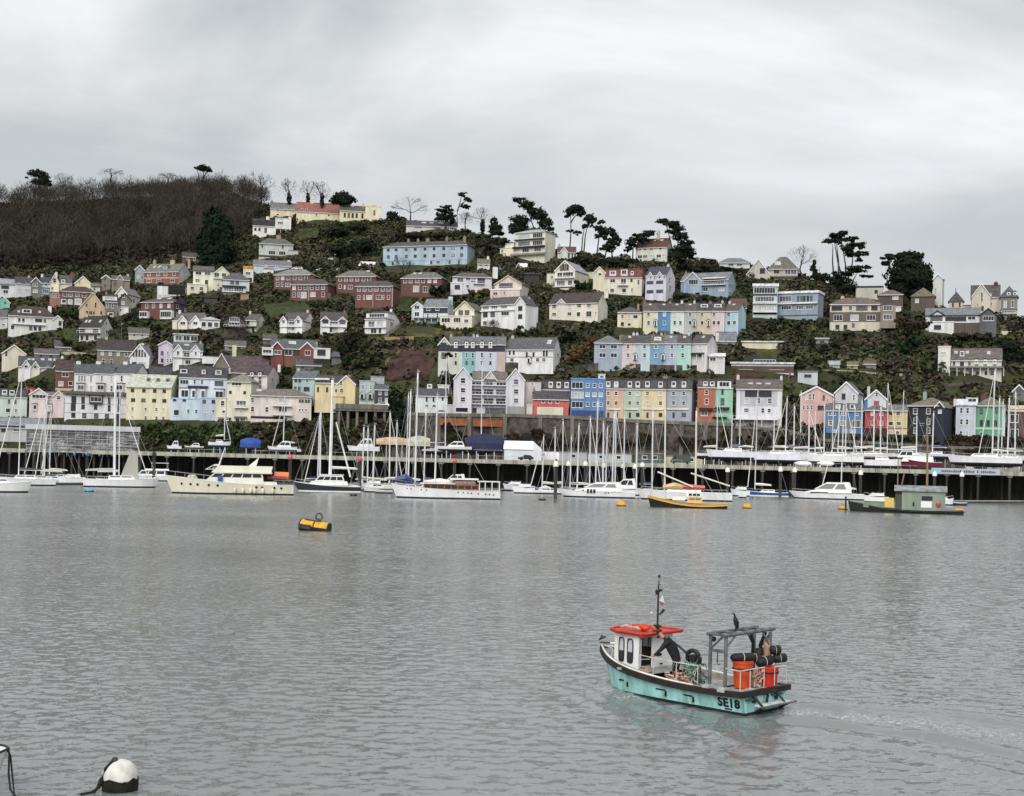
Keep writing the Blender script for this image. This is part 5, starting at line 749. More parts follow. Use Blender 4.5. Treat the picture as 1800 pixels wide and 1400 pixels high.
# ---------------------------------------------------------------- sheeted warehouse at the left of the quay
SHEET = mat('scaffold_sheeting', (.3, .3, .3), .6, .5, .5, bump=.7, bscale=.8)
def warehouse():
    P = at(146, 796, 330.0); P.z = QZ; k = P.y / F; root = empty('sheeted_warehouse', P, -math.atan2(P.x, P.y), 'waterside warehouse wrapped in grey scaffold sheeting on piles', 'warehouse')
    a = 94 * k; zt = 35 * k
    ob('core_wall', MB().box(-a, a, .6, 12, -.4, zt), mat('core', (.2, .2, .2), .9), root)
    nx, nz = 14, 3
    for i in range(nx):
        for j in range(nz):
            if (i + j) % 11 == 7: continue
            x0 = -a + 2 * a * i / nx; z0 = -.6 + (zt + .6) * j / nz; m = MB(); g = 6; v = []; f = []
            w, h = 2 * a / nx - .05, (zt + .6) / nz - .1; r_ = random.Random(i * 7 + j)
            for q in range(g + 1):
                for p in range(g + 1): v.append((x0 + w * p / g, .25 + r_.uniform(-.14, .14) + .12 * math.sin(q * 2.1 + i), z0 + h * q / g))
            for q in range(g):
                for p in range(g): f.append((q * (g + 1) + p, q * (g + 1) + p + 1, (q + 1) * (g + 1) + p + 1, (q + 1) * (g + 1) + p))
            m.add(v, f); ob('sheet', m, SHEET, root)
    for j in range(nz + 1): ob('ledger_tube', MB().tube([(-a, -.05, -.5 + zt * j / nz), (a, -.05, -.5 + zt * j / nz)], .07, 5), STEEL, root)
    for i in range(nx + 1): x = -a + 2 * a * i / nx; ob('standard_tube', MB().tube([(x, -.1, -1.5), (x, -.1, zt + .8)], .06, 5), STEEL, root)
    ob('top_beam', MB().box(-a - .3, a + .3, -.4, .9, zt, zt + 1.3), gel('b4b6b8'), root)
    for i in range(16): x = -a + 2 * a * i / 15; ob('pile', MB().lathe([(.28, -9), (.26, -.4)], 8, (x, 1.2, 0)), PILE, root)
    for i, x in enumerate((-8, -2, 1, 4, 9)): ob('blue_hoist', MB().lathe([(.3, 0), (.35, .5), (.2, .9)], 8, (x, -.6, -1.2)), gel('3f7f9c'), root)
warehouse()
H('long grey shed with ribbed roof and white fascia at the left edge of the quay', -10, 74, 768, 752, 736, 'b9bcc0', 'gx', '7c8084', [('d', 757, 6, 8, 6), ('p', 757, 5, 14, 30, 60)], s=335, name='shed', cat='shed', dp=12, base=1.5, ex=[('N', 749, 752, '3a3a3c', -10, 74, .4)])
# ---------------------------------------------------------------- boats
ANTI = mat('antifouling_dark', (.02, .022, .028), .6, .3); ANTIB = mat('antifouling_blue', lin('26365e', .8), .6, .3); TEAK = mat('teak_deck', (.3, .22, .14), .7, .25, 2)
WIRE = mat('rigging_wire', (.35, .35, .36), .4, .1)
def hull_rows(L, B, fb, fs, dr, tw=.75, rake=.0, n=14, flare=.04, sag=.12, pw=2.2, wl=.3):
    rows = []
    for i in range(n + 1):
        t = i / n; b = B / 2 * ((tw + (1 - tw) * math.sin(min(1, t / .55) * math.pi / 2)) if t < .55 else max(.012, (1 - ((t - .55) / .45) ** pw)))
        zs = fs + (fb - fs) * t ** 1.6 - sag * math.sin(math.pi * t); k = 1 - max(0, (t - .5) / .5) ** 2.5 * .85; x = L * (t - .5)
        def P(y, z): return (x - max(0, (t - .6) / .4) ** 2 * rake * (1 - (z + dr) / (fb + dr)), y, z)
        d = dr * k * (.55 + .45 * min(1, t / .3))
        rows.append([P(0, -d), P(b * .6, -d * .75), P(b * .9, -.02), P(b * (.93), wl), P(b * .975, zs * .55), P(b * (1 + flare), zs)])
    return rows
def hull(root, L, B, fb, fs, dr, hx, anti=ANTI, deck='d8d8d4', strip=None, **kw):
    R_ = hull_rows(L, B, fb, fs, dr, **kw); n = len(R_)
    def part(lo, hi, nm, m, grow=0):
        b = MB(); v = []; W_ = 2 * (hi - lo + 1)
        for r in R_:
            v += [(p[0], p[1] + grow, p[2]) for p in r[lo:hi + 1][::-1]] + [(p[0], -p[1] - grow, p[2]) for p in r[lo:hi + 1]]
        f = []
        for i in range(n - 1):
            for j in range(W_ - 1):
                if j == hi - lo and lo > 0: continue
                f.append((i * W_ + j, (i + 1) * W_ + j, (i + 1) * W_ + j + 1, i * W_ + j + 1))
        f.append(tuple(range(W_ - 1, -1, -1))); f.append(tuple(range((n - 1) * W_, n * W_)))
        b.add(v, f); return ob(nm, b, m, root, smooth=False)
    h = part(3, 5, 'hull', gel(hx)); part(0, 3, 'antifouling', anti)
    b = MB(); v = []
    for r in R_: p = r[5]; v += [(p[0], p[1] - .03, p[2] - .06), (p[0], -p[1] + .03, p[2] - .06)]
    b.add(v, [(2 * i, 2 * i + 1, 2 * i + 3, 2 * i + 2) for i in range(n - 1)]); ob('deck', b, gel(deck) if deck != 'teak' else TEAK, root)
    g = MB()
    for sg in (1, -1): g.tube([(r[5][0], sg * r[5][1], r[5][2] + .02) for r in R_], .05, 5)
    ob('gunwale', g, gel(strip) if strip else FRAME, root)
    return R_
def sheer(R_, x):
    xs = [r[5][0] for r in R_]; return float(np.interp(x, xs, [r[5][2] for r in R_])), float(np.interp(x, xs, [r[5][1] for r in R_]))
def cab(root, x0, x1, w, z0, z1, rf=.5, ra=.2, hx='e2e2e0', nm='cabin', win_=None, wn=0, taper=.88, wm=None, roof=None):
    """deckhouse: x0 aft .. x1 fore, window strip (za,zb) split in wn panes on both sides"""
    b = MB(); w2 = w / 2
    b.add([(x0, -w2, z0), (x1, -w2, z0), (x1, w2, z0), (x0, w2, z0), (x0 + ra, -w2 * taper, z1), (x1 - rf, -w2 * taper, z1), (x1 - rf, w2 * taper, z1), (x0 + ra, w2 * taper, z1)], [(0, 3, 2, 1), (4, 5, 6, 7), (0, 1, 5, 4), (1, 2, 6, 5), (2, 3, 7, 6), (3, 0, 4, 7)])
    c = ob(nm, b, wm or gel(hx), root)
    if win_:
        za, zb = win_; n = max(1, wn)
        for sg in (-1, 1):
            for i in range(n):
                fa = lambda z: (z - z0) / (z1 - z0)
                def X(u, z): return (x0 + ra * fa(z) + .15) + u * ((x1 - rf * fa(z) - .15) - (x0 + ra * fa(z) + .15))
                def Yy(z): return sg * (w2 * (1 - (1 - taper) * fa(z)) + .015)
                u0, u1 = (i + .06) / n, (i + .94) / n
                m = MB().add([(X(u0, za), Yy(za), za), (X(u1, za), Yy(za), za), (X(u1, zb), Yy(zb), zb), (X(u0, zb), Yy(zb), zb)] + [(X(u0, za), Yy(za) - sg * .05, za), (X(u1, za), Yy(za) - sg * .05, za), (X(u1, zb), Yy(zb) - sg * .05, zb), (X(u0, zb), Yy(zb) - sg * .05, zb)], [(0, 1, 2, 3), (7, 6, 5, 4), (0, 4, 5, 1), (1, 5, 6, 2), (2, 6, 7, 3), (3, 7, 4, 0)])
                ob('cabin_window', m, GLASS, c)
    if roof: ob('cabin_roof', MB().box(x0 + ra - .25, x1 - rf + .25, -w2 * taper - .15, w2 * taper + .15, z1, z1 + .1), gel(roof), c)
    return c
def rig(root, x, z0, h, r=.12, rake=.01, fore=None, aft=None, boom=None, cover=None, spread=1, mt=None, furl=None):
    ms = ob('mast', MB().tube([(x, 0, z0), (x - rake * h, 0, z0 + h)], [r, r * .8], 7), mt or ALU, root); xt = x - rake * h; zt = z0 + h
    s = MB()
    for i in range(spread):
        zz_ = z0 + h * (i + 1) / (spread + 1) * 1.05; w = .9
        s.tube([(x - rake * (zz_ - z0), -w, zz_), (x - rake * (zz_ - z0), w, zz_)], .035, 4)
    s.tube([(xt, 0, zt), (xt, 0, zt + .7)], .02, 4); s.box(xt - .35, xt + .1, -.03, .03, zt + .25, zt + .31)
    ob('spreader', s, ALU, ms)
    w = MB()
    for sg in (-1, 1): w.tube([(x - .1, sg * 1.15, z0 - .3), (x - rake * h * .5, sg * .9, z0 + h * .53), (xt, 0, zt)], .03, 3)
    if fore is not None: w.tube([(fore[0], 0, fore[1]), (xt, 0, zt)], .032, 3)
    if aft is not None: w.tube([(aft[0], 0, aft[1]), (xt, 0, zt)], .03, 3)
    ob('stay', w, WIRE, root)
    if furl and fore is not None: ob('furled_sail', MB().tube([(fore[0] * .97 + xt * .03, 0, fore[1] * .96 + zt * .04), (fore[0] * .5 + xt * .5, 0, (fore[1] + zt) / 2), (fore[0] * .08 + xt * .92, 0, fore[1] * .08 + zt * .92)], [.1, .09, .05], 6), gel(furl), root)
    if boom: 
        ob('boom', MB().tube([(x, 0, z0 + boom[1]), (x - boom[0], 0, z0 + boom[1] - .05)], .09, 6), ALU, ms)
        if cover: ob('sail_cover', MB().tube([(x - .1, 0, z0 + boom[1] + .25), (x - boom[0] * .5, 0, z0 + boom[1] + .2), (x - boom[0] + .2, 0, z0 + boom[1] + .12)], [.22, .2, .1], 7), gel(cover), ms)
def rails(root, R_, x0, x1, h=.6):
    b = MB(); xs = np.linspace(x0, x1, max(3, int(abs(x1 - x0) / 1.3)))
    for sg in (1, -1):
        top = []
        for x in xs: z, w = sheer(R_, x); b.tube([(x, sg * w * .95, z), (x, sg * w * .95, z + h)], .018, 4); top.append((x, sg * w * .95, z + h))
        b.tube(top, .02, 4)
    return ob('guard_rail', b, STEEL, root)
def bplace(label, xb, xs, yw, depth=None, zw=0, cat='yacht', name='sailing_yacht', group=None):
    xm = (xb + xs) / 2; P = on_water(xm, yw) if depth is None else at(xm, yw, depth); left = xb < xs
    if depth is not None: pass
    k = P.y / F; root = empty(name, P, -math.atan2(P.x, P.y) + (math.pi if left else 0), label, cat, group)
    return root, abs(xs - xb) * k * math.cos(math.atan2(P.x, P.y)), k, (-1 if left else 1), xm
def yacht(label, xb, xs, yw, hx='dcdcda', mast=None, top=None, depth=None, fbp=12, anti=ANTI, cover='c9c4b4', furl='dcdcd6', group=None, yard=False, r=.12, tarp=None, cabc='dedede', win_=True, spread=1):
    root, L, k, sg, xm = bplace(label, xb, xs, yw, depth, group=group); B = max(1.8, L * .3); fb = max(.7, fbp * k); fs = fb * .8
    R_ = hull(root, L, B, fb, fs, .5 if not yard else .75, hx, anti, rake=L * .07, tw=.65)
    if yard:
        ob('keel', MB().prism([(-L * .05, -.5), (L * .16, -.5), (L * .1, -1.7), (-L * .02, -1.7)], -.13, .13, 1), anti, root)
        pz = -(root.location.z - QZ); c = MB()
        for x in (-L * .25, L * .02, L * .25):
            for y in (-1, 1): c.tube([(x, y * B * .5, pz), (x, y * B * .28, -.2)], .07, 5)
            c.box(x - .1, x + .1, -B * .5, B * .5, pz, pz + .15)
        ob('cradle', c, STEEL, root)
    cab(root, -L * .18, L * .2, B * .55, fs * .95, fb + .42, .9, .15, cabc, win_=(fb + .08, fb + .32) if win_ else None, wn=2)
    if tarp: cab(root, -L * .42, L * .38, B * .8, fs, fb + 1.1, L * .25, L * .08, tarp, 'tarpaulin', taper=.2)
    else: rails(root, R_, -L * .45, L * .45)
    if mast:
        xl = sg * (mast - xm) * k; z0 = fb + .4; h = (yw - top) * k - z0
        bm = min(L * .4, xl + L * .48) if xl + L * .48 > 1.2 else None
        rig(root, xl, z0, h, r, .008 * 1, (L * .48, fb), (-L * .48, fs), (bm, 1.0) if bm and bm > 1 else None, cover, spread, furl=furl)
    return root
AF = 'sailing yachts moored below the quay'; YD = 'boats laid up on the boatyard quay'
# left group afloat
yacht('white yacht with tan sail cover cut by the left edge, bow to the right', 56, -60, 866, 'dadad6', None, None, fbp=20, cover='b8a078', group=AF)
yacht('white yacht at the left with a bare mast, behind the tan-covered one', -12, 98, 854, 'd8dadc', 33, 655, fbp=15, group=AF, cover='2f3440')
yacht('white yacht by the pontoon of people at the left, with the shorter twin mast', 60, 140, 850, 'd4d6d8', 79, 706, fbp=9, group=AF, r=.11)
yacht('grey yacht behind the pontoon at the left, mast just right of the twin', 70, 150, 846, 'c9ccce', 88, 716, fbp=8, group=AF, r=.11)
yacht('small yacht moored left of the fishing pontoon with a thin mast', 40, 104, 848, 'cfd2d4', 75, 698, fbp=8, group=AF, r=.1)
rt = yacht('large white yacht with a thick furled mast and half-hoisted grey sail at left', 280, 147, 857, 'dcdcdc', 201, 668, fbp=17, group=AF, r=.26, cover='a8a8a4', furl=None)
ob('half_hoisted_sail', MB().add([(-.4, 0, 1.6), (3.2, 0, 1.5), (3.0, .05, 6.6), (1.7, .1, 7.6), (-.4, .15, 1.6), (3.2, .15, 1.5), (3.0, .2, 6.6), (1.7, .2, 7.6)], [(0, 1, 2, 3), (7, 6, 5, 4), (0, 4, 5, 1), (1, 5, 6, 2), (2, 6, 7, 3), (3, 7, 4, 0)]), gel('a09e98'), rt)
yacht('slim yacht moored behind the large left yacht, mast close beside', 262, 168, 850, 'd2d4d6', 209, 690, fbp=9, group=AF, r=.13)
def motor_cat():
    root, L, k, sg, xm = bplace('white flybridge motor cruiser moored left of the weathered yacht', 222, 300, 846, name='motor_cruiser', cat='motor cruiser'); B = 4
    R_ = hull(root, L, B, 1.5, 1.3, .5, 'dcdde0', tw=.9, rake=.6)
    cab(root, -L * .38, L * .28, 3.2, 1.2, 2.6, 1.2, .1, 'dedede', win_=(1.75, 2.4), wn=3); cab(root, -L * .46, L * .1, 3.3, 2.6, 2.95, .3, .1, 'e4e4e4', 'flybridge'); ob('bimini', MB().box(-L * .45, -L * .05, -1.5, 1.5, 4.3, 4.4), gel('e2e2e2'), root)
    p = MB()
    for x in (-L * .43, -L * .07):
        for y in (-1.4, 1.4): p.tube([(x, y, 2.9), (x, y, 4.3)], .05, 5)
    ob('bimini_frame', p, STEEL, root); rails(root, R_, 0, L * .46)
motor_cat()
def weathered_yacht():
    root, L, k, sg, xm = bplace('weathered cream motor yacht with a tall raked mast fin and blue drum', 291, 516, 869, name='motor_yacht', cat='motor yacht'); X = lambda px: sg * (px - xm) * k; Z = lambda py: (869 - py) * k
    CRM = 'cfcbb8'; R_ = hull(root, L, 5.2, Z(840) + .2, Z(853) + .1, .9, CRM, tw=.8, rake=1.6, deck='b9b29c')
    cab(root, X(485), X(341), 4.0, 1.6, Z(846), .5, .1, CRM, 'bulwark_house')
    cab(root, X(462), X(356), 4.0, 1.9, Z(831), 2.2, .3, 'd6d3c6', win_=(Z(839), Z(832.5)), wn=5)
    cab(root, X(474), X(371), 3.6, Z(831), Z(819), 1.2, -.3, 'd4d1bf', 'upper_deck', taper=.95)
    cab(root, X(385), X(361), 3.0, Z(826), Z(817), 1.6, .2, 'dad8cc', 'wheelhouse', win_=(Z(825), Z(819)), wn=2)
    ob('boat_deck', MB().box(X(476), X(392), -2.1, 2.1, Z(832), Z(829.5)), gel(CRM), root)
    ob('mast_fin', MB().prism([(X(448), Z(820)), (X(434), Z(820)), (X(450), Z(806)), (X(453), Z(803))], -.25, .25, 1), gel('d8d8d2'), root)
    ob('mast', MB().tube([(X(383), 0, Z(822)), (X(394), 0, Z(787))], [.13, .06], 6), ALU, root)
    ob('blue_drum', MB().lathe([(.42, 0), (.45, .4), (.45, 1.0), (.42, 1.4)], 12, (X(387), 2.15, 1.9)), gel('2e4f8e'), root)
    ob('liferaft_cover', MB().tube([(X(480), 0, Z(835)), (X(505), 0, Z(836))], [.75, .8], 10), gel('c9703a'), root)
    ob('tender', MB().tube([(X(468), .8, Z(838)), (X(500), .8, Z(840))], [.3, .35], 8), gel('7a2c34'), root)
    for i, px in enumerate((322, 337, 349, 368, 383, 449, 459, 480, 492)): 
        z = Z(851.5 + (px - 322) * .03); x = X(px); w = float(np.interp(x, [r[4][0] for r in R_], [r[4][1] for r in R_])) + .06
        ob('porthole', MB().tube([(x, w - .12, z), (x, w + .05, z)], .22, 10), BLACK, root)
    for px in (412, 426, 439, 446, 460, 477):
        x = X(px); w = float(np.interp(x, [r[4][0] for r in R_], [r[4][1] for r in R_])) + .3; ob('fender', MB().ball((x, w, .75), .28, 8, 6, 1, 1, 1.9), gel('d2cdb0'), root)
    rails(root, R_, X(375), X(294), .9); rails(root, R_, X(514), X(480), .9)
    cm = MB()
    for i in range(10): t = i / 9; cm.ball((X(345 - i * 1.2), (-1) ** i * .8, Z(842) - .2 + (i % 3) * .2), .45, 8, 6)
    ob('deck_gear', cm, gel('b4b0a4'), root)
weathered_yacht()
def ketch():
    root, L, k, sg, xm = bplace('black-hulled sloop with a very thick white mast and dark coachroof windows', 516, 634, 865); X = lambda px: sg * (px - xm) * k; Z = lambda py: (865 - py) * k
    R_ = hull(root, L, 4.2, Z(848), Z(855), .8, '2b2d33', anti=FRAME, tw=.7, rake=1.4, deck='d6d6d0', strip='dcdcdc')
    cab(root, X(612), X(541), 3.0, Z(853), Z(846), .8, .3, 'dcdcda', 'coachroof'); cab(root, X(605), X(552), 2.8, Z(846.5), Z(835), 1.2, .4, 'd8d8d6', win_=(Z(844), Z(838)), wn=4, roof='dedede')
    rig(root, X(579.5), Z(850), (850 - 668) * k, .34, .004, (L * .49, Z(848)), (-L * .49, Z(855)), (X(579.5) + L * .45, 3.0), 'd2d2cc', 3, furl=None); rails(root, R_, X(630), X(520))
    ob('wrapped_stay', MB().tube([(X(615), 0, Z(838)), (X(588), 0, Z(742))], [.2, .14], 6), gel('d8d8d2'), root)
ketch()
def classic():
    root, L, k, sg, xm = bplace('white classic motor yacht with varnished mahogany deckhouses and navy covers', 687, 879, 877, name='motor_yacht', cat='motor yacht'); X = lambda px: sg * (px - xm) * k; Z = lambda py: (877 - py) * k
    R_ = hull(root, L, 4.6, Z(853), Z(861), .9, 'dcdcde', tw=.55, rake=1.5, deck='teak', strip='dedede', sag=.25)
    cab(root, X(842), X(742), 3.0, Z(863), Z(851), .3, .1, nm='mahogany_cabin', wm=WOOD, win_=(Z(859), Z(853)), wn=8)
    cab(root, X(836), X(796), 2.8, Z(851), Z(843), .5, .1, nm='mahogany_wheelhouse', wm=WOOD, win_=(Z(849), Z(844.5)), wn=5)
    ob('wheelhouse_roof', MB().box(X(840), X(790), -1.9, 1.9, Z(843), Z(840.5)), gel('dedede'), root); ob('cabin_top', MB().box(X(800), X(738), -1.7, 1.7, Z(851), Z(849.5)), gel('d9d9d2'), root)
    ob('dinghy', MB().tube([(X(745), .6, Z(847)), (X(772), .6, Z(846)), (X(800), .6, Z(847.5))], [.1, .5, .2], 8), gel('d4d2c8'), root)
    cv = MB(); cv.tube([(X(694), 0, Z(846)), (X(712), 0, Z(843)), (X(727), 0, Z(849))], [.4, .9, .4], 8); ob('navy_cover', cv, gel('26306a'), root)
    ob('awning', MB().box(X(878), X(838), -1.7, 1.7, Z(846), Z(844.5)), gel('dcdcda'), root); p = MB()
    for px in (877, 864, 852, 842):
        for y in (-1.6, 1.6): p.tube([(X(px), y, Z(862)), (X(px), y, Z(845))], .09, 6)
    ob('stanchion', p, FRAME, root); 
    for px in (716, 723, 741, 750, 805, 814, 822, 828, 840, 853, 860, 867):
        x = X(px); z = Z(float(np.interp(px, [716, 870], [860, 868]))); w = float(np.interp(x, [r[4][0] for r in R_], [r[4][1] for r in R_])) + .06; ob('porthole', MB().tube([(x, w - .15, z), (x, w + .05, z)], .13, 8), BLACK, root)
    rails(root, R_, X(735), X(690), .8)
    rig(root, X(764), Z(850), (850 - 697) * k, .16, .004, (L * .45, Z(853)), (-L * .4, Z(861)), None, None, 2)
    rig(root, X(729), Z(850), (850 - 657) * k, .17, .004, (L * .47, Z(853)), None, None, None, 2)
classic()
def sport(label, xb, xs, yw, hx, topz, arch=None, wins=None, name='motor_cruiser'):
    root, L, k, sg, xm = bplace(label, xb, xs, yw, name=name, cat='motor cruiser'); X = lambda px: sg * (px - xm) * k; Z = lambda py: (yw - py) * k
    R_ = hull(root, L, L * .27, Z(yw - 13), Z(yw - 10), .6, hx, tw=.9, rake=L * .13)
    cab(root, -L * .3, L * .3, L * .2, Z(yw - 12), Z(yw - 18), L * .2, .1, 'dedede', 'coachroof'); cab(root, -L * .34, L * .16, L * .19, Z(yw - 17.8), Z(topz), L * .17, L * .03, 'd8d8d8', 'hardtop', win_=(Z(yw - 18.5), Z(topz + 2.5)), wn=2)
    ob('radar_arch', MB().prism([(-L * .34, Z(yw - 12)), (-L * .29, Z(yw - 12)), (-L * .22, Z(topz) + .1), (-L * .3, Z(topz) + .1)], -L * .1, L * .1, 1), gel('dcdcdc'), root)
    for px, py, w, h in wins or ():
        x = X(px); wd = float(np.interp(x, [r[4][0] for r in R_], [r[4][1] for r in R_])) + .08; ob('hull_window', MB().box(x - w * k / 2, x + w * k / 2, (wd - .1) , wd + .1, Z(py) - h * k / 2, Z(py) + h * k / 2), GLASS, root)
    ob('swim_platform', MB().box(-L * .56, -L * .49, -L * .11, L * .11, .25, .4), gel('d4d4d4'), root); rails(root, R_, 0, L * .45, .6)
    return root
sport('big white sports cruiser with three square hull windows', 979, 1116, 875, 'e2e2e4', 848, wins=[(1033.5, 863.5, 4, 7), (1039, 863.5, 4, 7), (1044.5, 863.5, 4, 7), (1008, 862, 3, 2), (1025, 862, 3, 2), (1064, 866, 2, 2), (1069, 866, 2, 2)])
sport('white flybridge cruiser with a dark wraparound windscreen, right of the white buoys', 1386, 1518, 878, 'dedee0', 848, wins=[(1440, 866, 30, 2)])
sport('small white cruiser moored behind the classic yacht', 762, 828, 862, 'dcdcdc', 834)
sport('white cabin cruiser moored behind the sports cruiser', 1062, 1128, 871, 'd6d6d6', 842)
sport('small white speedboat moored right of the black sloop', 634, 676, 862, 'dcdcdc', 846)
sport('little grey cabin boat moored right of the classic yacht stern', 884, 922, 864, 'b9bec4', 848)
sport('white cuddy boat moored left of the white tender', 900, 940, 868, 'dedede', 852)
sport('small white cruiser moored right of the black smack stern', 1284, 1318, 873, 'd6d8dc', 857)
sport('low white sports boat between the flybridge cruiser and the barge', 1516, 1562, 884, 'dedede', 868)
sport('white motorboat at the left end of the long pontoon', 100, 150, 851, 'd8dadc', 834)
def smack():
    root, L, k, sg, xm = bplace('black and yellow wooden smack with a yellow wheelhouse and two spars', 1138, 1278, 893, name='fishing_smack', cat='fishing boat'); X = lambda px: sg * (px - xm) * k; Z = lambda py: (893 - py) * k
    R_ = hull(root, L, 4.2, Z(873), Z(884), .8, '1c1c1c', tw=.5, rake=.6, deck='b89a5c', strip='c9a24a', sag=.5)
    b = MB()
    for s2 in (1, -1): b.tube([(r[5][0], s2 * (r[5][1] + .04), r[5][2] - .22) for r in R_], .16, 5)
    ob('yellow_rubbing_strake', b, gel('c9a24a'), root)
    cab(root, X(1234), X(1207), 2.2, .9, Z(873), .3, .1, 'cf9a45', 'wheelhouse', win_=(Z(879), Z(875)), wn=2)
    ob('white_wheelhouse_top', MB().box(X(1232), X(1205), -1.0, 1.0, Z(873), Z(866)), gel('dcd8cc'), root)
    for i, px in enumerate((1213, 1220, 1227)): ob('cabin_window', MB().box(X(px) - .25, X(px) + .25, .99, 1.04, Z(871.5), Z(867.5)), GLASS, root)
    ob('red_hatch_cover', MB().tube([(X(1238), 0, Z(857)), (X(1200), 0, Z(856))], [.35, .5], 8), gel('a83f34'), root)
    ob('tan_sail_bundle', MB().tube([(X(1165), 0, Z(858)), (X(1185), 0, Z(855)), (X(1208), 0, Z(858))], [.35, .6, .3], 8), gel('b99a6a'), root)
    ob('hatch', MB().box(X(1204), X(1182), -.8, .8, Z(880), Z(873)), gel('dcdcd4'), root)
    rig(root, X(1168), Z(878), (878 - 722) * k, .17, -.012, (L * .47, Z(875)), (-L * .4, Z(884)), None, None, 2, mt=gel('dcd8c8'))
    rig(root, X(1222), Z(872), (872 - 722) * k, .18, -.012, None, (-L * .48, Z(884)), None, None, 2, mt=gel('dcd8c8'))
    ob('spar', MB().tube([(X(1155), .6, Z(831)), (X(1217), .6, Z(856))], .14, 6), gel('d6d2c4'), root); ob('spar', MB().tube([(X(1213), -.6, Z(832)), (X(1281), -.6, Z(853))], .14, 6), gel('d6d2c4'), root)
smack()
yacht('white yacht with tan canvas covers moored behind the black smack', 1118, 1286, 880, 'dadad8', None, None, fbp=18, cover='c0a878', group=AF, tarp=None)
yacht('blue-hulled small sloop with a white cabin and tall mast', 1312, 1386, 873, '2f5592', 1327, 690, fbp=9, anti=FRAME, group=AF, cover='dcdcdc', spread=2)
yacht('slim white yacht with a long mast behind the flybridge cruiser', 1440, 1508, 877, 'd8d8d8', 1478, 712, fbp=7, group=AF, r=.14)
def houseboat():
    root, L, k, sg, xm = bplace('dark barge carrying a sage-green cabin with a grey felt roof', 1489, 1692, 902, name='houseboat', cat='houseboat'); X = lambda px: sg * (px - xm) * k; Z = lambda py: (902 - py) * k
    R_ = hull(root, L, 4.6, Z(884), Z(895), .6, '24251f', tw=.75, rake=.5, deck='5a5648', strip='3a3c34', sag=.6)
    a0, a1 = X(1657), X(1585); GN = '8fa08e'
    ob('cabin', MB().prism([(-2, 0), (2, 0), (2, Z(864) - .5), (0, Z(860) - .3), (-2, Z(864) - .5)], a0, a1, 0), paint(GN, .8), root, (0, 0, .6))
    for s2 in (-1, 1): ob('cabin_roof', MB().prism([(s2 * 2.3, Z(864) + .05), (0, Z(858.5) + .35), (0, Z(858.5) + .5), (s2 * 2.3, Z(864) + .2)], a0 - .3, X(1572), 0), roofm('85898a'), root)
    ob('porch', MB().box(X(1585), X(1574), -1.6, 1.6, .7, Z(868)), paint('4a5448'), root)
    ob('cabin_window', MB().box(X(1636), X(1618), 1.98, 2.04, Z(878.5), Z(871)), GLASS, root); ob('notice_board', MB().box(X(1635), X(1617), 1.98, 2.06, Z(891), Z(880)), gel('d6d8d4'), root)
    ob('cabin_door', MB().box(X(1606), X(1603), 1.98, 2.05, Z(889), Z(882)), BLACK, root); ob('red_lifebuoy', MB().ball((X(1646), 2.1, Z(885)), .42, 10, 6, 1, .25, 1.2), gel('9a4040'), root)
    ob('yellow_deck_bin', MB().box(X(1572), X(1556), .4, 1.5, .9, Z(876)), gel('c9b45a'), root); ob('green_hatch', MB().box(X(1556), X(1520), -1, 1.6, .8, Z(885)), paint('7f8f78'), root)
    ob('mast', MB().tube([(X(1577), 0, .9), (X(1577.5), 0, Z(808))], [.14, .08], 6), mat('grey_brown_spar', lin('8a7260'), .7, .2, 1), root); ob('mast', MB().tube([(X(1627), 0, Z(866)), (X(1625), 0, Z(732))], [.2, .12], 7), mat('grey_brown_spar', lin('8a7260'), .7, .2, 1), root)
    ob('stem_post', MB().box(X(1491), X(1488), -.15, .15, 0, Z(876)), BLACK, root)
    w = MB().tube([(X(1580), .5, 2.5), (X(1588), .5, Z(833))], .1, 5); ob('derrick', w, mat('grey_brown_spar', lin('8a7260')), root)
houseboat()
yacht('small white boat tucked behind the green houseboat', 1676, 1652, 889, 'd4d6da', None, None, fbp=13, group=AF)
for i, (a, b, y, lb) in enumerate([(922, 952, 867, 'white tender with blue covers left of the sports cruiser'), (940, 976, 866, 'white inflatable tender beside the blue-covered one'), (1298, 1312, 876, 'small white dinghy by the blue-hulled sloop'), (640, 664, 866, 'black and white dinghy right of the black sloop'), (660, 690, 868, 'grey dinghy at the bow of the classic yacht'), (1668, 1700, 889, 'dark wooden skiff behind the houseboat')]):
    root, L, k, sg, xm = bplace(lb, a, b, y, name='dinghy', cat='dinghy'); hull(root, L, L * .42, .75, .6, .25, ('dcdcdc', 'd0d0d0', 'dcdcdc', 'd6d6d6', 'a8acb0', '4a3a2c')[i], tw=.8); ob('thwart', MB().box(-.25, .15, -L * .18, L * .18, .45, .52), TEAK, root)
    if i < 2: ob('cover', MB().tube([(-L * .3, 0, .8), (0, 0, 1.0), (L * .3, 0, .85)], [.3, .6, .2], 8), gel('2f4d86' if i == 0 else 'c9ccd0'), root); ob('console', MB().box(-.4, .4, -.35, .35, .5, 1.5), gel('dedede'), root)
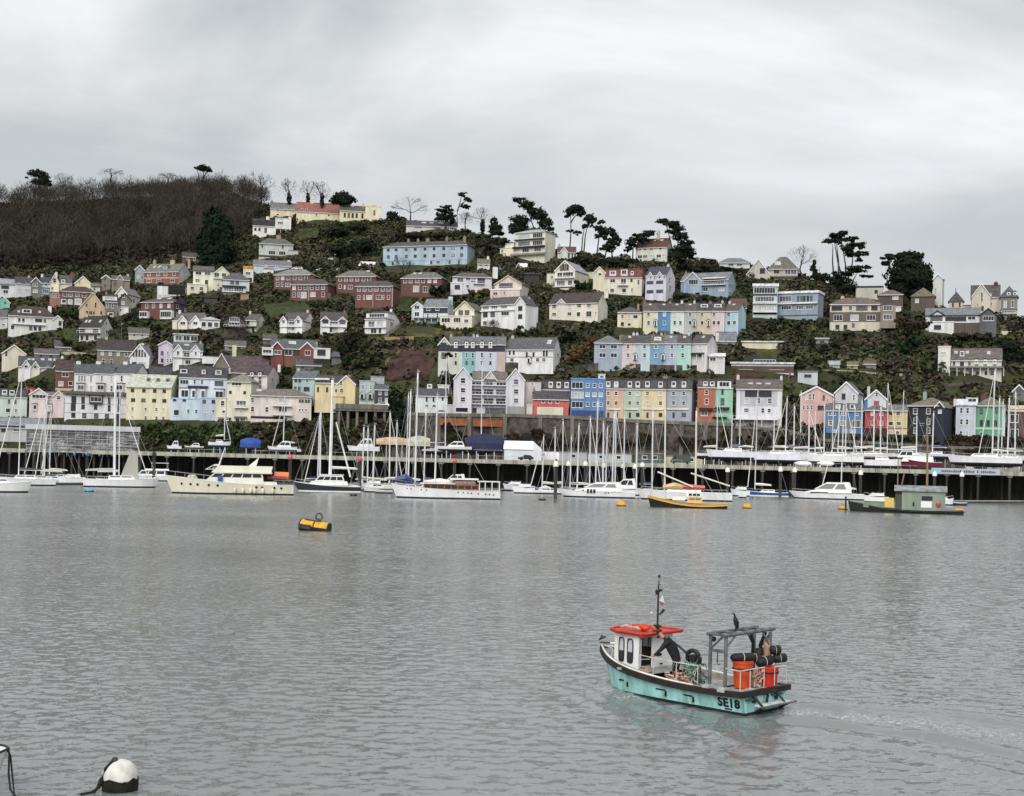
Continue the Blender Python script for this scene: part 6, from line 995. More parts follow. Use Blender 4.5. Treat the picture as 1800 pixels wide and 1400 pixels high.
# floating pontoons
def pontoon(label, x0, x1, y, dep=2.2):
    A, B_ = on_water(x0, y), on_water(x1, y); u = B_ - A; root = empty('pontoon', A, math.atan2(u.y, u.x), label, 'pontoon'); n = max(1, int(u.length / 9))
    for i in range(n):
        x = u.length * i / n; ob('float', MB().box(x + .05, x + u.length / n - .05, 0, dep, -.3, .35), PILE, root); ob('decking', MB().box(x + .02, x + u.length / n - .02, -.1, dep + .1, .36, .5), mat('pontoon_deck', (.3, .29, .26), .85, .25, .8), root)
    return root
pontoon('pontoon below the left yachts', 92, 150, 853); pontoon('long pontoon in front of the quay centre', 640, 1000, 864); pontoon('low dark pontoon at the right edge under the quay', 1690, 1815, 885, 3); pontoon('pontoon behind the sports cruiser', 1000, 1300, 871)
# mooring piles with pale or red caps
PW = mat('pile_cap_white', (.78, .77, .7), .5, .1)
for x, yt, yb_, c in [(976, 812, 878, 'w'), (998, 812, 850, 'w'), (1028, 812, 850, 'w'), (1060, 815, 850, 'w'), (1094, 816, 862, 'w'), (1115, 817, 862, 'w'), (1128, 814, 858, 'w'), (1278, 823, 862, 'w'), (1371, 822, 866, 'w'), (1396, 823, 868, 'w'), (1512, 828, 868, 'w'), (1642, 830, 868, 'w'), (1690, 831, 868, 'w'), (509, 800, 862, 'r'), (632, 803, 862, 'r'), (798, 807, 846, 'r'), (270, 795, 852, 'k')]:
    yb_ = max(yb_, HY + (x - CX) * .0227 + 64.5); P = on_water(x, yb_); k = P.y / F; h = (yb_ - yt) * k
    root = empty('mooring_pile', P, 0, None, 'pile', 'mooring piles'); ob('shaft', MB().lathe([(.33, -2), (.33, h - .9)], 10), PILE, root); cp = ob('cap', MB().lathe([(.5, h - .9), (.52, h - .5), (.3, h), (.05, h + .15)], 10), {'w': PW, 'r': gel('b0483c'), 'k': PILE}[c], root)
    root['label'] = {976: 'white-capped mooring pile at the bow of the big sports cruiser', 998: 'white-capped pile just right of the sports cruiser bow pile', 1028: 'white-capped pile behind the foredeck of the sports cruiser', 1060: 'white-capped pile above the windscreen of the sports cruiser', 1094: 'white-capped pile at the stern arch of the sports cruiser', 1115: 'white-capped pile left of the black smack, nearer the cruiser', 1128: 'white-capped pile left of the black smack, nearer the smack', 1278: 'white-capped pile above the stern of the black smack', 1371: 'white-capped pile above the stern of the blue sloop', 1396: 'white-capped pile at the bow of the flybridge cruiser', 1512: 'white-capped pile at the stern of the flybridge cruiser', 1642: 'white-capped pile left under the pale quay banner', 1690: 'white-capped pile under the middle of the quay banner', 509: 'red-capped pile between the weathered yacht and the black sloop', 632: 'red-capped pile at the stern of the black sloop', 798: 'red-capped pile behind the classic yacht', 270: 'plain dark pile with a yellow fender at the left'}[x]
    if c == 'k': ob('fender', MB().ball((.4, -.4, 1.2), .45, 10, 8), gel('c9cf6a'), root)
# masts in the marina, each on its own yacht
def fleet(ms, base_y, depth, yard, ln, cols, lab, group):
    for i, (xt, yt) in enumerate(ms):
        lean = (base_y - yt) * .0227; xb_ = xt - lean; L2 = ln * (.85 + .3 * random.random()); lf = random.random() < .5
        c = xb_ - (.1 * L2 if not lf else -.1 * L2); a, b = (c - L2 / 2, c + L2 / 2) if lf else (c + L2 / 2, c - L2 / 2)
        dd = depth(i); yb_ = base_y + random.uniform(-1.5, 1.5)
        yacht(lab(i), a, b, yb_, cols[i % len(cols)], xb_, yt, depth=dd if yard else None, fbp=7 if not yard else 8, group=group, yard=yard, cover=('c9c4b4', '2d3a5e', 'd4d0c0', '8a8e94')[i % 4], furl=('dcdcd6' if i % 5 == 0 else None), r=random.uniform(.13, .19), spread=1 + (i % 3 == 0))
ORD = ['first', 'second', 'third', 'fourth', 'fifth', 'sixth', 'seventh', 'eighth', 'ninth', 'tenth', 'eleventh', 'twelfth', 'thirteenth', 'fourteenth', 'fifteenth', 'sixteenth', 'seventeenth', 'eighteenth']
W4 = ['dcdcda', 'd4d6da', 'd8d6cc', 'c9ced6']
fleet([(955, 768), (977, 754), (991, 740), (1004, 768), (1017, 747), (1039, 735), (1050, 706), (1062, 744), (1067, 752), (1079, 727), (1084, 723), (1099, 736), (1121, 747), (1149, 724)], 870, lambda i: None, False, 52, W4, lambda i: ORD[i] + ' mast from the left among the yachts moored behind the sports cruiser', 'yachts moored behind the sports cruiser')
fleet([(561, 731), (565, 724), (639, 751), (648, 752), (658, 748), (687, 726), (699, 742), (717, 694), (721, 688), (748, 720)], 861, lambda i: None, False, 60, W4, lambda i: ORD[i] + ' mast from the left among the yachts moored behind the black sloop and classic yacht', 'yachts moored behind the black sloop')
# boats on the quay
def qd(px, back=8): return quay_edge(px).y + back
fleet([(1262, 700), (1287, 730), (1301, 732), (1339, 736), (1361, 735), (1383, 700), (1397, 714), (1409, 690)], 803, lambda i: qd(1330, 14 + 9 * (i % 4)), True, 62, W4, lambda i: ORD[i] + ' laid-up yacht mast from the left, under the lilac villa and salmon house', YD)
fleet([(1423, 723), (1434, 725), (1450, 712), (1465, 700), (1475, 716), (1488, 711), (1503, 716), (1516, 704), (1537, 722), (1549, 715), (1562, 676), (1588, 690), (1612, 731), (1641, 726)], 806, lambda i: qd(1500, 14 + 8 * (i % 4)), True, 62, W4, lambda i: ORD[i] + ' laid-up yacht mast from the left, in front of the royal blue to navy houses', YD)
fleet([(1748, 653), (1757, 700), (1763, 705), (1774, 700), (1786, 690)], 810, lambda i: qd(1740, 14 + 8 * (i % 3)), True, 70, W4, lambda i: ORD[i] + ' laid-up yacht mast from the left, in front of the green house', YD)
fleet([(500, 700), (786, 630), (849, 636)], 795, lambda i: qd((500, 786, 849)[i], 20), True, 60, W4, lambda i: ('laid-up white yacht with a mast against the shell-pink flats', 'laid-up yacht with a mast left of the lilac flats', 'laid-up yacht with a crosstreed mast before the lilac flats')[i], YD)
for a, b, y, c, lb in [(1241, 1334, 806, 'd9dbe2', 'long white racing yacht hull laid up at the left of the right-hand row'), (1420, 1322, 811, 'dcdee4', 'white yacht hull laid up under the lilac villa'), (1411, 1518, 814, 'e0e0e0', 'white yacht hull laid up in front of the royal blue house'), (1588, 1514, 821, 'dedede', 'white motor-sailer hull laid up in front of the crimson house'), (1664, 1796, 816, 'dcdce0', 'very long white yacht hull laid up at the right end of the quay')]:
    yacht(lb, a, b, y, c, None, None, depth=qd((a + b) / 2, 5), fbp=15, group=YD, yard=True, anti=ANTI)
def wheel_boat():
    root, L, k, sg, xm = bplace('maroon-hulled motor boat with a white wheelhouse on the quay', 1582, 1656, 824, qd(1620, 4), name='motor_boat', cat='motor boat', group=YD); X = lambda px: sg * (px - xm) * k; Z = lambda py: (824 - py) * k
    hull(root, L, 3, Z(806), Z(813), .5, '5c1f2a', tw=.7, rake=.5); cab(root, X(1640), X(1585), 2.2, Z(812), Z(803), .8, .2, 'dcdcd8', 'coachroof'); cab(root, X(1606), X(1578), 2.2, Z(805), Z(792), 1.2, .2, 'dcdcd8', 'wheelhouse', win_=(Z(801), Z(795)), wn=2)
    ob('roof_slab', MB().box(X(1612), X(1560), -1.3, 1.3, Z(792), Z(790.5)), gel('dedede'), root); c = MB()
    for x in (-L * .25, L * .2): c.box(x - .15, x + .15, -1.3, 1.3, QZ - root.location.z, -.3)
    ob('cradle', c, STEEL, root)
wheel_boat()
def covered(label, x0, x1, yb_, yt, hx, back=6, name='covered_boat', sag=.3):
    root, L, k, sg, xm = bplace(label, x0, x1, yb_ - 3, qd((x0 + x1) / 2, back), name=name, cat='covered boat', group=YD); h = (yb_ - yt) * k
    hull(root, L * .95, L * .3, h * .45, h * .4, .4, 'd4d4d2', tw=.7, rake=L * .06); b = MB(); n = 10; v = []; f = []
    for i in range(n + 1):
        t = i / n; x = L * (t - .5); w = L * .16 * (.75 + .35 * math.sin(math.pi * min(1, t * 1.1))) * (1 if t < .8 else 1 - (t - .8) * 2.5); zt = h * (.78 + .25 * math.sin(math.pi * t)); 
        v += [(x, -w, h * .12), (x, -w * .95, h * .5), (x, 0, zt), (x, w * .95, h * .5), (x, w, h * .12)]
    for i in range(n):
        for j in range(4): f.append((i * 5 + j, i * 5 + j + 1, (i + 1) * 5 + j + 1, (i + 1) * 5 + j))
    f += [(4, 3, 2, 1, 0), tuple(range(n * 5, n * 5 + 5))]; b.add(v, f); ob('tarpaulin', b, mat('tarp_' + hx, lin(hx, .9), .6, .2, .6, bump=.5, bscale=1.5), root)
    c = MB()
    for x in (-L * .25, L * .2): c.box(x - .12, x + .12, -L * .12, L * .12, QZ - root.location.z, .1)
    ob('cradle', c, STEEL, root)
covered('boat under a bright blue tarpaulin on the quay', 422, 458, 792, 773, '2f4f9a'); covered('boat under a tan tarpaulin on the quay', 661, 722, 787, 772, 'c0a888', 10); covered('big boat shrouded in a navy tarpaulin beside the white tent', 817, 886, 797, 767, '22284a', 8); covered('boat with a pale cover behind the tan tarpaulin', 716, 756, 790, 770, 'bdb9a8', 9)
def small_cruiser(label, xb, xs, yw, h, back=5, hx='dedede'):
    root, L, k, sg, xm = bplace(label, xb, xs, yw, qd((xb + xs) / 2, back), name='motor_boat', cat='motor boat', group=YD)
    hull(root, L, L * .33, h * k * .45, h * k * .4, .45, hx, tw=.9, rake=L * .1); cab(root, -L * .3, L * .2, L * .26, h * k * .4, h * k, L * .2, L * .05, 'd6d8da', 'wheelhouse', win_=(h * k * .6, h * k * .88), wn=2)
    c = MB()
    for x in (-L * .25, L * .2): c.box(x - .12, x + .12, -L * .12, L * .12, QZ - root.location.z, -.1)
    ob('cradle', c, STEEL, root)
small_cruiser('small open motorboat with a dark windscreen on the quay at left', 293, 319, 791, 16); small_cruiser('cream day boat with a wooden mast on the quay', 324, 358, 789, 10, hx='d2ccb0'); small_cruiser('white motor cruiser with side windows on the quay, left of the tan tarpaulin', 610, 667, 795, 24); small_cruiser('white motorboat with a rounded rail on the quay right of the tan tarpaulin', 766, 829, 792, 16); small_cruiser('white cruiser low on the quay left of the black sloop mast', 470, 522, 793, 17, 7)
yacht('white bilge-keel yacht propped high on the quay, blue-bottomed', 406, 366, 785, 'dedede', 394, 727, depth=qd(386, 10), fbp=9, group=YD, yard=True, anti=ANTIB)
for i, (x, w, lb) in enumerate([(1411, 30, 'white upturned tender on the quay edge, left of a pair'), (1451, 30, 'white upturned tender on the quay edge, right of a pair')]):
    root, L, k, sg, xm = bplace(lb, x - w / 2, x + w / 2, 819, qd(x, 1.5), name='tender', cat='dinghy', group=YD); ob('hull', MB().tube([(-L / 2, 0, .5), (-L * .3, 0, .45), (L * .2, 0, .5), (L / 2, 0, .6)], [.25, .6, .6, .1], 10), gel('dedede'), root)
def tent():
    P = at(919, 811, qd(919, 6)); P.z = QZ; k = P.y / F; root = empty('storage_tent', P, -math.atan2(P.x, P.y), 'white frame tent on the quay beside the navy tarpaulin', 'tent'); a = 33 * k; z1 = 20 * k; z2 = 34 * k
    ob('tent_wall', MB().prism([(0, 0), (9, 0), (9, z1), (0, z1)], -a, a, 0), gel('c9ccd0'), root)
    for s2 in (0, 1): ob('tent_roof', MB().prism([(4.5 + (s2 * 2 - 1) * 4.8, z1 - .1), (4.5, z2), (4.5, z2 + .1), (4.5 + (s2 * 2 - 1) * 4.8, z1)], -a - .2, a * .55, 0), gel('e4e4e8'), root)
    ob('tent_gable', MB().prism([(a * .5, z1), (a + .1, z1), (a * .55, z2)], 0, 9, 1), gel('d0d2d6'), root)
tent()
def portacabin(label, x0, x1, y0, y1, hx, back=16):
    P = at((x0 + x1) / 2, y1, qd((x0 + x1) / 2, back)); P.z = QZ; k = P.y / F; root = empty('cabin_store', P, -math.atan2(P.x, P.y), label, 'cabin'); a = (x1 - x0) * k / 2; h = (y1 - y0) * k + .3
    ob('wall', MB().box(-a, a, 0, 3, 0, h), paint(hx), root); ob('roof', MB().box(-a - .15, a + .15, -.2, 3.2, h, h + .15), roofm('8f9294'), root); win(root, -a * .4, 0, h * .6, 1.2, 1, 'p'); win(root, a * .4, 0, h * .6, 1.2, 1, 'p')
portacabin('long grey quayside store with white doors behind the moored masts', 952, 1032, 792, 806, 'b4b6b6', 26); portacabin('pale blue quayside store beside the masts', 1034, 1110, 795, 808, 'b9c0c6', 22); portacabin('cream hut with a row of windows on the quay', 1170, 1235, 797, 808, 'c6bf9c', 24); portacabin('white hut with dark windows on the quay near the right edge', 1700, 1790, 795, 806, 'c9c6b4', 30); portacabin('dark green store among the masts', 1120, 1165, 795, 810, '55605c', 20)
# banner on the quay edge: too small in the photograph to read, so only its dark marks
def banner():
    P = at(1697, 829, quay_edge(1697).y - .6); k = P.y / F; root = empty('quay_banner', P, -math.atan2(P.x, P.y), 'long pale banner with dark lettering fixed to the quay rail', 'banner'); a = 57 * k; h = 5 * k
    ob('board', MB().box(-a, a, 0, .08, -h, h), gel('a4a8ae'), root); ob('blue_corner', MB().box(-a, -a + 1.6, -.03, 0, -h, h), gel('7fb4d0'), root); m = MB(); x = -a + 2.2; r_ = random.Random(3)
    for w in (11, 6, 1, 8):
        for _ in range(w): m.box(x, x + .28, -.03, .0, -h * .45, h * .3 + r_.uniform(-.1, .1)); x += .4
        x += .45
    ob('lettering', m, gel('3a3f58'), root)
banner()
# buoys
YEL = mat('buoy_yellow', lin('dba52a', .9), .5, .2, 2)
def buoy(label, px, py, w, hx=None, flat=.75):
    P = on_water(px, py); r = w / 2 * P.y / F; root = empty('mooring_buoy', P, 0, label, 'buoy'); m = YEL if hx is None else gel(hx)
    ob('float', MB().lathe([(r * .85, -.2), (r, .1), (r * .95, r * .5), (r * .55, r * flat * 1.25), (r * .12, r * flat * 1.55)], 14), m, root, smooth=False); ob('waterline_band', MB().lathe([(r * .93, -.25), (r * 1.02, .0), (r * 1.02, .16)], 14), BLACK, root); ob('ring', MB().tube([(-.12, 0, r * flat * 1.5), (-.12, 0, r * flat * 1.5 + .2), (.12, 0, r * flat * 1.5 + .2), (.12, 0, r * flat * 1.5)], .03, 5), PILE, root)
buoy('small yellow dome buoy left of the black smack', 1092, 890, 17); buoy('small yellow dome buoy right of the black smack', 1313, 894, 16); buoy('yellow buoy at the bow of the dark barge', 1482, 896, 17, flat=.5); buoy('yellow crumpled buoy at the stern of the dark barge', 1686, 901, 19, flat=.5); buoy('blue buoy in front of the left yachts', 157, 865, 16, '3f8fb8', .5); buoy('black low buoy left of the sports cruiser', 953, 880, 13, '1e1e20', .3); buoy('black low buoy right of the black sloop', 621, 872, 13, '26282c', .3)
def big_buoy():
    P = on_water(553, 933); k = P.y / F; root = empty('mooring_buoy', P, R(-14), 'big drum mooring buoy, yellow over black, with an iron ring', 'buoy'); a = 26 * k; r = 11 * k
    root.rotation_euler = (0, R(6), R(-12)); z = .32
    body = lambda r_, lo, hi: [(r_ * math.cos(t), z + r_ * math.sin(t)) for t in np.linspace(lo, hi, 14)]
    ob('drum', MB().prism(body(r, R(-200), R(20)), -a, a, 0), BLACK, root); ob('yellow_top', MB().prism(body(r * 1.02, R(8), R(172)), -a * .98, a * .99, 0), YEL, root)
    for x in (-a, 0, a): ob('rib', MB().prism(body(r * 1.07, R(-30), R(210)), x - .06, x + .06, 0), BLACK, root)
    ob('tyre_fender', MB().box(-a, -.2, -r * 1.15, -r * .9, .1, .55), PILE, root); ob('grab_rail', MB().tube([(-a * .75, -r * .2, z + r * 1.12), (a * .1, -r * .2, z + r * 1.05)], .06, 6), BLACK, root)
    ob('ring', MB().tube([(a * .2 + .34 * math.cos(t), 0, z + r * 1.1 + .42 + .38 * math.sin(t)) for t in np.linspace(0, 2 * math.pi, 17)], .075, 7), PILE, root); ob('ring_base', MB().lathe([(.28, 0), (.2, .25), (.1, .35)], 8, (a * .2, 0, z + r * .95)), PILE, root)
big_buoy()
# ---------------------------------------------------------------- vegetation
def leaf_mat(): 
    m = mat('foliage', (1, 1, 1), .9, .2, .8, spec=.1, attr='Col'); return m
LEAF = leaf_mat()
BARK = mat('bark', (.05, .042, .036), .95, .3, 1.5)
def quad_mesh(name, C, size, col, flat=0, long=1.0, up=None, g=rng, nrm=None):
    N_ = len(C); C = np.asarray(C, float); size = np.broadcast_to(size, (N_,)).astype(float)
    a = g.normal(size=(N_, 3)); a[:, 2] *= (1 - flat)
    if up is not None: a = a * (1 - up) + np.array([0, 0, 1.]) * up * np.linalg.norm(a, axis=1, keepdims=True)
    a /= np.linalg.norm(a, axis=1, keepdims=True) + 1e-9; b = np.cross(a, g.normal(size=(N_, 3))); b /= np.linalg.norm(b, axis=1, keepdims=True) + 1e-9
    if nrm is not None:
        nn = np.asarray(nrm, float); nn = nn / (np.linalg.norm(nn, axis=1, keepdims=True) + 1e-9) + g.normal(0, .38, nn.shape); nn /= np.linalg.norm(nn, axis=1, keepdims=True); a = np.cross(nn, g.normal(size=(N_, 3))); a /= np.linalg.norm(a, axis=1, keepdims=True) + 1e-9; b = np.cross(nn, a)
    a *= (size * long)[:, None]; b *= size[:, None]
    V = np.stack([C - a - b * .8, C + a * .7 - b, C + a + b * .8, C - a * .7 + b], 1).reshape(-1, 3); Q = np.arange(4 * N_).reshape(-1, 4)
    me = bpy.data.meshes.new(name); me.vertices.add(4 * N_); me.vertices.foreach_set('co', V.ravel()); me.loops.add(4 * N_); me.loops.foreach_set('vertex_index', Q.ravel()); me.polygons.add(N_); me.polygons.foreach_set('loop_start', np.arange(0, 4 * N_, 4)); me.polygons.foreach_set('loop_total', np.full(N_, 4)); me.update(calc_edges=True)
    col = np.broadcast_to(np.asarray(col, float), (N_, 3)); c4 = np.concatenate([np.repeat(col, 4, 0), np.ones((4 * N_, 1))], 1)
    at_ = me.attributes.new('Col', 'FLOAT_COLOR', 'POINT'); at_.data.foreach_set('color', c4.ravel().astype(np.float32)); me.materials.append(LEAF); return me
def shell(n, g=rng, lo=.55):
    d = g.normal(size=(n, 3)); d /= np.linalg.norm(d, axis=1, keepdims=True); return d * (lo + (1 - lo) * g.random((n, 1)) ** .6)
def drape(name, px0, px1, py0, py1, m, lift=.12, nx=14, ny=8, skew=0, lab=None, kind='structure'):
    v = []; r_ = random.Random(int(px0))
    for j in range(ny + 1):
        for i in range(nx + 1):
            py = py0 + (py1 - py0) * j / ny; px = px0 + (px1 - px0) * i / nx + skew * (j / ny) + (r_.uniform(-2.5, 2.5) if i in (0, nx) else 0)
            p = gpt(px, py + (r_.uniform(-1, 1) if j in (0, ny) else 0)); v.append((p.x, p.y, p.z + lift))
    me = bpy.data.meshes.new(name); me.from_pydata(v, [], [(j * (nx + 1) + i, j * (nx + 1) + i + 1, (j + 1) * (nx + 1) + i + 1, (j + 1) * (nx + 1) + i) for j in range(ny) for i in range(nx)]); 
    return ob(name, me, m, None, label=lab, kind=kind)
GRASS = mat('lawn_grass', (.042, .06, .02), .95, .6, .8, spec=.1); GRASS2 = mat('dry_lawn', (.085, .08, .028), .95, .55, .8, spec=.1); EARTH = mat('red_earth', (.06, .036, .03), .95, .4, .3, spec=.1, bump=.8, bscale=.7); RUBB = mat('brown_bank', (.06, .05, .038), .95, .5, .25, spec=.1, bump=.8, bscale=.6)
LAWN = [(462, 545, 535, 556, GRASS, 0), (700, 730, 522, 548, GRASS, -4), (716, 775, 577, 594, GRASS2, 8), (758, 815, 583, 594, GRASS2, 0), (1655, 1692, 672, 691, GRASS, 0), (522, 562, 402, 418, GRASS, 0), (1330, 1372, 616, 628, GRASS2, 0), (110, 140, 578, 600, GRASS, 0), (1080, 1130, 579, 590, GRASS, 0)]
for i, (a, b, c, d, m, sk) in enumerate(LAWN): drape('lawn', a, b, c, d, m, skew=sk)
drape('earth_bank', 690, 768, 618, 672, EARTH, lift=.75, skew=-14); drape('earth_bank', 1285, 1400, 657, 680, EARTH)
FT = np.array(FOOT); FB = FT[:, 3:7]; FD = FT[:, 1] - 3
LB = np.array([(a, b, c, d) for a, b, c, d, *_ in LAWN] + [(692, 755, 622, 660)])
def pixv(X, Y, Z):
    x = X / Y; z = (Z - CAMZ) / Y; return CX + F * (x * _c - z * _s), HY - F * (x * _s + z * _c)
def in_wood(px, py): return (py < np.interp(px, [-100, 0, 240, 330, 400, 450, 475], [478, 476, 462, 452, 440, 395, 340])) & (px < 475)
def scatter(n, smin, smax, rmin, rmax, g):
    Y = g.uniform(352, 720, n); X = g.uniform(-.43, .43, n) * Y; s = Y - off(X); ok = (s > smin) & (s < smax); X, Y = X[ok], Y[ok]
    r = g.uniform(rmin, rmax, len(X)); Z = gz(X, Y); h = r * 1.5
    px, py = pixv(X, Y, Z); _, pt = pixv(X, Y, Z + h); rp = r * F / Y
    keep = np.ones(len(X), bool); lim = np.where(g.random(len(X)) < .4, 8, 3)
    for (a, b, yb, yt), fd, (fx, fy, fr) in zip(FB, FD, FT[:, :3]):
        keep &= ~((px + rp > a - 1) & (px - rp < b + 1) & (pt < yb - lim) & (pt > yt - 4) & (Y < fd + 4)); keep &= ~(np.hypot(X - fx, Y - fy) < fr * .75)
    for a, b, c, d in LB: keep &= ~((px > a) & (px < b) & (py > c - 1) & (py < d + 4))
    y0 = np.interp(X / Y, _cp, _cy); keep &= Y < y0 + 8
    return X[keep], Y[keep], Z[keep], r[keep], px[keep], py[keep]
PAL = np.array([(.016, .022, .011), (.024, .031, .014), (.036, .040, .019), (.05, .051, .024), (.042, .037, .027), (.033, .029, .022), (.055, .045, .028), (.03, .042, .018)])
def scrub():
    g = np.random.default_rng(21); X, Y, Z, r, px, py = scatter(23000, 354, 640, .7, 2.3, g); w = in_wood(px, py); k = ~w; X, Y, Z, r, px, py = X[k], Y[k], Z[k], r[k], px[k], py[k]
    ph = np.sin(X * .11 + 1) + np.sin(Y * .13 + X * .05) + g.normal(0, .8, len(X)); pick = np.clip(((ph + 2.6) / 5.2 * 8).astype(int), 0, 7)
    rust = (np.abs(px - 1022 + (py - 615) * .7) < 13) & (np.abs(py - 615) < 25); pick[rust] = 6
    base = PAL[pick] * g.uniform(.8, 2.1, (len(X), 1)); n = 32
    d = shell(len(X) * n, g, .5).reshape(len(X), n, 3); d[..., 2] = np.abs(d[..., 2]) * 1.25
    C = np.stack([X, Y, Z - .2], 1)[:, None] + d * r[:, None, None]; col = base[:, None] * g.uniform(.8, 1.2, (len(X), n, 1)); sz = np.repeat(r * .27, n)
    print('scrub', len(X)); ob('hillside_scrub', quad_mesh('hillside_scrub', C.reshape(-1, 3), sz, col.reshape(-1, 3), g=g, nrm=d.reshape(-1, 3) + np.array([0, 0, .15])), None, kind='stuff', label='dense winter scrub and garden bushes covering the slope', cat='scrub')
scrub()
def undercover():
    g = np.random.default_rng(22); X, Y, Z, r, px, py = scatter(70000, 354, 640, .22, .6, g); w = in_wood(px, py); k = ~w; X, Y, Z, r = X[k], Y[k], Z[k], r[k]; n = 7
    ph = np.sin(X * .09 + 2) + np.sin(Y * .17 - X * .06) + g.normal(0, .9, len(X)); base = PAL[np.clip(((ph + 2.6) / 5.2 * 8).astype(int), 0, 7)] * g.uniform(.9, 1.7, (len(X), 1))
    d = shell(len(X) * n, g, .4).reshape(-1, n, 3); d[..., 2] = np.abs(d[..., 2]); C = np.stack([X, Y, Z], 1)[:, None] + d * r[:, None, None]
    print('under', len(X)); ob('rough_grass', quad_mesh('rough_grass', C.reshape(-1, 3), np.repeat(r * .55, n), (base[:, None] * g.uniform(.6, 1.4, (len(X), n, 1))).reshape(-1, 3), g=g), None, kind='stuff', label='rough grass and low weeds between the gardens', cat='grass')
undercover()
def bank():
    g = np.random.default_rng(31); C = []; cols = []; sz = []
    for _ in range(1300):
        if g.random() < .62: px, py = g.uniform(236, 690), g.uniform(748, 800)
        else: px, py = g.uniform(1376, 1800), g.uniform(770, 806)
        P = gpt(px, py, 340)
        if P.y - float(off(P.x)) > 360: continue
        r = g.uniform(.5, 1.5); n = 24; d = shell(n, g, .4) * r; d[:, 2] = np.abs(d[:, 2]) * .8; C.append(d + np.array(P)); green = px < 450 and g.random() < .75
        c = np.array([(.04, .062, .022), (.055, .075, .028), (.03, .045, .018)][g.integers(3)] if green else [(.045, .036, .026), (.055, .046, .034), (.03, .03, .02)][g.integers(3)]) * g.uniform(.7, 1.4); cols.append(c * g.uniform(.8, 1.2, (n, 1))); sz.append(np.full(n, r * .3))
    ob('bank_brambles', quad_mesh('bank_brambles', np.concatenate(C), np.concatenate(sz), np.concatenate(cols), g=g), None, kind='stuff', label='brambles and ivy over the bank between street and quay', cat='brambles')
bank()
def twig_tree(h, w, g, n=220, fork=.35):
    """bare winter tree as long thin slivers: trunk, limbs, twig haze"""
    P = []; Dv = []; S = []
    t = g.random(n); az_ = g.uniform(0, 6.283, n); rr = np.sqrt(g.random(n)) * w; z = h * (fork + (1 - fork) * g.random(n) ** .7) * np.sqrt(np.maximum(.05, 1 - (rr / w) ** 2 * .55))
    P = np.stack([rr * np.cos(az_), rr * np.sin(az_), z], 1); D = P - np.array([0, 0, h * fork * .7]); D /= np.linalg.norm(D, axis=1, keepdims=True); D += g.normal(0, .35, D.shape); return P, D / np.linalg.norm(D, axis=1, keepdims=True)
def sliver_mesh(name, P, D, ln, wd, col, g):
    N_ = len(P); s = np.cross(D, g.normal(size=D.shape)); s /= np.linalg.norm(s, axis=1, keepdims=True) + 1e-9; ln = np.broadcast_to(ln, (N_,))[:, None]; wd = np.broadcast_to(wd, (N_,))[:, None]
    V = np.stack([P - D * ln / 2 - s * wd / 2, P - D * ln / 2 + s * wd / 2, P + D * ln / 2 + s * wd * .2, P + D * ln / 2 - s * wd * .2], 1).reshape(-1, 3); Q = np.arange(4 * N_)
    me = bpy.data.meshes.new(name); me.vertices.add(4 * N_); me.vertices.foreach_set('co', V.ravel()); me.loops.add(4 * N_); me.loops.foreach_set('vertex_index', Q); me.polygons.add(N_); me.polygons.foreach_set('loop_start', np.arange(0, 4 * N_, 4)); me.polygons.foreach_set('loop_total', np.full(N_, 4)); me.update(calc_edges=True)
    col = np.broadcast_to(np.asarray(col, float), (N_, 3)); c4 = np.concatenate([np.repeat(col, 4, 0), np.ones((4 * N_, 1))], 1); a = me.attributes.new('Col', 'FLOAT_COLOR', 'POINT'); a.data.foreach_set('color', c4.ravel().astype(np.float32)); me.materials.append(LEAF); return me
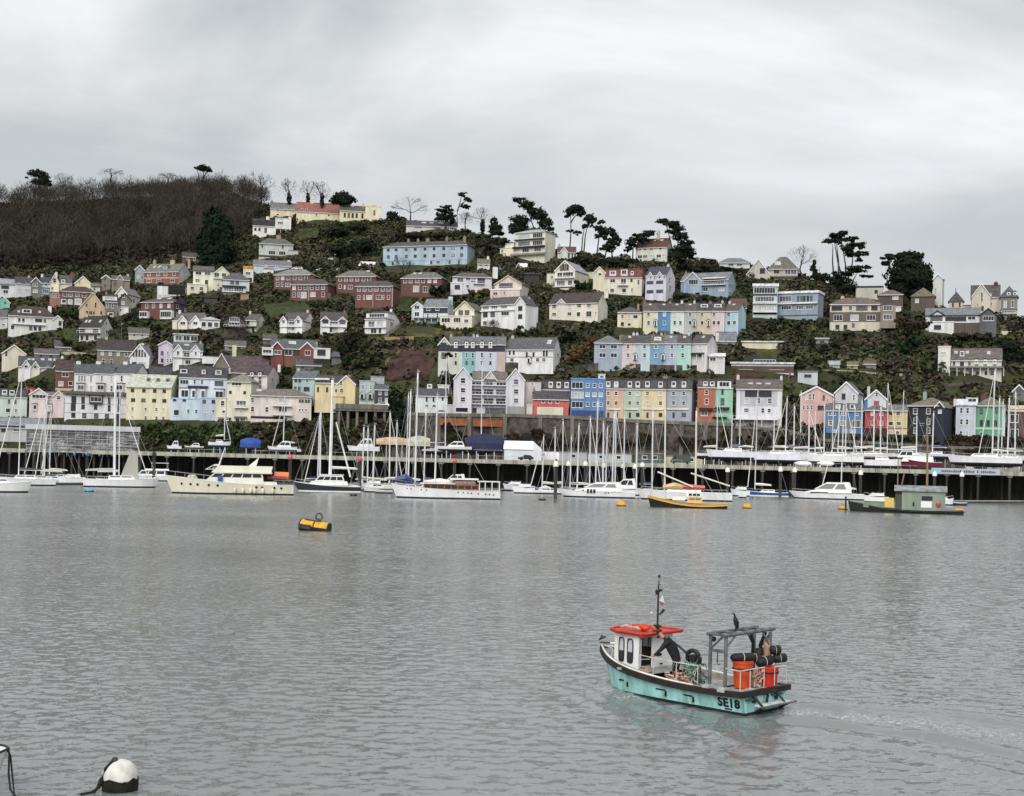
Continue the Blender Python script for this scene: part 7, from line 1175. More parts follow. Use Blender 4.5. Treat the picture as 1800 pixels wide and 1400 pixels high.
def wood():
    g = np.random.default_rng(9); Y = g.uniform(470, 740, 9000); X = g.uniform(-.46, -.15, 9000) * Y; Z = gz(X, Y); px, py = pixv(X, Y, Z); y0 = np.interp(X / Y, _cp, _cy)
    k = in_wood(px, py) & (Y < y0 + 14); X, Y, Z, px, py = X[k], Y[k], Z[k], px[k], py[k]; sel = g.permutation(len(X))[:760]; X, Y, Z = X[sel], Y[sel], Z[sel]
    Ps, Ds, Ls, Ws, Cs = [], [], [], [], []
    for i in range(len(X)):
        h = g.uniform(9.5, 15); w = h * g.uniform(.32, .46); P, D = twig_tree(h, w, g, 190); o = np.array([X[i], Y[i], Z[i]]); c = np.array([(.054, .045, .036), (.044, .037, .03), (.066, .056, .046), (.044, .042, .03)][g.integers(4)]) * g.uniform(.7, 1.25)
        Ps.append(P + o); Ds.append(D); Ls.append(g.uniform(.9, 2.4, len(P))); Ws.append(g.uniform(.07, .22, len(P))); Cs.append(c * g.uniform(.7, 1.5, (len(P), 1)))
        m = 7; az_ = g.uniform(0, 6.28, m); e = np.stack([np.cos(az_) * w * .4, np.sin(az_) * w * .4, np.full(m, h * .3)], 1); Ps.append(o + np.array([0, 0, h * .4]) + e * .5); Ds.append(e / np.linalg.norm(e, axis=1, keepdims=True)); Ls.append(np.full(m, h * .45)); Ws.append(np.full(m, .25)); Cs.append(np.tile(c * 1.5, (m, 1)))
        Ps.append(o + np.array([[0, 0, h * .22]])); Ds.append(np.array([[g.normal(0, .05), g.normal(0, .05), 1.]])); Ls.append(np.array([h * .5])); Ws.append(np.array([.45])); Cs.append(c[None] * 1.2)
    ob('bare_woodland', sliver_mesh('bare_woodland', np.concatenate(Ps), np.concatenate(Ds), np.concatenate(Ls), np.concatenate(Ws), np.concatenate(Cs), g), None, kind='stuff', label='brown leafless wood covering the left end of the hill', cat='wood')
    # dark undergrowth below the bare trees
    Yu = g.uniform(470, 740, 12000); Xu = g.uniform(-.46, -.15, 12000) * Yu; Zu = gz(Xu, Yu); pu, qu = pixv(Xu, Yu, Zu); k = in_wood(pu, qu) & (Yu < np.interp(Xu / Yu, _cp, _cy) + 10); Xu, Yu, Zu = Xu[k], Yu[k], Zu[k]; n = 12
    d = shell(len(Xu) * n, g, .3).reshape(-1, n, 3); d[..., 2] = np.abs(d[..., 2]); r = g.uniform(.8, 2.2, len(Xu)); C = np.stack([Xu, Yu, Zu], 1)[:, None] + d * r[:, None, None]
    col = np.array([(.034, .028, .024), (.028, .028, .018), (.045, .036, .03)])[g.integers(0, 3, len(Xu))][:, None] * g.uniform(.6, 1.4, (len(Xu), n, 1)); ob('woodland_undergrowth', quad_mesh('woodland_undergrowth', C.reshape(-1, 3), np.repeat(r * .35, n), col.reshape(-1, 3), g=g), None, kind='stuff', label='dark undergrowth beneath the leafless wood', cat='undergrowth')
wood()
_tn = [0]
def tree(label, px, yb, blobs, col=(.016, .02, .013), dens=1.35, leaf=.34, trunks=None, name='pine_tree', flat=.3, depth=None, thick=.7, cat='tree', tr=.35):
    """evergreen: blobs = (x, y, rx, ry) in the picture, given real depth; trunks = [(x, ybase, x, ytop)...]"""
    _tn[0] += 1; g = np.random.default_rng(100 + _tn[0]); P = gpt(px, yb) if depth is None else at(px, yb, depth); k = P.y / F; root = empty(name, P, 0, label, cat); Cs = []; cols = []; Ns = []
    grow_ = 1.2 if name in ('pine_tree', 'cedar_tree') else 1.0
    for (bx, by, rx, ry) in blobs:
        rx *= grow_; ry *= grow_ * 1.1
        c = np.array(at(bx, by, P.y)) - np.array(P); rx, ry = rx * k, ry * k; n = int(min(2300, (26 * rx * ry * 2.2 + 24) * dens)); nc = max(3, int(n / 22)); cc = shell(nc, g, .35); rz_ = rx * thick
        q = cc[g.integers(0, nc, n)] * .86 + g.normal(0, .13, (n, 3)); q = q * np.array([rx, rz_, ry]); Cs.append(q + c); Ns.append(q / np.array([rx, rz_, ry])); cols.append(np.asarray(col)[None] * g.uniform(.75, 1.25, (n, 1)))
    ob('crown', quad_mesh('crown', np.concatenate(Cs), g.uniform(leaf * .6, leaf * 1.25, sum(map(len, Cs))), np.concatenate(cols), flat=flat, g=g, nrm=np.concatenate(Ns)), None, root)
    for t in (trunks or [(px, yb, blobs[0][0], blobs[0][1])]):
        a = np.array(at(t[0], t[1], P.y)) - np.array(P); b = np.array(at(t[2], t[3], P.y)) - np.array(P); a = Vector(a); b = Vector(b); mid = (a + b) / 2 + Vector((g.normal(0, .25), g.normal(0, .3), 0)); ob('trunk', MB().tube([a - Vector((0, 0, .6)), mid, b], [tr, tr * .75, tr * .3], 6), BARK, root)
    return root
def bare(label, px, yb, yt, wpx, name='bare_tree', n=700, depth=None, ivy=False):
    _tn[0] += 1; g = np.random.default_rng(200 + _tn[0]); P = gpt(px, yb) if depth is None else at(px, yb, depth); k = P.y / F; h = (yb - yt) * k; w = wpx * k / 2; root = empty(name, P, 0, label, 'tree'); tb = MB()
    def grow(p, d, l, r, lv):
        e = p + d * l; tb.tube([p, p + d * l * .5 + Vector(g.normal(0, l * .05, 3)), e], [r, r * .8, r * .6], 4, False)
        if lv == 0: return
        for _ in range(3 if lv > 1 else 4):
            nd_ = (d + Vector(g.normal(0, .42, 3)) + Vector((0, 0, .08))).normalized(); nd_.x *= w / h * 2.0; grow(e, nd_.normalized(), l * g.uniform(.62, .82), r * .55, lv - 1)
    grow(Vector((0, 0, -.5)), Vector((g.normal(0, .04), 0, 1)), h * .3, max(.22, h * .022), 4); 
    m = tb; zs = [v[2] for v in m.v]; sc_ = h / max(zs); xs = [abs(v[0]) for v in m.v]; sx = w / max(xs); m.v = [(x * sx, y * sx, z * sc_) for x, y, z in m.v]; ob('trunk', m, BARK, root)
    Pt, D = twig_tree(h, w, g, n, .3); ob('crown', sliver_mesh('crown', Pt, D, g.uniform(.5, 1.5, n), g.uniform(.03, .075, n), np.array((.055, .047, .042)) * g.uniform(.7, 1.4, (n, 1)), g), None, root)
    if ivy: q = shell(260, g, .3) * np.array([w * .22, w * .2, h * .3]) + np.array([0, 0, h * .28]); ob('ivy', quad_mesh('ivy', q, .3, (.015, .02, .012), g=g), None, root)
    return root
DG = (.017, .023, .014)
tree('umbrella pine standing above the left end of the wood', 72, 345, [(66, 306, 16, 6), (78, 314, 9, 7), (48, 313, 4, 2), (70, 320, 16, 5), (84, 324, 7, 6)], DG)
tree('flat-topped pine standing out above the wood near its middle', 355, 322, [(357, 294, 11, 4), (367, 299, 7, 4), (346, 296, 6, 2), (358, 299, 8, 3)], DG, trunks=[(355, 322, 358, 296), (357, 310, 370, 299), (352, 318, 346, 298)])
tree('tall dark holm oak at the right-hand edge of the wood', 378, 470, [(378, 400, 27, 32), (385, 440, 33, 28), (362, 430, 18, 30), (395, 412, 18, 22), (372, 460, 26, 12)], (.012, .024, .014), dens=.9, name='evergreen_tree', leaf=.55)
for i, (x, yb, yt, w, lb, iv) in enumerate([(458, 372, 300, 66, 'broad leafless tree at the right shoulder of the wood', 0), (430, 368, 306, 50, 'leafless tree in the wood left of the broad one', 0), (508, 366, 313, 40, 'slender leafless tree left of the red hilltop roof', 1), (541, 364, 317, 34, 'leafless tree behind the red hilltop roof, left of two', 1), (566, 364, 320, 34, 'leafless tree behind the red hilltop roof, right of two', 1), (722, 388, 347, 74, 'wide spreading leafless oak on the skyline right of the tower', 0), (848, 412, 364, 40, 'leafless ivy-clad tree right of the tall thin pine', 1), (818, 404, 372, 26, 'small pale leafless tree beside the tall thin pine', 0), (1408, 480, 432, 60, 'leafless tree right of the stone bungalow on the crest', 0), (195, 318, 297, 46, 'leafless treetops standing above the wood, left of centre', 0), (295, 320, 303, 34, 'leafless treetops standing above the wood, right of centre', 0), (710, 500, 452, 50, 'leafless tree in front of the light blue terrace', 0), (110, 330, 304, 36, 'leafless tree on the skyline right of the umbrella pine', 0), (865, 592, 560, 28, 'bare garden tree before the large white house', 0), (420, 600, 574, 40, 'bare bushy tree under the brown timber chalet', 0)]): bare(lb, x, yb, yt, w, ivy=bool(iv), n=520)
tree('rounded dark holm oak behind the cream hilltop hall', 603, 366, [(602, 347, 18, 11), (615, 352, 12, 8), (588, 352, 11, 7), (605, 357, 20, 4)], DG, name='evergreen_tree')
tree('layered cedar behind the skyline bungalow', 782, 398, [(785, 364, 11, 2.5), (780, 370, 17, 2.5), (790, 374, 9, 2), (778, 382, 14, 7), (794, 385, 8, 8)], DG, trunks=[(783, 398, 784, 363)])
tree('very tall thin pine with three separate tufts on the skyline', 804, 398, [(814, 343, 8, 4), (822, 351, 6, 4), (826, 354, 4, 2), (819, 362, 8, 4.5), (806, 344, 3, 1.5)], DG, trunks=[(804, 398, 804, 368), (804, 370, 811, 345), (808, 362, 822, 352)], tr=.3)
tree('dark pyramid conifer right of the ivy-clad tree', 869, 412, [(868, 390, 8, 8), (870, 402, 15, 10), (872, 410, 19, 5)], DG, name='conifer_tree')
tree('dark laurel clump left of the spreading oak', 692, 390, [(690, 380, 14, 9), (705, 386, 10, 5)], DG, name='evergreen_shrub')
tree('big ragged pine behind the stepped modern house', 945, 425, [(912, 352, 12, 4), (925, 360, 13, 7), (935, 372, 9, 6), (915, 388, 17, 9), (912, 400, 18, 8), (948, 378, 14, 10), (958, 392, 12, 9), (940, 410, 20, 9), (966, 404, 8, 4), (972, 414, 7, 5), (905, 408, 10, 5)], DG, trunks=[(948, 425, 925, 360), (930, 425, 915, 390), (950, 420, 955, 385)])
tree('tall bare-stemmed pine, left of the skyline pine row', 1001, 445, [(1012, 366, 14, 6), (1004, 373, 11, 6), (1020, 374, 9, 6), (998, 380, 6, 3), (1003, 406, 7, 2), (1016, 410, 8, 3)], DG, trunks=[(1001, 445, 1003, 372), (1003, 390, 1018, 374)])
tree('second pine of the skyline row with a leaning crown', 1024, 446, [(1035, 384, 10, 7), (1040, 392, 8, 6), (1028, 398, 9, 3), (1046, 386, 4, 4)], DG, trunks=[(1022, 446, 1028, 396), (1026, 446, 1036, 384)])
tree('third pine of the skyline row with broken tiers', 1050, 446, [(1056, 392, 7, 4), (1052, 402, 10, 5), (1062, 408, 11, 7), (1050, 416, 9, 3), (1066, 420, 7, 4)], DG, trunks=[(1049, 446, 1055, 394)])
tree('low spreading pine at the right end of the skyline row', 1076, 450, [(1074, 408, 10, 6), (1082, 416, 8, 6), (1078, 428, 12, 5), (1088, 424, 5, 6), (1068, 436, 14, 6)], DG, trunks=[(1076, 450, 1076, 410), (1064, 450, 1070, 425)])
tree('wind-shaped pine right of the brown-roofed hilltop house', 1190, 458, [(1166, 389, 14, 4), (1180, 394, 16, 6), (1193, 402, 12, 5), (1178, 408, 12, 4), (1196, 416, 15, 7), (1206, 428, 12, 6), (1198, 438, 20, 7), (1212, 446, 10, 8), (1190, 450, 18, 8)], DG, trunks=[(1186, 458, 1170, 392), (1190, 440, 1195, 402)])
tree('dark pine left of the brown-roofed hilltop house', 1112, 455, [(1138, 411, 16, 5), (1122, 418, 12, 6), (1110, 428, 11, 7), (1104, 438, 8, 4), (1130, 422, 12, 6)], DG, trunks=[(1112, 455, 1118, 420)])
tree('tall ragged cedar with many bare stems on the right skyline', 1488, 512, [(1468, 415, 17, 4), (1482, 410, 12, 3.5), (1460, 424, 15, 4), (1478, 424, 13, 5), (1496, 420, 12, 4), (1506, 430, 14, 4), (1490, 436, 15, 6), (1516, 436, 10, 3.5), (1500, 446, 16, 5), (1520, 446, 10, 3), (1508, 457, 9, 3), (1505, 474, 22, 4.5), (1522, 470, 8, 3), (1490, 482, 14, 4), (1528, 486, 13, 2), (1480, 494, 16, 6)], DG, trunks=[(1488, 512, 1478, 416), (1490, 512, 1510, 474), (1484, 500, 1466, 420), (1490, 490, 1500, 440), (1474, 490, 1470, 425), (1466, 490, 1464, 430)], name='cedar_tree', dens=1.1, leaf=.36)
tree('huge dark cypress with a dense rounded crown on the right skyline', 1592, 532, [(1600, 462, 30, 18), (1595, 485, 40, 22), (1615, 485, 28, 24), (1590, 448, 14, 6), (1566, 452, 18, 4), (1556, 463, 12, 3), (1625, 500, 20, 18), (1580, 505, 26, 14), (1610, 515, 26, 10)], DG, name='cypress_tree', dens=1.2, leaf=.5, trunks=[(1590, 532, 1596, 470), (1585, 528, 1560, 455)], tr=.7)
tree('narrow dark conifer beside the lamp post on the crest', 1432, 492, [(1432, 462, 4, 6), (1432, 474, 8, 9), (1433, 484, 11, 8)], DG, name='conifer_tree')
tree('dark hedge mass under the ragged cedar', 1470, 520, [(1465, 490, 24, 12), (1445, 486, 18, 8), (1485, 505, 26, 12), (1500, 516, 20, 10)], DG, name='evergreen_hedge', dens=.7, cat='hedge')
GR = (.022, .034, .014)
for x, yb, bl, c, lb in [
    (1050, 470, [(1030, 460, 30, 9), (1070, 464, 32, 9), (1100, 462, 18, 8)], DG, 'dark hedge along the crest under the pine row'), (1250, 485, [(1225, 474, 30, 10), (1260, 476, 26, 9), (1290, 478, 22, 7), (1200, 466, 16, 10)], DG, 'long dark hedge below the pavilion bungalow'), (1215, 529, [(1200, 523, 22, 5), (1235, 524, 24, 5)], (.012, .02, .014), 'clipped dark hedge under the blue-grey boarded house'),
    (1022, 514, [(1020, 500, 13, 9), (1032, 505, 12, 8), (1045, 508, 10, 6)], (.02, .034, .016), 'dark green bush right of the glazed cream gable'), (620, 622, [(618, 592, 18, 18), (634, 600, 16, 16), (608, 606, 12, 14)], (.03, .03, .02), 'big dull evergreen between the white villas and the drive'), (606, 652, [(603, 616, 9, 11), (607, 636, 11, 15)], (.014, .026, .015), 'two-domed dark green cypress right of the white cube extension'),
    (648, 650, [(640, 605, 12, 14), (650, 622, 16, 12), (642, 638, 22, 10), (664, 634, 10, 8)], (.045, .055, .024), 'olive green garden tree beside the board fence'), (1003, 612, [(995, 590, 14, 10), (1010, 592, 12, 8), (985, 597, 9, 6)], (.016, .026, .013), 'dark evergreen above the rust-coloured hedge'), (1030, 640, [(1040, 596, 10, 8), (1030, 606, 12, 8), (1020, 616, 12, 9), (1010, 626, 11, 9), (1003, 634, 9, 6)], (.11, .062, .03), 'rust-brown bracken hedge running down beside the lower painted terrace'),
    (1625, 662, [(1625, 632, 10, 13), (1630, 646, 14, 12)], (.055, .068, .028), 'rounded yellow-green tree in the garden left of the towered villa'), (772, 526, [(765, 512, 14, 10), (782, 508, 12, 9)], (.018, .026, .014), 'dark shrub in front of the right brick block'), (845, 522, [(840, 514, 18, 6), (855, 512, 10, 5)], (.09, .06, .03), 'tawny shrub under the white house with the tall chimney'), (700, 775, [(698, 705, 12, 20), (700, 740, 15, 30), (706, 765, 12, 10)], (.012, .02, .012), 'tall ivy-clad mass beside the viaduct'),
    (930, 592, [(915, 583, 12, 8), (928, 590, 16, 9), (945, 586, 12, 8)], (.032, .05, .018), 'green bushes below the large white house'), (1600, 625, [(1588, 610, 20, 14), (1608, 600, 16, 12), (1570, 616, 14, 8)], (.02, .036, .018), 'deep green shrub mass below the glass-fronted bungalow'), (1465, 622, [(1447, 612, 14, 8), (1470, 606, 13, 9), (1430, 602, 8, 6)], (.03, .036, .018), 'domed garden shrubs under the cream and brown bungalow'), (1505, 620, [(1500, 610, 10, 6), (1515, 615, 12, 6)], (.05, .065, .024), 'light green shrubs in the terraced garden on the right'),
    (1715, 602, [(1690, 592, 26, 8), (1725, 594, 24, 10), (1760, 606, 20, 9)], (.035, .032, .02), 'brown hedge under the glass-fronted bungalow'), (1785, 640, [(1780, 622, 22, 22), (1795, 650, 14, 14), (1768, 606, 22, 10)], DG, 'dark trees at the right edge behind the towered villa'), (1640, 600, [(1620, 570, 16, 10), (1600, 575, 14, 8), (1585, 565, 12, 10)], (.045, .032, .022), 'brown leafless hedge under the pyramid-roofed house'),
    (575, 540, [(570, 536, 22, 6), (600, 538, 18, 7), (612, 545, 14, 8)], (.035, .036, .022), 'straggling shrubs below the brick blocks'), (535, 600, [(520, 592, 18, 5), (550, 594, 16, 6), (575, 593, 14, 6)], (.018, .022, .014), 'dark clipped bushes below the left white villa'), (150, 618, [(135, 608, 16, 8), (118, 600, 14, 8), (165, 612, 12, 7)], (.05, .06, .022), 'green and yellow shrubs below the black and white chalet'), (108, 565, [(112, 560, 8, 6), (120, 550, 16, 8), (130, 556, 9, 6)], (.03, .045, .018), 'green garden trees between the white bungalow and the tan gable'),
    (405, 450, [(402, 440, 10, 5), (420, 437, 10, 5), (415, 447, 14, 5)], (.06, .07, .026), 'yellow-green shrubs at the foot of the holm oak'), (600, 420, [(590, 408, 26, 8), (560, 425, 22, 10), (630, 400, 22, 7)], (.024, .028, .016), 'dark shrubs below the cream hilltop range'), (640, 452, [(600, 440, 28, 10), (640, 430, 26, 12), (655, 450, 16, 8)], (.018, .024, .014), 'dark thicket left of the light blue terrace'), (870, 455, [(850, 430, 16, 10), (862, 445, 12, 12), (880, 425, 16, 8)], (.032, .03, .02), 'brown thicket right of the light blue terrace'), (760, 422, [(720, 415, 40, 6), (790, 416, 40, 6), (850, 418, 26, 6)], (.026, .026, .018), 'long hedge below the skyline bungalow'), (800, 476, [(760, 474, 30, 4), (810, 474, 26, 4)], (.05, .03, .024), 'low russet hedge below the light blue terrace'),
    (480, 660, [(470, 650, 10, 8), (500, 652, 16, 9), (520, 656, 12, 6)], (.02, .028, .014), 'dark garden shrubs below the red-gabled villa'), (355, 768, [(290, 764, 26, 8), (330, 762, 24, 9), (380, 766, 26, 8), (425, 764, 18, 9)], (.055, .085, .03), 'fresh green brambles on the bank above the quay'), (470, 770, [(450, 752, 12, 6), (468, 758, 14, 8)], (.045, .04, .024), 'brown brambles under the shell-pink flats'), (1330, 790, [(1310, 775, 16, 9), (1345, 772, 16, 12), (1385, 770, 20, 14), (1420, 775, 16, 12)], (.05, .04, .03), 'dead brown bushes on the bank below the lilac villa'), (850, 790, [(830, 778, 26, 7), (880, 780, 30, 6), (940, 782, 30, 6), (1000, 782, 34, 6), (1080, 784, 30, 6)], (.05, .036, .026), 'brown brambles along the foot of the arched wall')]:
    tree(lb, x, yb, bl, c, dens=.75, name='garden_hedge' if 'hedge' in lb else 'garden_shrub', cat='hedge' if 'hedge' in lb else 'shrub', tr=.15, leaf=.4, flat=0, depth=yrow(x, yb, 350) if yb > 760 else None)
tree('small palm before the black-timbered white gable', 788, 650, [(786, 622, 6, 3), (792, 625, 5, 3), (783, 627, 4, 3)], (.014, .018, .012), name='palm_tree', tr=.18, depth=yrow(788, 650, 386))
# lamp posts
for px, yb, yt, lb in [(1440, 502, 470, 'grey lamp post on the crest beside the narrow conifer'), (588, 472, 448, 'lamp post on the upper road left of the white van'), (213, 605, 570, 'thin grey pole beside the black and white chalet')]:
    P = gpt(px, yb); h = (yb - yt) * P.y / F; r_ = empty('lamp_post', P, 0, lb, 'lamp post'); ob('post', MB().tube([(0, 0, -.5), (0, 0, h)], [.12, .08], 7), CONC, r_); ob('lantern', MB().box(-.15, .5, -.12, .12, h, h + .12), STEEL, r_)

for x, yb, bl_, c, lb in [(800, 792, [(785, 752, 8, 14), (800, 768, 20, 12), (830, 775, 24, 9)], (.04, .045, .022), 'olive ivy spilling down the terracotta-panelled wall'), (930, 795, [(900, 772, 22, 10), (945, 765, 14, 14), (980, 775, 22, 9)], (.05, .038, .026), 'brown ivy over the arched wall left of centre'), (1080, 800, [(1050, 770, 12, 16), (1090, 778, 24, 10), (1130, 772, 16, 14)], (.045, .034, .024), 'dead bramble curtain on the arched wall under the pastel terrace'), (1240, 800, [(1210, 775, 20, 12), (1250, 780, 22, 10), (1275, 770, 10, 16)], (.05, .042, .028), 'brown scrub on the wall under the burnt-orange house'), (1480, 808, [(1455, 788, 16, 9), (1500, 790, 22, 8)], (.03, .028, .02), 'dark weeds on the wall under the royal blue house'), (1700, 808, [(1660, 792, 22, 8), (1720, 794, 26, 7)], (.03, .032, .02), 'dark weeds on the wall under the green house')]:
    tree(lb, x, yb, bl_, c, dens=.8, name='wall_ivy', cat='ivy', tr=.08, leaf=.35, flat=0, depth=yrow(x, yb, 351.2), thick=.12)
# ---------------------------------------------------------------- the small fishing boat in the foreground
PHI = R(133.8); HX, HYd = math.cos(PHI), math.sin(PHI)
FB0 = Vector((8.41, 42.59, 0))
def bl(x, y, z): return FB0 + Vector((HX * x - HYd * y, HYd * x + HX * y, z))
TURQ = mat('turquoise_gelcoat', lin('a2d6d4', .95), .35, .16, 1.6, spec=.4, streak=True, dark=lin('74a59a', .8)); WALE = mat('dark_wale', (.022, .014, .012), .55, .35, 3); WHT = mat('boat_white', (.70, .70, .68), .4, .12, 1.2, streak=True); REDR = mat('red_roof_paint', lin('c5392f', .85), .45, .2, 2); GRYD = mat('grey_deck_paint', (.3, .3, .29), .8, .25, 2.5); GALV = mat('galvanised', (.13, .135, .145), .55, .3, 4, metal=.2); ORNG = mat('orange_plastic', lin('cf4f22', .85), .5, .2, 3); REDP = mat('red_plastic', lin('d0352a', .85), .45, .18, 3); RUST = mat('rust_stain', (.2, .1, .05), .9, .4, 6); INK = mat('black_lettering', (.012, .012, .014), .5, .1)
def fishing_boat():
    root = empty('fishing_boat', FB0, PHI, 'small turquoise fishing boat with white wheelhouse and red roof heading left', 'fishing boat')
    L, B = 7.2, 2.6; R_ = hull_rows(L, B, 1.3, .77, .5, tw=.9, rake=.75, n=26, flare=.06, sag=.16, pw=2.5, wl=.1)
    for r in R_:
        for i, p in enumerate(r): r[i] = (p[0] + L / 2, p[1], p[2])
    n = len(R_)
    def part(lo, hi, nm, m):
        W_ = 2 * (hi - lo + 1); v = []; f = []
        for r in R_: v += r[lo:hi + 1][::-1] + [(p[0], -p[1], p[2]) for p in r[lo:hi + 1]]
        for i in range(n - 1):
            for j in range(W_ - 1):
                if j == hi - lo and lo > 0: continue
                f.append((i * W_ + j, (i + 1) * W_ + j, (i + 1) * W_ + j + 1, i * W_ + j + 1))
        f.append(tuple(range(W_ - 1, -1, -1))); return ob(nm, MB().add(v, f), m, root)
    h = part(3, 5, 'hull', TURQ); part(0, 3, 'antifouling', ANTI)
    me = h.data; me.polygons.foreach_set('use_smooth', [len(p.vertices) == 4 for p in me.polygons])
    def side(x, z):
        ys = []
        for r in (R_):
            zz_ = [p[2] for p in r[2:]]; ys.append(float(np.interp(z, zz_, [p[1] for p in r[2:]])))
        return float(np.interp(x, [r[4][0] for r in R_], ys))
    def sh(x): xs = [r[5][0] for r in R_]; return float(np.interp(x, xs, [r[5][1] for r in R_])), float(np.interp(x, xs, [r[5][2] for r in R_]))
    # wale: thick dark rubbing band round the sheer and across the transom
    v = []; f = []
    ring = [(r[5][0], r[5][1], r[5][2]) for r in R_]; loop = ring + [(x, -y, z) for x, y, z in ring[::-1]]
    for i, (x, y, z) in enumerate(loop):
        sg = 1 if i < n else -1; o = .07; v += [(x, y + sg * o, z + .03), (x, y + sg * (o + .02), z - .16), (x, y - sg * .02, z - .17), (x, y - sg * .05, z + .03)]
    m = len(loop)
    for i in range(m):
        j = (i + 1) % m
        for k in range(4): f.append((i * 4 + k, j * 4 + k, j * 4 + (k + 1) % 4, i * 4 + (k + 1) % 4))
    ob('wale', MB().add(v, f), WALE, root)
    x0, y0, z0 = R_[0][5]; ob('transom_wale', MB().box(-.1, .03, -y0 - .09, y0 + .09, z0 - .15, z0 + .035), WALE, root)
    ob('capping_rail', MB().tube([(x, y - .03, z + .05) for x, y, z in ring[7:]], .035, 6).tube([(x, -y + .03, z + .05) for x, y, z in ring[7:]], .035, 6), WHT, root)
    def deckpoly(nm, xa, xb, zf, inset, mt):
        xs = np.linspace(xa, xb, 12); v = []
        for x in xs: y, z = sh(x); zq = zf if isinstance(zf, float) else z + zf[0]; y = max(.02, y - inset); v += [(x, y, zq), (x, -y, zq)]
        return ob(nm, MB().add(v, [(2 * i, 2 * i + 1, 2 * i + 3, 2 * i + 2) for i in range(11)]), mt, root)
    deckpoly('foredeck', 4.0, 7.15, (-.02,), .05, GRYD); deckpoly('cockpit_floor', .9, 4.1, .58, .06, GRYD); deckpoly('aft_deck', .0, 1.2, (-.01,), .05, mat('aft_deck', (.36, .34, .3), .8, .25, 2))
    sd = MB(); xs = np.linspace(1.2, 4.05, 10)
    for sg in (1, -1):
        v = []
        for x in xs: y, z = sh(x); v += [(x, sg * (y - .02), z + .035), (x, sg * (y - .2), z + .035), (x, sg * (y - .2), .57)]
        sd.add(v, [q for i in range(9) for q in ((3 * i, 3 * i + 1, 3 * i + 4, 3 * i + 3), (3 * i + 1, 3 * i + 2, 3 * i + 5, 3 * i + 4))])
    ob('side_deck', sd, mat('side_deck_paint', (.34, .31, .26), .85, .3, 3), root); ob('well_bulkhead', MB().box(1.14, 1.2, -1.0, 1.0, .57, .76), WALE, root)
    # registration letters, following the side
    cu = bpy.data.curves.new('registration', 'FONT'); cu.body = 'SE18'; cu.size = .38; cu.offset = .02; cu.space_character = 1.06; cu.resolution_u = 3
    to = bpy.data.objects.new('registration_tmp', cu); COL.objects.link(to); dg = bpy.context.evaluated_depsgraph_get(); tm = bpy.data.meshes.new_from_object(to.evaluated_get(dg)); bpy.data.objects.remove(to)
    bm = bmesh.new(); bm.from_mesh(tm); bmesh.ops.triangulate(bm, faces=bm.faces[:]); bmesh.ops.subdivide_edges(bm, edges=[e for e in bm.edges if e.calc_length() > .1], cuts=2); wdt = max(v.co.x for v in bm.verts)
    for v in bm.verts: x = 1.0 - v.co.x * (.86 / wdt); z = .235 + v.co.y; v.co = (x, side(x, z) + .014, z)
    bm.to_mesh(tm); bm.free(); tm.name = 'registration'; ob('registration_lettering', tm, INK, root)
    ul = [(x, side(x, .16) + .016, .16) for x in (.74, .6, .46)]; ob('registration_underline', MB().add([(x, y, z - .022) for x, y, z in ul] + [(x, y, z + .022) for x, y, z in ul], [(0, 1, 4, 3), (1, 2, 5, 4)]), INK, root)
    tn = MB(); rr = random.Random(4)
    for y, z, w in ((.75, .52, 6), (-.65, .54, 6)):
        for i in range(w): yy = y + .3 - i * .1; tn.box(-.035 - .06, -.02 + .004, yy - .035, yy + .035, z - .025 + rr.uniform(-.01, .01), z + .03)
    ob('transom_lettering', tn, mat('teal_lettering', (.03, .09, .09), .6, .2), root)
    for x in (5.1, 3.35, 2.2):
        z = .3 + (x - 2) * .03; ob('scupper', MB().box(x - .2, x + .2, side(x, z) - .03, side(x, z) + .02, z + .04, z + .09), BLACK, root); ob('scupper_bracket', MB().box(x - .26, x - .2, side(x - .2, z) - .03, side(x - .2, z) + .035, z - .12, z + .05), BLACK, root)
        ob('stain', MB().add([(x - .22, side(x - .22, z - .2) + .006, z - .2), (x - .08, side(x - .08, z - .2) + .006, z - .16), (x - .05, side(x - .05, z) + .006, z + .03), (x - .2, side(x - .2, z) + .006, z + .03)], [(0, 1, 2, 3)]), mat('algae_stain', lin('a3c0a8', .8), .8, .3, 6), root)
    # wheelhouse: tapered walls, open doorway in the aft face
    W0, W1, xa, xf, zb, zt = .93, .74, 4.64, 5.92, .6, 2.04; t = .05; wh = MB()
    def wall(p, q, z0_, z1_):
        d = Vector((q[0] - p[0], q[1] - p[1], 0)).normalized(); nn = Vector((-d.y, d.x, 0)) * t
        wh.add([(p[0], p[1], z0_), (q[0], q[1], z0_), (q[0], q[1], z1_), (p[0], p[1], z1_), (p[0] + nn.x, p[1] + nn.y, z0_), (q[0] + nn.x, q[1] + nn.y, z0_), (q[0] + nn.x, q[1] + nn.y, z1_), (p[0] + nn.x, p[1] + nn.y, z1_)], [(0, 1, 2, 3), (7, 6, 5, 4), (0, 4, 5, 1), (3, 2, 6, 7), (1, 5, 6, 2), (0, 3, 7, 4)])
    def Yw(x): return W0 + (W1 - W0) * (x - xa) / (xf - xa)
    wins = [(4.93, 5.19), (5.4, 5.64)]; z1w, z2w = 1.06, 1.86
    for sg in (1, -1):
        P2 = lambda x: (x, sg * Yw(x))
        segs = [(xa, wins[0][0]), (wins[0][1], wins[1][0]), (wins[1][1], xf)]
        for a, b in segs: wall(*((P2(b), P2(a)) if sg > 0 else (P2(a), P2(b))), zb, zt)
        for a, b in wins:
            wall(*((P2(b), P2(a)) if sg > 0 else (P2(a), P2(b))), zb, z1w); wall(*((P2(b), P2(a)) if sg > 0 else (P2(a), P2(b))), z2w, zt)
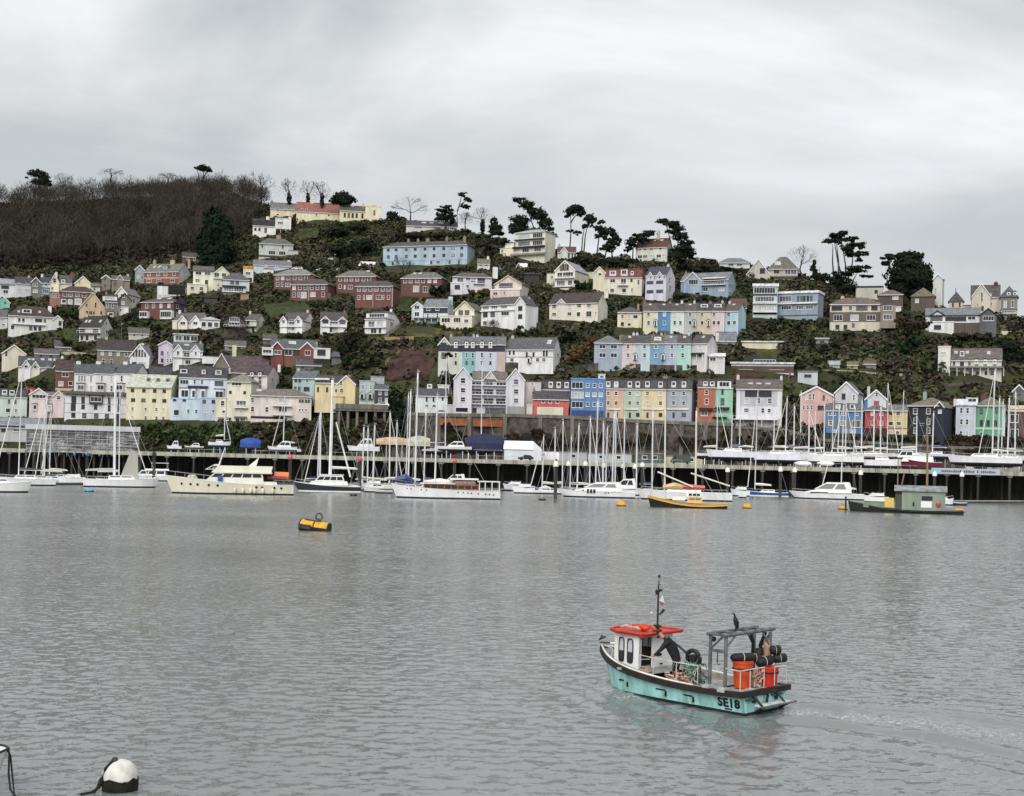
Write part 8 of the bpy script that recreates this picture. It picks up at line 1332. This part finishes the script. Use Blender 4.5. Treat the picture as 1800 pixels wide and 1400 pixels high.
    wall((xf, -W1), (xf, W1), zb, 1.35); wall((xf, -W1), (xf, W1), 1.85, zt); wall((xf, -W1), (xf, -W1 + .12), 1.35, 1.85); wall((xf, -.06), (xf, .06), 1.35, 1.85); wall((xf, W1 - .12), (xf, W1), 1.35, 1.85)
    wall((xa, .18), (xa, -W0), zb, zt); wall((xa, W0), (xa, W0 - .06), zb, zt); wall((xa, W0), (xa, .18), 1.96, zt)
    who = ob('wheelhouse', wh, WHT, root)
    ob('wheelhouse_floor', MB().box(xa, xf, -W1, W1, .58, .62), BLACK, root); ob('bench_shade_block', MB().box(4.95, 5.86, -.66, .6, .62, 1.42), mat('dark_interior', (.03, .026, .022), .8), root)  # bench enlarged to a black block so the doorway looks shaded inside
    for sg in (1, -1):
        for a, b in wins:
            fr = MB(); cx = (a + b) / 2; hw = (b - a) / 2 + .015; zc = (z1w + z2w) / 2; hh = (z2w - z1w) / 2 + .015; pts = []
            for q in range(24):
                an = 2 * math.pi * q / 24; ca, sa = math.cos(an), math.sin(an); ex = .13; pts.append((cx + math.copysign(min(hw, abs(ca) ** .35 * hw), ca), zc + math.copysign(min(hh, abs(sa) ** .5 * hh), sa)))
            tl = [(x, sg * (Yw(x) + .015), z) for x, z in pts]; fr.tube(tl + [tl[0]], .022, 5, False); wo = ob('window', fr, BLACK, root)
            ob('pane', MB().add([(x, sg * (Yw(x) - .02), z) for x, z in [(a, z1w), (b, z1w), (b, z2w), (a, z2w)]], [(0, 1, 2, 3)]), mat('pane_painted_daylight', (.5, .52, .53), .1, .05), wo);  # opaque pale grey: daylight seen through the cabin is in its colour
            ob('pane_interior_shade', MB().box(a, b, sg * (Yw(a) - .01) - .01, sg * (Yw(a) - .01) + .012, z1w, z1w + .36), GLASS, wo)  # dark strip over the pane paints the dim interior behind it
    ob('blue_skirting', MB().add([(xf, W1 + .012, .86), (xa, W0 + .012, .72), (xa, W0 + .012, .86), (xf, W1 + .012, 1.0)], [(0, 1, 2, 3)]), TURQ, root)
    ob('door_edge', MB().tube([(xa - .03, W0 - .1, .65), (xa - .03, W0 - .1, 1.9)], .02, 6), STEEL, root)
    ob('aft_hatch', MB().box(xa - .03, xa, -.3, -.05, 1.25, 1.34), BLACK, root); ob('door_latch', MB().lathe([(.05, 0), (.05, .05)], 8, (xa - .06, -.25, .95)), BLACK, root); ob('inner_step', MB().box(4.75, 5.1, .25, .85, .62, .82), WOOD, root); ob('shelf_bar', MB().tube([(4.7, .85, 1.2), (4.7, .25, 1.16)], .018, 5).tube([(4.7, .85, .95), (4.7, .25, .9)], .018, 5), STEEL, root)
    pl = [(4.32, 1.08), (5.5, 1.06), (6.05, .82), (6.22, .4), (6.22, -.4), (6.05, -.82), (5.5, -1.06), (4.32, -1.08)]
    ro = ob('wheelhouse_roof', MB().prism(pl, 2.04, 2.1, 2), REDR, root); cl = [(x, y, 2.12) for x, y in pl]; ob('roof_rim', MB().tube(cl + [cl[0]], .042, 8, False), REDR, ro)
    # mast with its lights and reflector
    mx = 4.58; ms = ob('mast', MB().tube([(mx, 0, 2.08), (mx, 0, 3.3), (mx - .02, 0, 3.9)], [.035, .03, .018], 8), BLACK, root)
    ob('mast_clamp', MB().lathe([(.06, 0), (.09, .05), (.07, .12)], 8, (mx, 0, 2.25)).box(mx - .16, mx + .16, -.03, .03, 2.3, 2.35), BLACK, ms); ob('masthead_light', MB().ball((mx - .03, 0, 4.06), .045, 8, 6, 1, 1, 1.4).tube([(mx - .02, 0, 3.9), (mx - .03, 0, 4.05)], .008, 4), BLACK, ms)
    ob('lamp_bracket', MB().tube([(mx, .0, 2.75), (mx, .32, 2.78)], .012, 5).ball((mx, .34, 2.78), .06, 8, 6), STEEL, ms); ob('horn', MB().tube([(mx, 0, 2.77), (mx, -.12, 2.72), (mx, -.32, 2.86)], [.015, .03, .055], 7), BLACK, ms)
    ob('radar_reflector', MB().add([(mx, -.05, 3.2), (mx, -.4, 3.18), (mx + .14, -.2, 3.12), (mx - .14, -.2, 3.12), (mx, -.24, 3.4), (mx, -.2, 3.0)], [(0, 2, 4), (2, 1, 4), (1, 3, 4), (3, 0, 4), (2, 0, 5), (1, 2, 5), (3, 1, 5), (0, 3, 5)]), STEEL, ms); ob('deck_light', MB().box(mx - .05, mx + .05, .0, .1, 3.42, 3.55).box(mx - .04, mx + .04, -.16, -.04, 3.52, 3.6).ball((mx, .1, 3.55), .05, 7, 5), BLACK, ms); ob('aerial', MB().tube([(mx, -.02, 3.8), (mx, -.28, 3.55)], .007, 4).tube([(mx - .02, .1, 3.7), (mx - .02, -.1, 3.78)], .01, 4), BLACK, ms)
    # gantry
    legs = [(1.4, 1.12), (.76, 1.14), (1.3, -1.16), (.66, -1.18)]; G = []
    for x, y in legs: ob('gantry_leg', MB().tube([(x, y, .76), (x, y * .99, 2.46)], .06, 8), GALV, root); ob('foot_plate', MB().box(x - .14, x + .14, y - .14 + (.1 if y > 0 else -.1), y + .14 + (.1 if y > 0 else -.1), .7, .84), mat('pad_grey', (.4, .4, .39), .7, .2, 3), root)
    for (a, b) in (((1.4, 1.3), (1.3, -1.35)), ((.76, 1.3), (.66, -1.4))): ob('gantry_beam', MB().tube([(a[0], a[1], 2.5), ((a[0] + b[0]) / 2, 0, 2.53), (b[0], b[1], 2.55)], .06, 8), GALV, root)
    for y in (1.18, .4, -.5, -1.22): ob('gantry_beam', MB().tube([(1.48, y, 2.5), (.6, y, 2.52)], .045, 6), GALV, root)
    ob('gantry_strut', MB().box(.78, 1.4, 1.08, 1.16, 1.92, 2.02), GALV, root)
    for p, q in (((1.4, 1.12, 2.0), (.9, 1.12, 2.46)), ((.76, 1.14, 2.1), (.74, .62, 2.5)), ((1.3, -1.16, 1.9), (1.32, -.7, 2.5)), ((.66, -1.18, 1.95), (.68, -.75, 2.5)), ((1.28, -1.16, 1.6), (.68, -1.18, 2.4))): ob('gantry_brace', MB().tube([p, q], .035, 6), GALV, root)
    ob('tackle', MB().tube([(1.1, 1.12, 1.93), (1.1, 1.12, 1.6), (1.06, 1.12, 1.52), (1.0, 1.12, 1.56)], .018, 5).ball((1.36, 1.0, 2.32), .09, 8, 6), BLACK, root); ob('lashing', MB().tube([(1.3, -.9, 2.5), (1.2, -.95, 2.1), (1.25, -1.0, 1.7)], .05, 5).tube([(.8, -1.1, 2.45), (.95, -1.0, 2.0), (.8, -1.12, 1.6)], .06, 5), BLACK, root); ob('canvas_roll', MB().tube([(.75, -1.12, 1.6), (.75, -1.12, 2.2)], .12, 8), mat('dirty_canvas', lin('c9a286', .7), .8, .3, 4), root)
    # rails
    rl = MB(); 
    def post(x, y, z0_, z1_): rl.tube([(x, y, z0_), (x, y, z1_)], .015, 6)
    rl.tube([(4.56, .98, 1.4), (3.6, 1.2, 1.4), (2.6, 1.24, 1.4), (1.75, 1.24, 1.4)], .017, 6)
    for x, y in ((4.5, 1.0), (3.75, 1.18), (2.7, 1.24), (1.8, 1.24)): post(x, y, .78, 1.4)
    rl.tube([(.72, 1.18, 1.45), (.12, 1.2, 1.45), (.06, .4, 1.47), (.04, 0, 1.47)], .02, 6); rl.tube([(.06, -.6, 1.42), (.06, -1.25, 1.4), (.5, -1.28, 1.4)], .022, 6)
    for x, y in ((.12, 1.2), (.06, .75), (.05, 0), (.06, -.6), (.06, -1.26), (.5, -1.28)): post(x, y, .78, 1.42)
    ob('hand_rail', rl, mat('rail_grey', (.5, .5, .48), .5, .2, 4), root)
    pu = MB().tube([(7.1, 0, 1.25), (7.1, 0, 1.42)], .03, 6).tube([(7.15, .02, 1.4), (6.7, .38, 1.43), (6.1, .62, 1.38)], .022, 6).tube([(7.15, -.02, 1.4), (6.7, -.38, 1.43), (6.1, -.62, 1.38)], .022, 6); pu.tube([(6.1, .62, 1.38), (6.1, .66, 1.1)], .02, 6).tube([(6.1, -.62, 1.38), (6.1, -.66, 1.1)], .02, 6); ob('bow_pulpit', pu, STEEL, root)
    ob('anchor', MB().tube([(7.28, 0, 1.42), (6.8, 0, 1.47)], .03, 6).add([(7.1, -.16, 1.62), (7.1, .16, 1.62), (7.38, .02, 1.45), (7.2, 0, 1.72)], [(0, 1, 2), (0, 2, 3), (1, 3, 2), (0, 3, 1)]), mat('anchor_iron', (.06, .05, .07), .5, .3, 5), root); ob('bow_roller', MB().box(6.95, 7.3, -.07, .07, 1.3, 1.38), STEEL, root)
    # pot hauler on its davit
    ha = ob('pot_hauler', MB().tube([(3.5, .55, 2.0), (2.8, .35, 1.5)], [.03, .045], 7).tube([(3.5, .55, 2.0), (3.62, .55, 2.08), (3.7, .5, 1.95)], .035, 6), BLACK, root)
    ob('hauler_wheel', MB().tube([(2.7 + .26 * math.cos(a), .33 + .05 * math.sin(a), 1.46 + .26 * math.sin(a)) for a in np.linspace(0, 6.283, 20)], .075, 8, False).tube([(2.7, .24, 1.46), (2.7, .42, 1.46)], .13, 10), BLACK, ha); ob('hauler_leg', MB().tube([(2.75, .3, .58), (2.75, .33, 1.3)], .06, 7), GALV, ha); ob('hauler_guard', MB().tube([(2.9, .3, 1.72), (2.55, .3, 1.75), (2.4, .3, 1.5)], .03, 6), GALV, ha)
    # stern platform
    sp_ = ob('stern_platform', MB().box(-.48, -.1, -.9, .7, .3, .35), mat('platform_grey', (.55, .56, .54), .6, .25, 3), root); ob('platform_edge', MB().tube([(-.5, .85, .33), (-.52, -1.0, .34)], .035, 6), GALV, sp_); ob('platform_bracket', MB().tube([(-.05, .6, .1), (-.42, .6, .3)], .04, 6).tube([(-.05, -.75, .1), (-.42, -.75, .3)], .04, 6).tube([(-.06, .7, .62), (-.4, .7, .34)], .04, 6).tube([(-.06, -.55, .62), (-.4, -.55, .34)], .035, 6), BLACK, sp_); ob('transom_fitting', MB().box(-.1, -.02, .6, .72, .4, .62).box(-.1, -.02, -.6, -.5, .4, .66).tube([(-.08, .02, .3), (-.12, .05, .45), (-.08, -.05, .55), (-.1, .0, .62)], .045, 6), BLACK, root)
    ob('bollard', MB().box(.0, .16, .55, .95, .74, .84), mat('pad_grey', (.4, .4, .39), .7), root); ob('fairlead', MB().box(5.0, 5.2, sh(5.1)[0] + .02, sh(5.1)[0] + .12, sh(5.1)[1] - .1, sh(5.1)[1] - .02), STEEL, root)
    return root
fishing_boat()
def put(name, mb, m, x, y, z, label, cat, group=None, smooth=False): 
    return ob(name, mb, m, None, bl(x, y, z), (0, 0, PHI), smooth, label, cat, group)
def bin_(label, x, y, m, r, h, stripe=None, rim=True):
    root = empty('plastic_bin', bl(x, y, .76), PHI, label, 'bin'); ob('tub', MB().lathe([(r * .84, 0), (r * .9, h * .3), (r, h * .92), (r * 1.06, h * .93), (r * 1.06, h)], 18), m, root, smooth=False); ob('rope_band', MB().lathe([(r * 1.03, h * .68), (r * 1.05, h * .72), (r * 1.03, h * .76)], 18), BLACK, root)
    for sg in (1, -1): ob('handle', MB().tube([(sg * .1, r * .98, h * .8), (0, r * 1.14, h * .75), (-sg * .1, r * .98, h * .8)], .02, 5), m, root)
bin_('tall orange bin at the port quarter of the fishing boat', .68, .3, ORNG, .33, .86); bin_('red bin at the starboard quarter of the fishing boat', .42, -.75, REDP, .34, .62)
def sausage(label, p, q, r):
    a, b = Vector(p), Vector(q); pts = [a + (b - a) * t for t in (0, .06, .15, .5, .85, .94, 1)]; rs = [r * k for k in (.3, .75, .97, 1, .97, .75, .3)]; root = empty('black_fender', bl(*((a + b) / 2)), PHI, label, 'fender', 'black fenders piled on the stern'); c = (a + b) / 2
    ob('body', MB().tube([v - c for v in pts], rs, 12), BLACK, root, smooth=True); mid = (b - a) * .08; ob('rope_lashing', MB().tube([-mid * .2, mid * .2], r * 1.03, 12), mat('pale_rope', (.5, .49, .44), .9, .2, 8), root)
for a in [('black sausage fender lying on the tall orange bin', (.95, .62, 1.72), (.5, -.12, 1.74), .15), ('short black fender wedged behind the orange bin', (.75, -.1, 1.68), (.5, -.5, 1.64), .14), ('long black fender sloping across the red bin', (.55, -.25, 1.52), (.3, -.85, 1.62), .16), ('upright black fender beside the gantry leg', (.8, -.6, 1.5), (.75, -.72, 1.95), .15), ('topmost black fender above the red bin', (.45, -.85, 1.9), (.2, -1.15, 1.94), .15), ('black fender at the outer end over the red bin', (.4, -.95, 1.62), (.1, -1.35, 1.66), .16)]: sausage(*a)
def tangle(label, name, x, y, z, sx, sy, sz, cols, n, seed, r=.02, cat='net'):
    g = np.random.default_rng(seed); root = empty(name, bl(x, y, z), PHI, label, cat)
    for ci, c in enumerate(cols):
        m = MB()
        for _ in range(n):
            p = g.normal(0, .45, 3) * (sx, sy, sz); p[2] = abs(p[2]); pts = []
            for k in range(6): pts.append(tuple(p)); p = p + g.normal(0, .3, 3) * (sx, sy, sz * .7); p[2] = min(sz, max(.01, p[2]))
            m.tube(pts, r, 4)
        ob('strand', m, mat('strand_%s_%d' % (name, ci), c, .9, .3, 6), root)
tangle('heap of green and pale net and rope hung amidships on the fishing boat', 'fishing_net', 2.5, .45, .6, .34, .3, .72, [(.16, .22, .14), (.45, .47, .42), (.05, .07, .07), (.2, .36, .34)], 16, 3)
tangle('peach-coloured ropes and bait bags at the fisherman\'s feet', 'rope_heap', 2.95, .75, .6, .3, .22, .34, [(.55, .32, .22), (.5, .42, .34), (.35, .12, .06)], 16, 5, .03, 'rope')
tangle('dirty white and red rope between the two stern bins', 'rope_heap', .6, -.2, .78, .2, .25, .55, [(.5, .46, .4), (.32, .08, .06)], 14, 8, .025, 'rope')
put('rope_coil', MB().tube([(.22 * math.cos(a) * (1 - a * .01), .22 * math.sin(a), .04 + a * .004) for a in np.linspace(0, 25, 60)], .025, 5), mat('tan_rope', (.32, .26, .17), .9, .3, 8), 4.25, 1.0, .82, 'tan rope coil on the side deck by the wheelhouse door', 'rope')
put('roof_buoy', MB().ball((0, 0, 0), .17, 12, 8, 1.5, 1, .8).tube([(.2, 0, 0), (.5, .05, -.02)], [.06, .03], 6), ORNG, 5.0, .25, 2.24, 'orange pear-shaped buoy lying on the red wheelhouse roof', 'buoy'); put('roof_buoy', MB().ball((0, 0, 0), .15, 12, 8, 1.3, 1, .8), mat('faded_orange', lin('d97a55', .8), .6, .2, 3), 4.75, -.1, 2.22, 'faded smaller buoy on the roof beside the mast', 'buoy'); put('roof_lead', MB().tube([(.5, .1, 0), (.3, .05, .06), (0, 0, .02), (-.3, .12, .05), (-.45, .05, .0)], [.03, .06, .05, .06, .03], 7), mat('pale_bundle', lin('d8b49a', .8), .8, .2, 4), 5.45, .3, 2.17, 'pale rope bundle on the red wheelhouse roof', 'rope')
# ---------------------------------------------------------------- people and bird
def skinned(name, V, E, mats, pick, loc, rot, label, cat, sub=2):
    me = bpy.data.meshes.new(name); me.from_pydata([v[:3] for v in V], E, []); o = bpy.data.objects.new(name + '_tmp', me); COL.objects.link(o)
    md = o.modifiers.new('skin', 'SKIN'); md.use_smooth_shade = True; sv = me.skin_vertices[0].data
    for i, v in enumerate(V): sv[i].radius = (v[3], v[4] if len(v) > 4 else v[3]); sv[i].use_root = i == 0
    s_ = o.modifiers.new('sub', 'SUBSURF'); s_.levels = sub; s_.render_levels = sub
    dg = bpy.context.evaluated_depsgraph_get(); dg.update(); m2 = bpy.data.meshes.new_from_object(o.evaluated_get(dg)); bpy.data.objects.remove(o); m2.name = name; m2.materials.clear()
    for m in mats: m2.materials.append(m)
    for p in m2.polygons: p.material_index = pick(p.center); p.use_smooth = True
    ob_ = bpy.data.objects.new(name, m2); COL.objects.link(ob_); ob_.location = loc; ob_.rotation_euler = rot; tag(ob_, label, cat); return ob_
SKIN = mat('skin', lin('b98a72', .8), .6, .1, 6); JACK = mat('charcoal_jacket', (.014, .013, .017), .8, .3, 5); TROU = mat('black_trousers', (.014, .014, .016), .8, .3, 5); BEAN = mat('dark_beanie', (.035, .022, .02), .9, .3, 12); BOOT = mat('boots', (.02, .02, .02), .5, .2)
def fisherman():
    V = [(3.5, .2, 1.32, .2, .18), (3.58, .25, 1.5, .23, .2), (3.68, .32, 1.72, .27, .21), (3.78, .39, 1.9, .2, .17), (3.9, .43, 2.0, .055), (4.02, .46, 2.08, .075), (4.08, .48, 2.19, .1, .085), (4.07, .47, 2.26, .075),     # 0-7 trunk, head
         (3.66, .53, 1.9, .105), (3.8, .72, 1.66, .075), (3.92, .9, 1.46, .048), (3.96, .97, 1.42, .04),       # 8-11 near arm
         (3.93, .22, 1.88, .105), (4.12, .3, 1.62, .075), (4.16, .52, 1.45, .048), (4.15, .6, 1.43, .04),       # 12-15 far arm
         (3.44, .3, 1.24, .13), (3.5, .38, .98, .095), (3.36, .42, .7, .058), (3.42, .44, .62, .055), (3.56, .5, .61, .04),      # 16-20 near leg
         (3.56, .1, 1.24, .13), (3.6, .12, .96, .095), (3.42, .1, .7, .058), (3.47, .1, .62, .055), (3.62, .14, .61, .04)]
    E = [(0, 1), (1, 2), (2, 3), (3, 4), (4, 5), (5, 6), (6, 7), (3, 8), (8, 9), (9, 10), (10, 11), (3, 12), (12, 13), (13, 14), (14, 15), (0, 16), (16, 17), (17, 18), (18, 19), (19, 20), (0, 21), (21, 22), (22, 23), (23, 24), (24, 25)]
    def pick(c):
        if c.z < .68: return 3
        if c.z < 1.3 and c.x < 3.72 and c.y < .62: return 2
        if c.z > 2.01 and c.x > 3.9: return 0
        if (Vector((3.97, .98, 1.41)) - c).length < .085 or (Vector((4.15, .61, 1.43)) - c).length < .085: return 0
        return 1
    p = skinned('person', V, E, [SKIN, JACK, TROU, BOOT], pick, FB0, (0, 0, PHI), 'person in dark jacket and striped trousers bending over the fishing boat rail', 'person')
    f = Vector((.75, .35, -.55)).normalized(); c = Vector((4.08, .48, 2.17)); s_ = Vector((-.42, .9, 0)).normalized(); u = s_.cross(f).normalized() * -1
    hat = MB(); 
    for i in range(len(MB().ball((0, 0, 0), 1).v)): pass
    b0 = MB().ball((0, 0, 0), 1, 14, 8); up = Vector((.45, .2, .85)).normalized()
    hv = []
    for x, y, z in b0.v:
        z2 = max(z, -.15); q = Vector((x, y, 0)); ax = up.orthogonal().normalized(); ay = up.cross(ax); hv.append(c + up * .03 + (ax * x + ay * y) * .112 * (1 if z > -.15 else .98) + up * z2 * .125)
    hat.add(hv, b0.f); ob('beanie', hat, BEAN, p)
    fc = MB(); fd = Vector((.75, .4, -.5)).normalized(); base = Vector((4.08, .48, 2.13)); fc.ball(tuple(base + fd * .1 + Vector((0, 0, -.02))), .022, 8, 6); ob('nose', fc, SKIN, p)
    ey = MB(); sx = Vector((-.47, .88, 0)).normalized()
    for sg in (1, -1): ey.ball(tuple(base + fd * .085 + sx * sg * .035 + Vector((0, 0, .03))), .012, 6, 5)
    ob('eye', ey, INK, p); ear = MB()
    for sg in (1, -1): ear.ball(tuple(base + sx * sg * .095 + Vector((0, 0, -.01))), .03, 8, 6, .6, .6, 1)
    ob('ear', ear, SKIN, p); bd = MB().ball(tuple(base + fd * .055 + Vector((0, 0, -.075))), .062, 10, 7, 1, 1, .8); ob('beard', bd, BEAN, p)
    # fingers closed over the rail
    for hx, hy, hz in ((3.98, 1.0, 1.4), (4.17, .64, 1.42)):
        fg = MB()
        for k, ln in enumerate((.055, .065, .06, .05)): o = Vector((hx - .035 + k * .023, hy, hz)); fg.tube([o, o + Vector((.004, .03, .02)), o + Vector((.006, ln, .0)), o + Vector((.004, ln * .8, -.03))], [.011, .0105, .01, .008], 6)
        fg.tube([Vector((hx - .05, hy - .02, hz)), Vector((hx - .065, hy + .005, hz - .02)), Vector((hx - .05, hy + .03, hz - .035))], [.012, .011, .009], 6); ob('fingers', fg, SKIN, p)
    st = MB()
    for pts in (((3.44, .415, 1.2), (3.52, .465, .98), (3.385, .485, .7)), ((3.35, .33, 1.2), (3.42, .41, .98), (3.3, .43, .72)), ((3.47, .2, 1.18), (3.53, .19, .96), (3.37, .155, .72))): st.tube(pts, .012, 5)
    ob('trouser_stripe', st, mat('grey_stripe', (.3, .3, .3), .8), p)
fisherman()
def cormorant():
    V = [(0, 0, .16, .06, .07), (.02, 0, .09, .05, .045), (.05, 0, -.02, .02, .03), (-.015, 0, .24, .06), (-.035, 0, .31, .035), (-.04, 0, .36, .022), (-.06, 0, .4, .026), (-.1, 0, .41, .012), (-.13, 0, .4, .006)]
    p = skinned('cormorant', V, [(0, 1), (1, 2), (0, 3), (3, 4), (4, 5), (5, 6), (6, 7), (7, 8)], [mat('plumage', (.018, .018, .022), .6, .3, 8)], lambda c: 0, bl(1.22, .0, 2.6), (0, 0, R(15)), 'dark cormorant perched on the gantry of the fishing boat', 'bird', 2)
    p.scale = (1.3, 1.3, 1.25)
    for sg in (1, -1): ob('wing', MB().add([(.0, sg * .065, .25), (.05, sg * .07, .2), (.07, sg * .045, .02), (.03, sg * .06, .06), (.02, sg * .085, .16)], [(0, 1, 4), (1, 2, 3, 4)]), mat('plumage_grey', (.05, .05, .06), .7, .3, 8), p); ob('foot', MB().tube([(.0, sg * .03, .06), (.0, sg * .03, -.04), (-.04, sg * .035, -.045)], .01, 5), BLACK, p)
cormorant()
# ---------------------------------------------------------------- white mooring buoy and moored bow at the lower left
def white_buoy():
    P = on_water(211, 1388); root = empty('mooring_buoy', P, 0, 'white round mooring buoy with a black weeded waterline in the lower left corner', 'buoy'); r = .42; WB = mat('buoy_white', (.62, .60, .56), .6, .18, 3, dark=(.4, .38, .33)); Wd = mat('weed_black', (.012, .012, .009), .9, .4, 6, bump=.6)
    pr = [(r * math.cos(a), .3 + r * math.sin(a)) for a in np.linspace(R(-10), R(88), 12)]; b = MB().lathe(pr, 28); ob('float', b, WB, root, smooth=True)
    g = random.Random(2); b = MB().lathe([(r * .8, -.35), (r * .97, -.1), (r * 1.015, .12), (r * 1.015, .29)], 36)
    for i in range(36): x, y, z = b.v[3 * 36 + i]; b.v[3 * 36 + i] = (x, y, z + g.uniform(-.05, .05))
    ob('weed_band', b, Wd, root); ob('shackle', MB().lathe([(.07, .66), (.09, .71), (.05, .78)], 8, (-.12, -.06, 0)), PILE, root); ob('strop', MB().tube([(-.13, -.08, .72), (-.28, -.2, .52), (-.37, -.28, .28), (-.42, -.34, .1)], [.05, .06, .06, .05], 7), Wd, root)
    ob('mooring_rope', MB().tube([(-.42, -.34, .1), (-.55, -.42, .02), (-.85, -.55, -.02), (-1.15, -.7, -.04)], .035, 6).tube([(-.4, -.3, .2), (-.5, -.4, .0), (-.75, -.6, .0)], .03, 6), Wd, root)
white_buoy()
def moored_bow():
    P = on_water(-66, 1388); d = 30.2; L = 3.6; Q = at(-127, 1330, d); root = empty('moored_dinghy', (Q.x, d, 0), R(6), 'white bow of a moored dinghy with black fendering, cut by the left edge', 'dinghy')
    R_ = hull_rows(L, 2.1, 1.12, .8, .25, tw=.8, rake=.5, n=24, pw=4.5); n = len(R_); v = []; f = []
    for r in R_: v += r[::-1] + [(p[0], -p[1], p[2]) for p in r[1:]]
    W_ = 11
    for i in range(n - 1):
        for j in range(W_ - 1): f.append((i * W_ + j, (i + 1) * W_ + j, (i + 1) * W_ + j + 1, i * W_ + j + 1))
    f.append(tuple(range(W_ - 1, -1, -1))); ob('hull', MB().add(v, f), WHT, root)
    g = MB()
    for sg in (1, -1): g.tube([(r[5][0], sg * r[5][1], r[5][2]) for r in R_], .028, 7)
    ob('rubbing_strip', g, BLACK, root); v = []
    for r in R_: v += [(r[5][0], r[5][1] - .01, r[5][2] - .015), (r[5][0], -r[5][1] + .01, r[5][2] - .015)]
    ob('deck', MB().add(v, [(2 * i, 2 * i + 1, 2 * i + 3, 2 * i + 2) for i in range(n - 1)]), WHT, root); b = R_[-1][5]
    def rp(pts, r): ob('bow_rope', MB().tube(pts, r, 6), BLACK, root)
    rp([(b[0] - .05, 0, b[2]), (b[0] + .03, -.05, b[2] - .1), (b[0] + .04, -.1, .55), (b[0] + .1, -.15, .2), (b[0] + .26, -.25, .02), (b[0] + .55, -.4, -.03)], .024); rp([(b[0] - .02, .03, b[2]), (b[0] + .05, .0, b[2] - .2), (b[0] + .12, -.08, .5), (b[0] + .2, -.2, .12), (b[0] + .3, -.28, .0)], .022)
moored_bow()
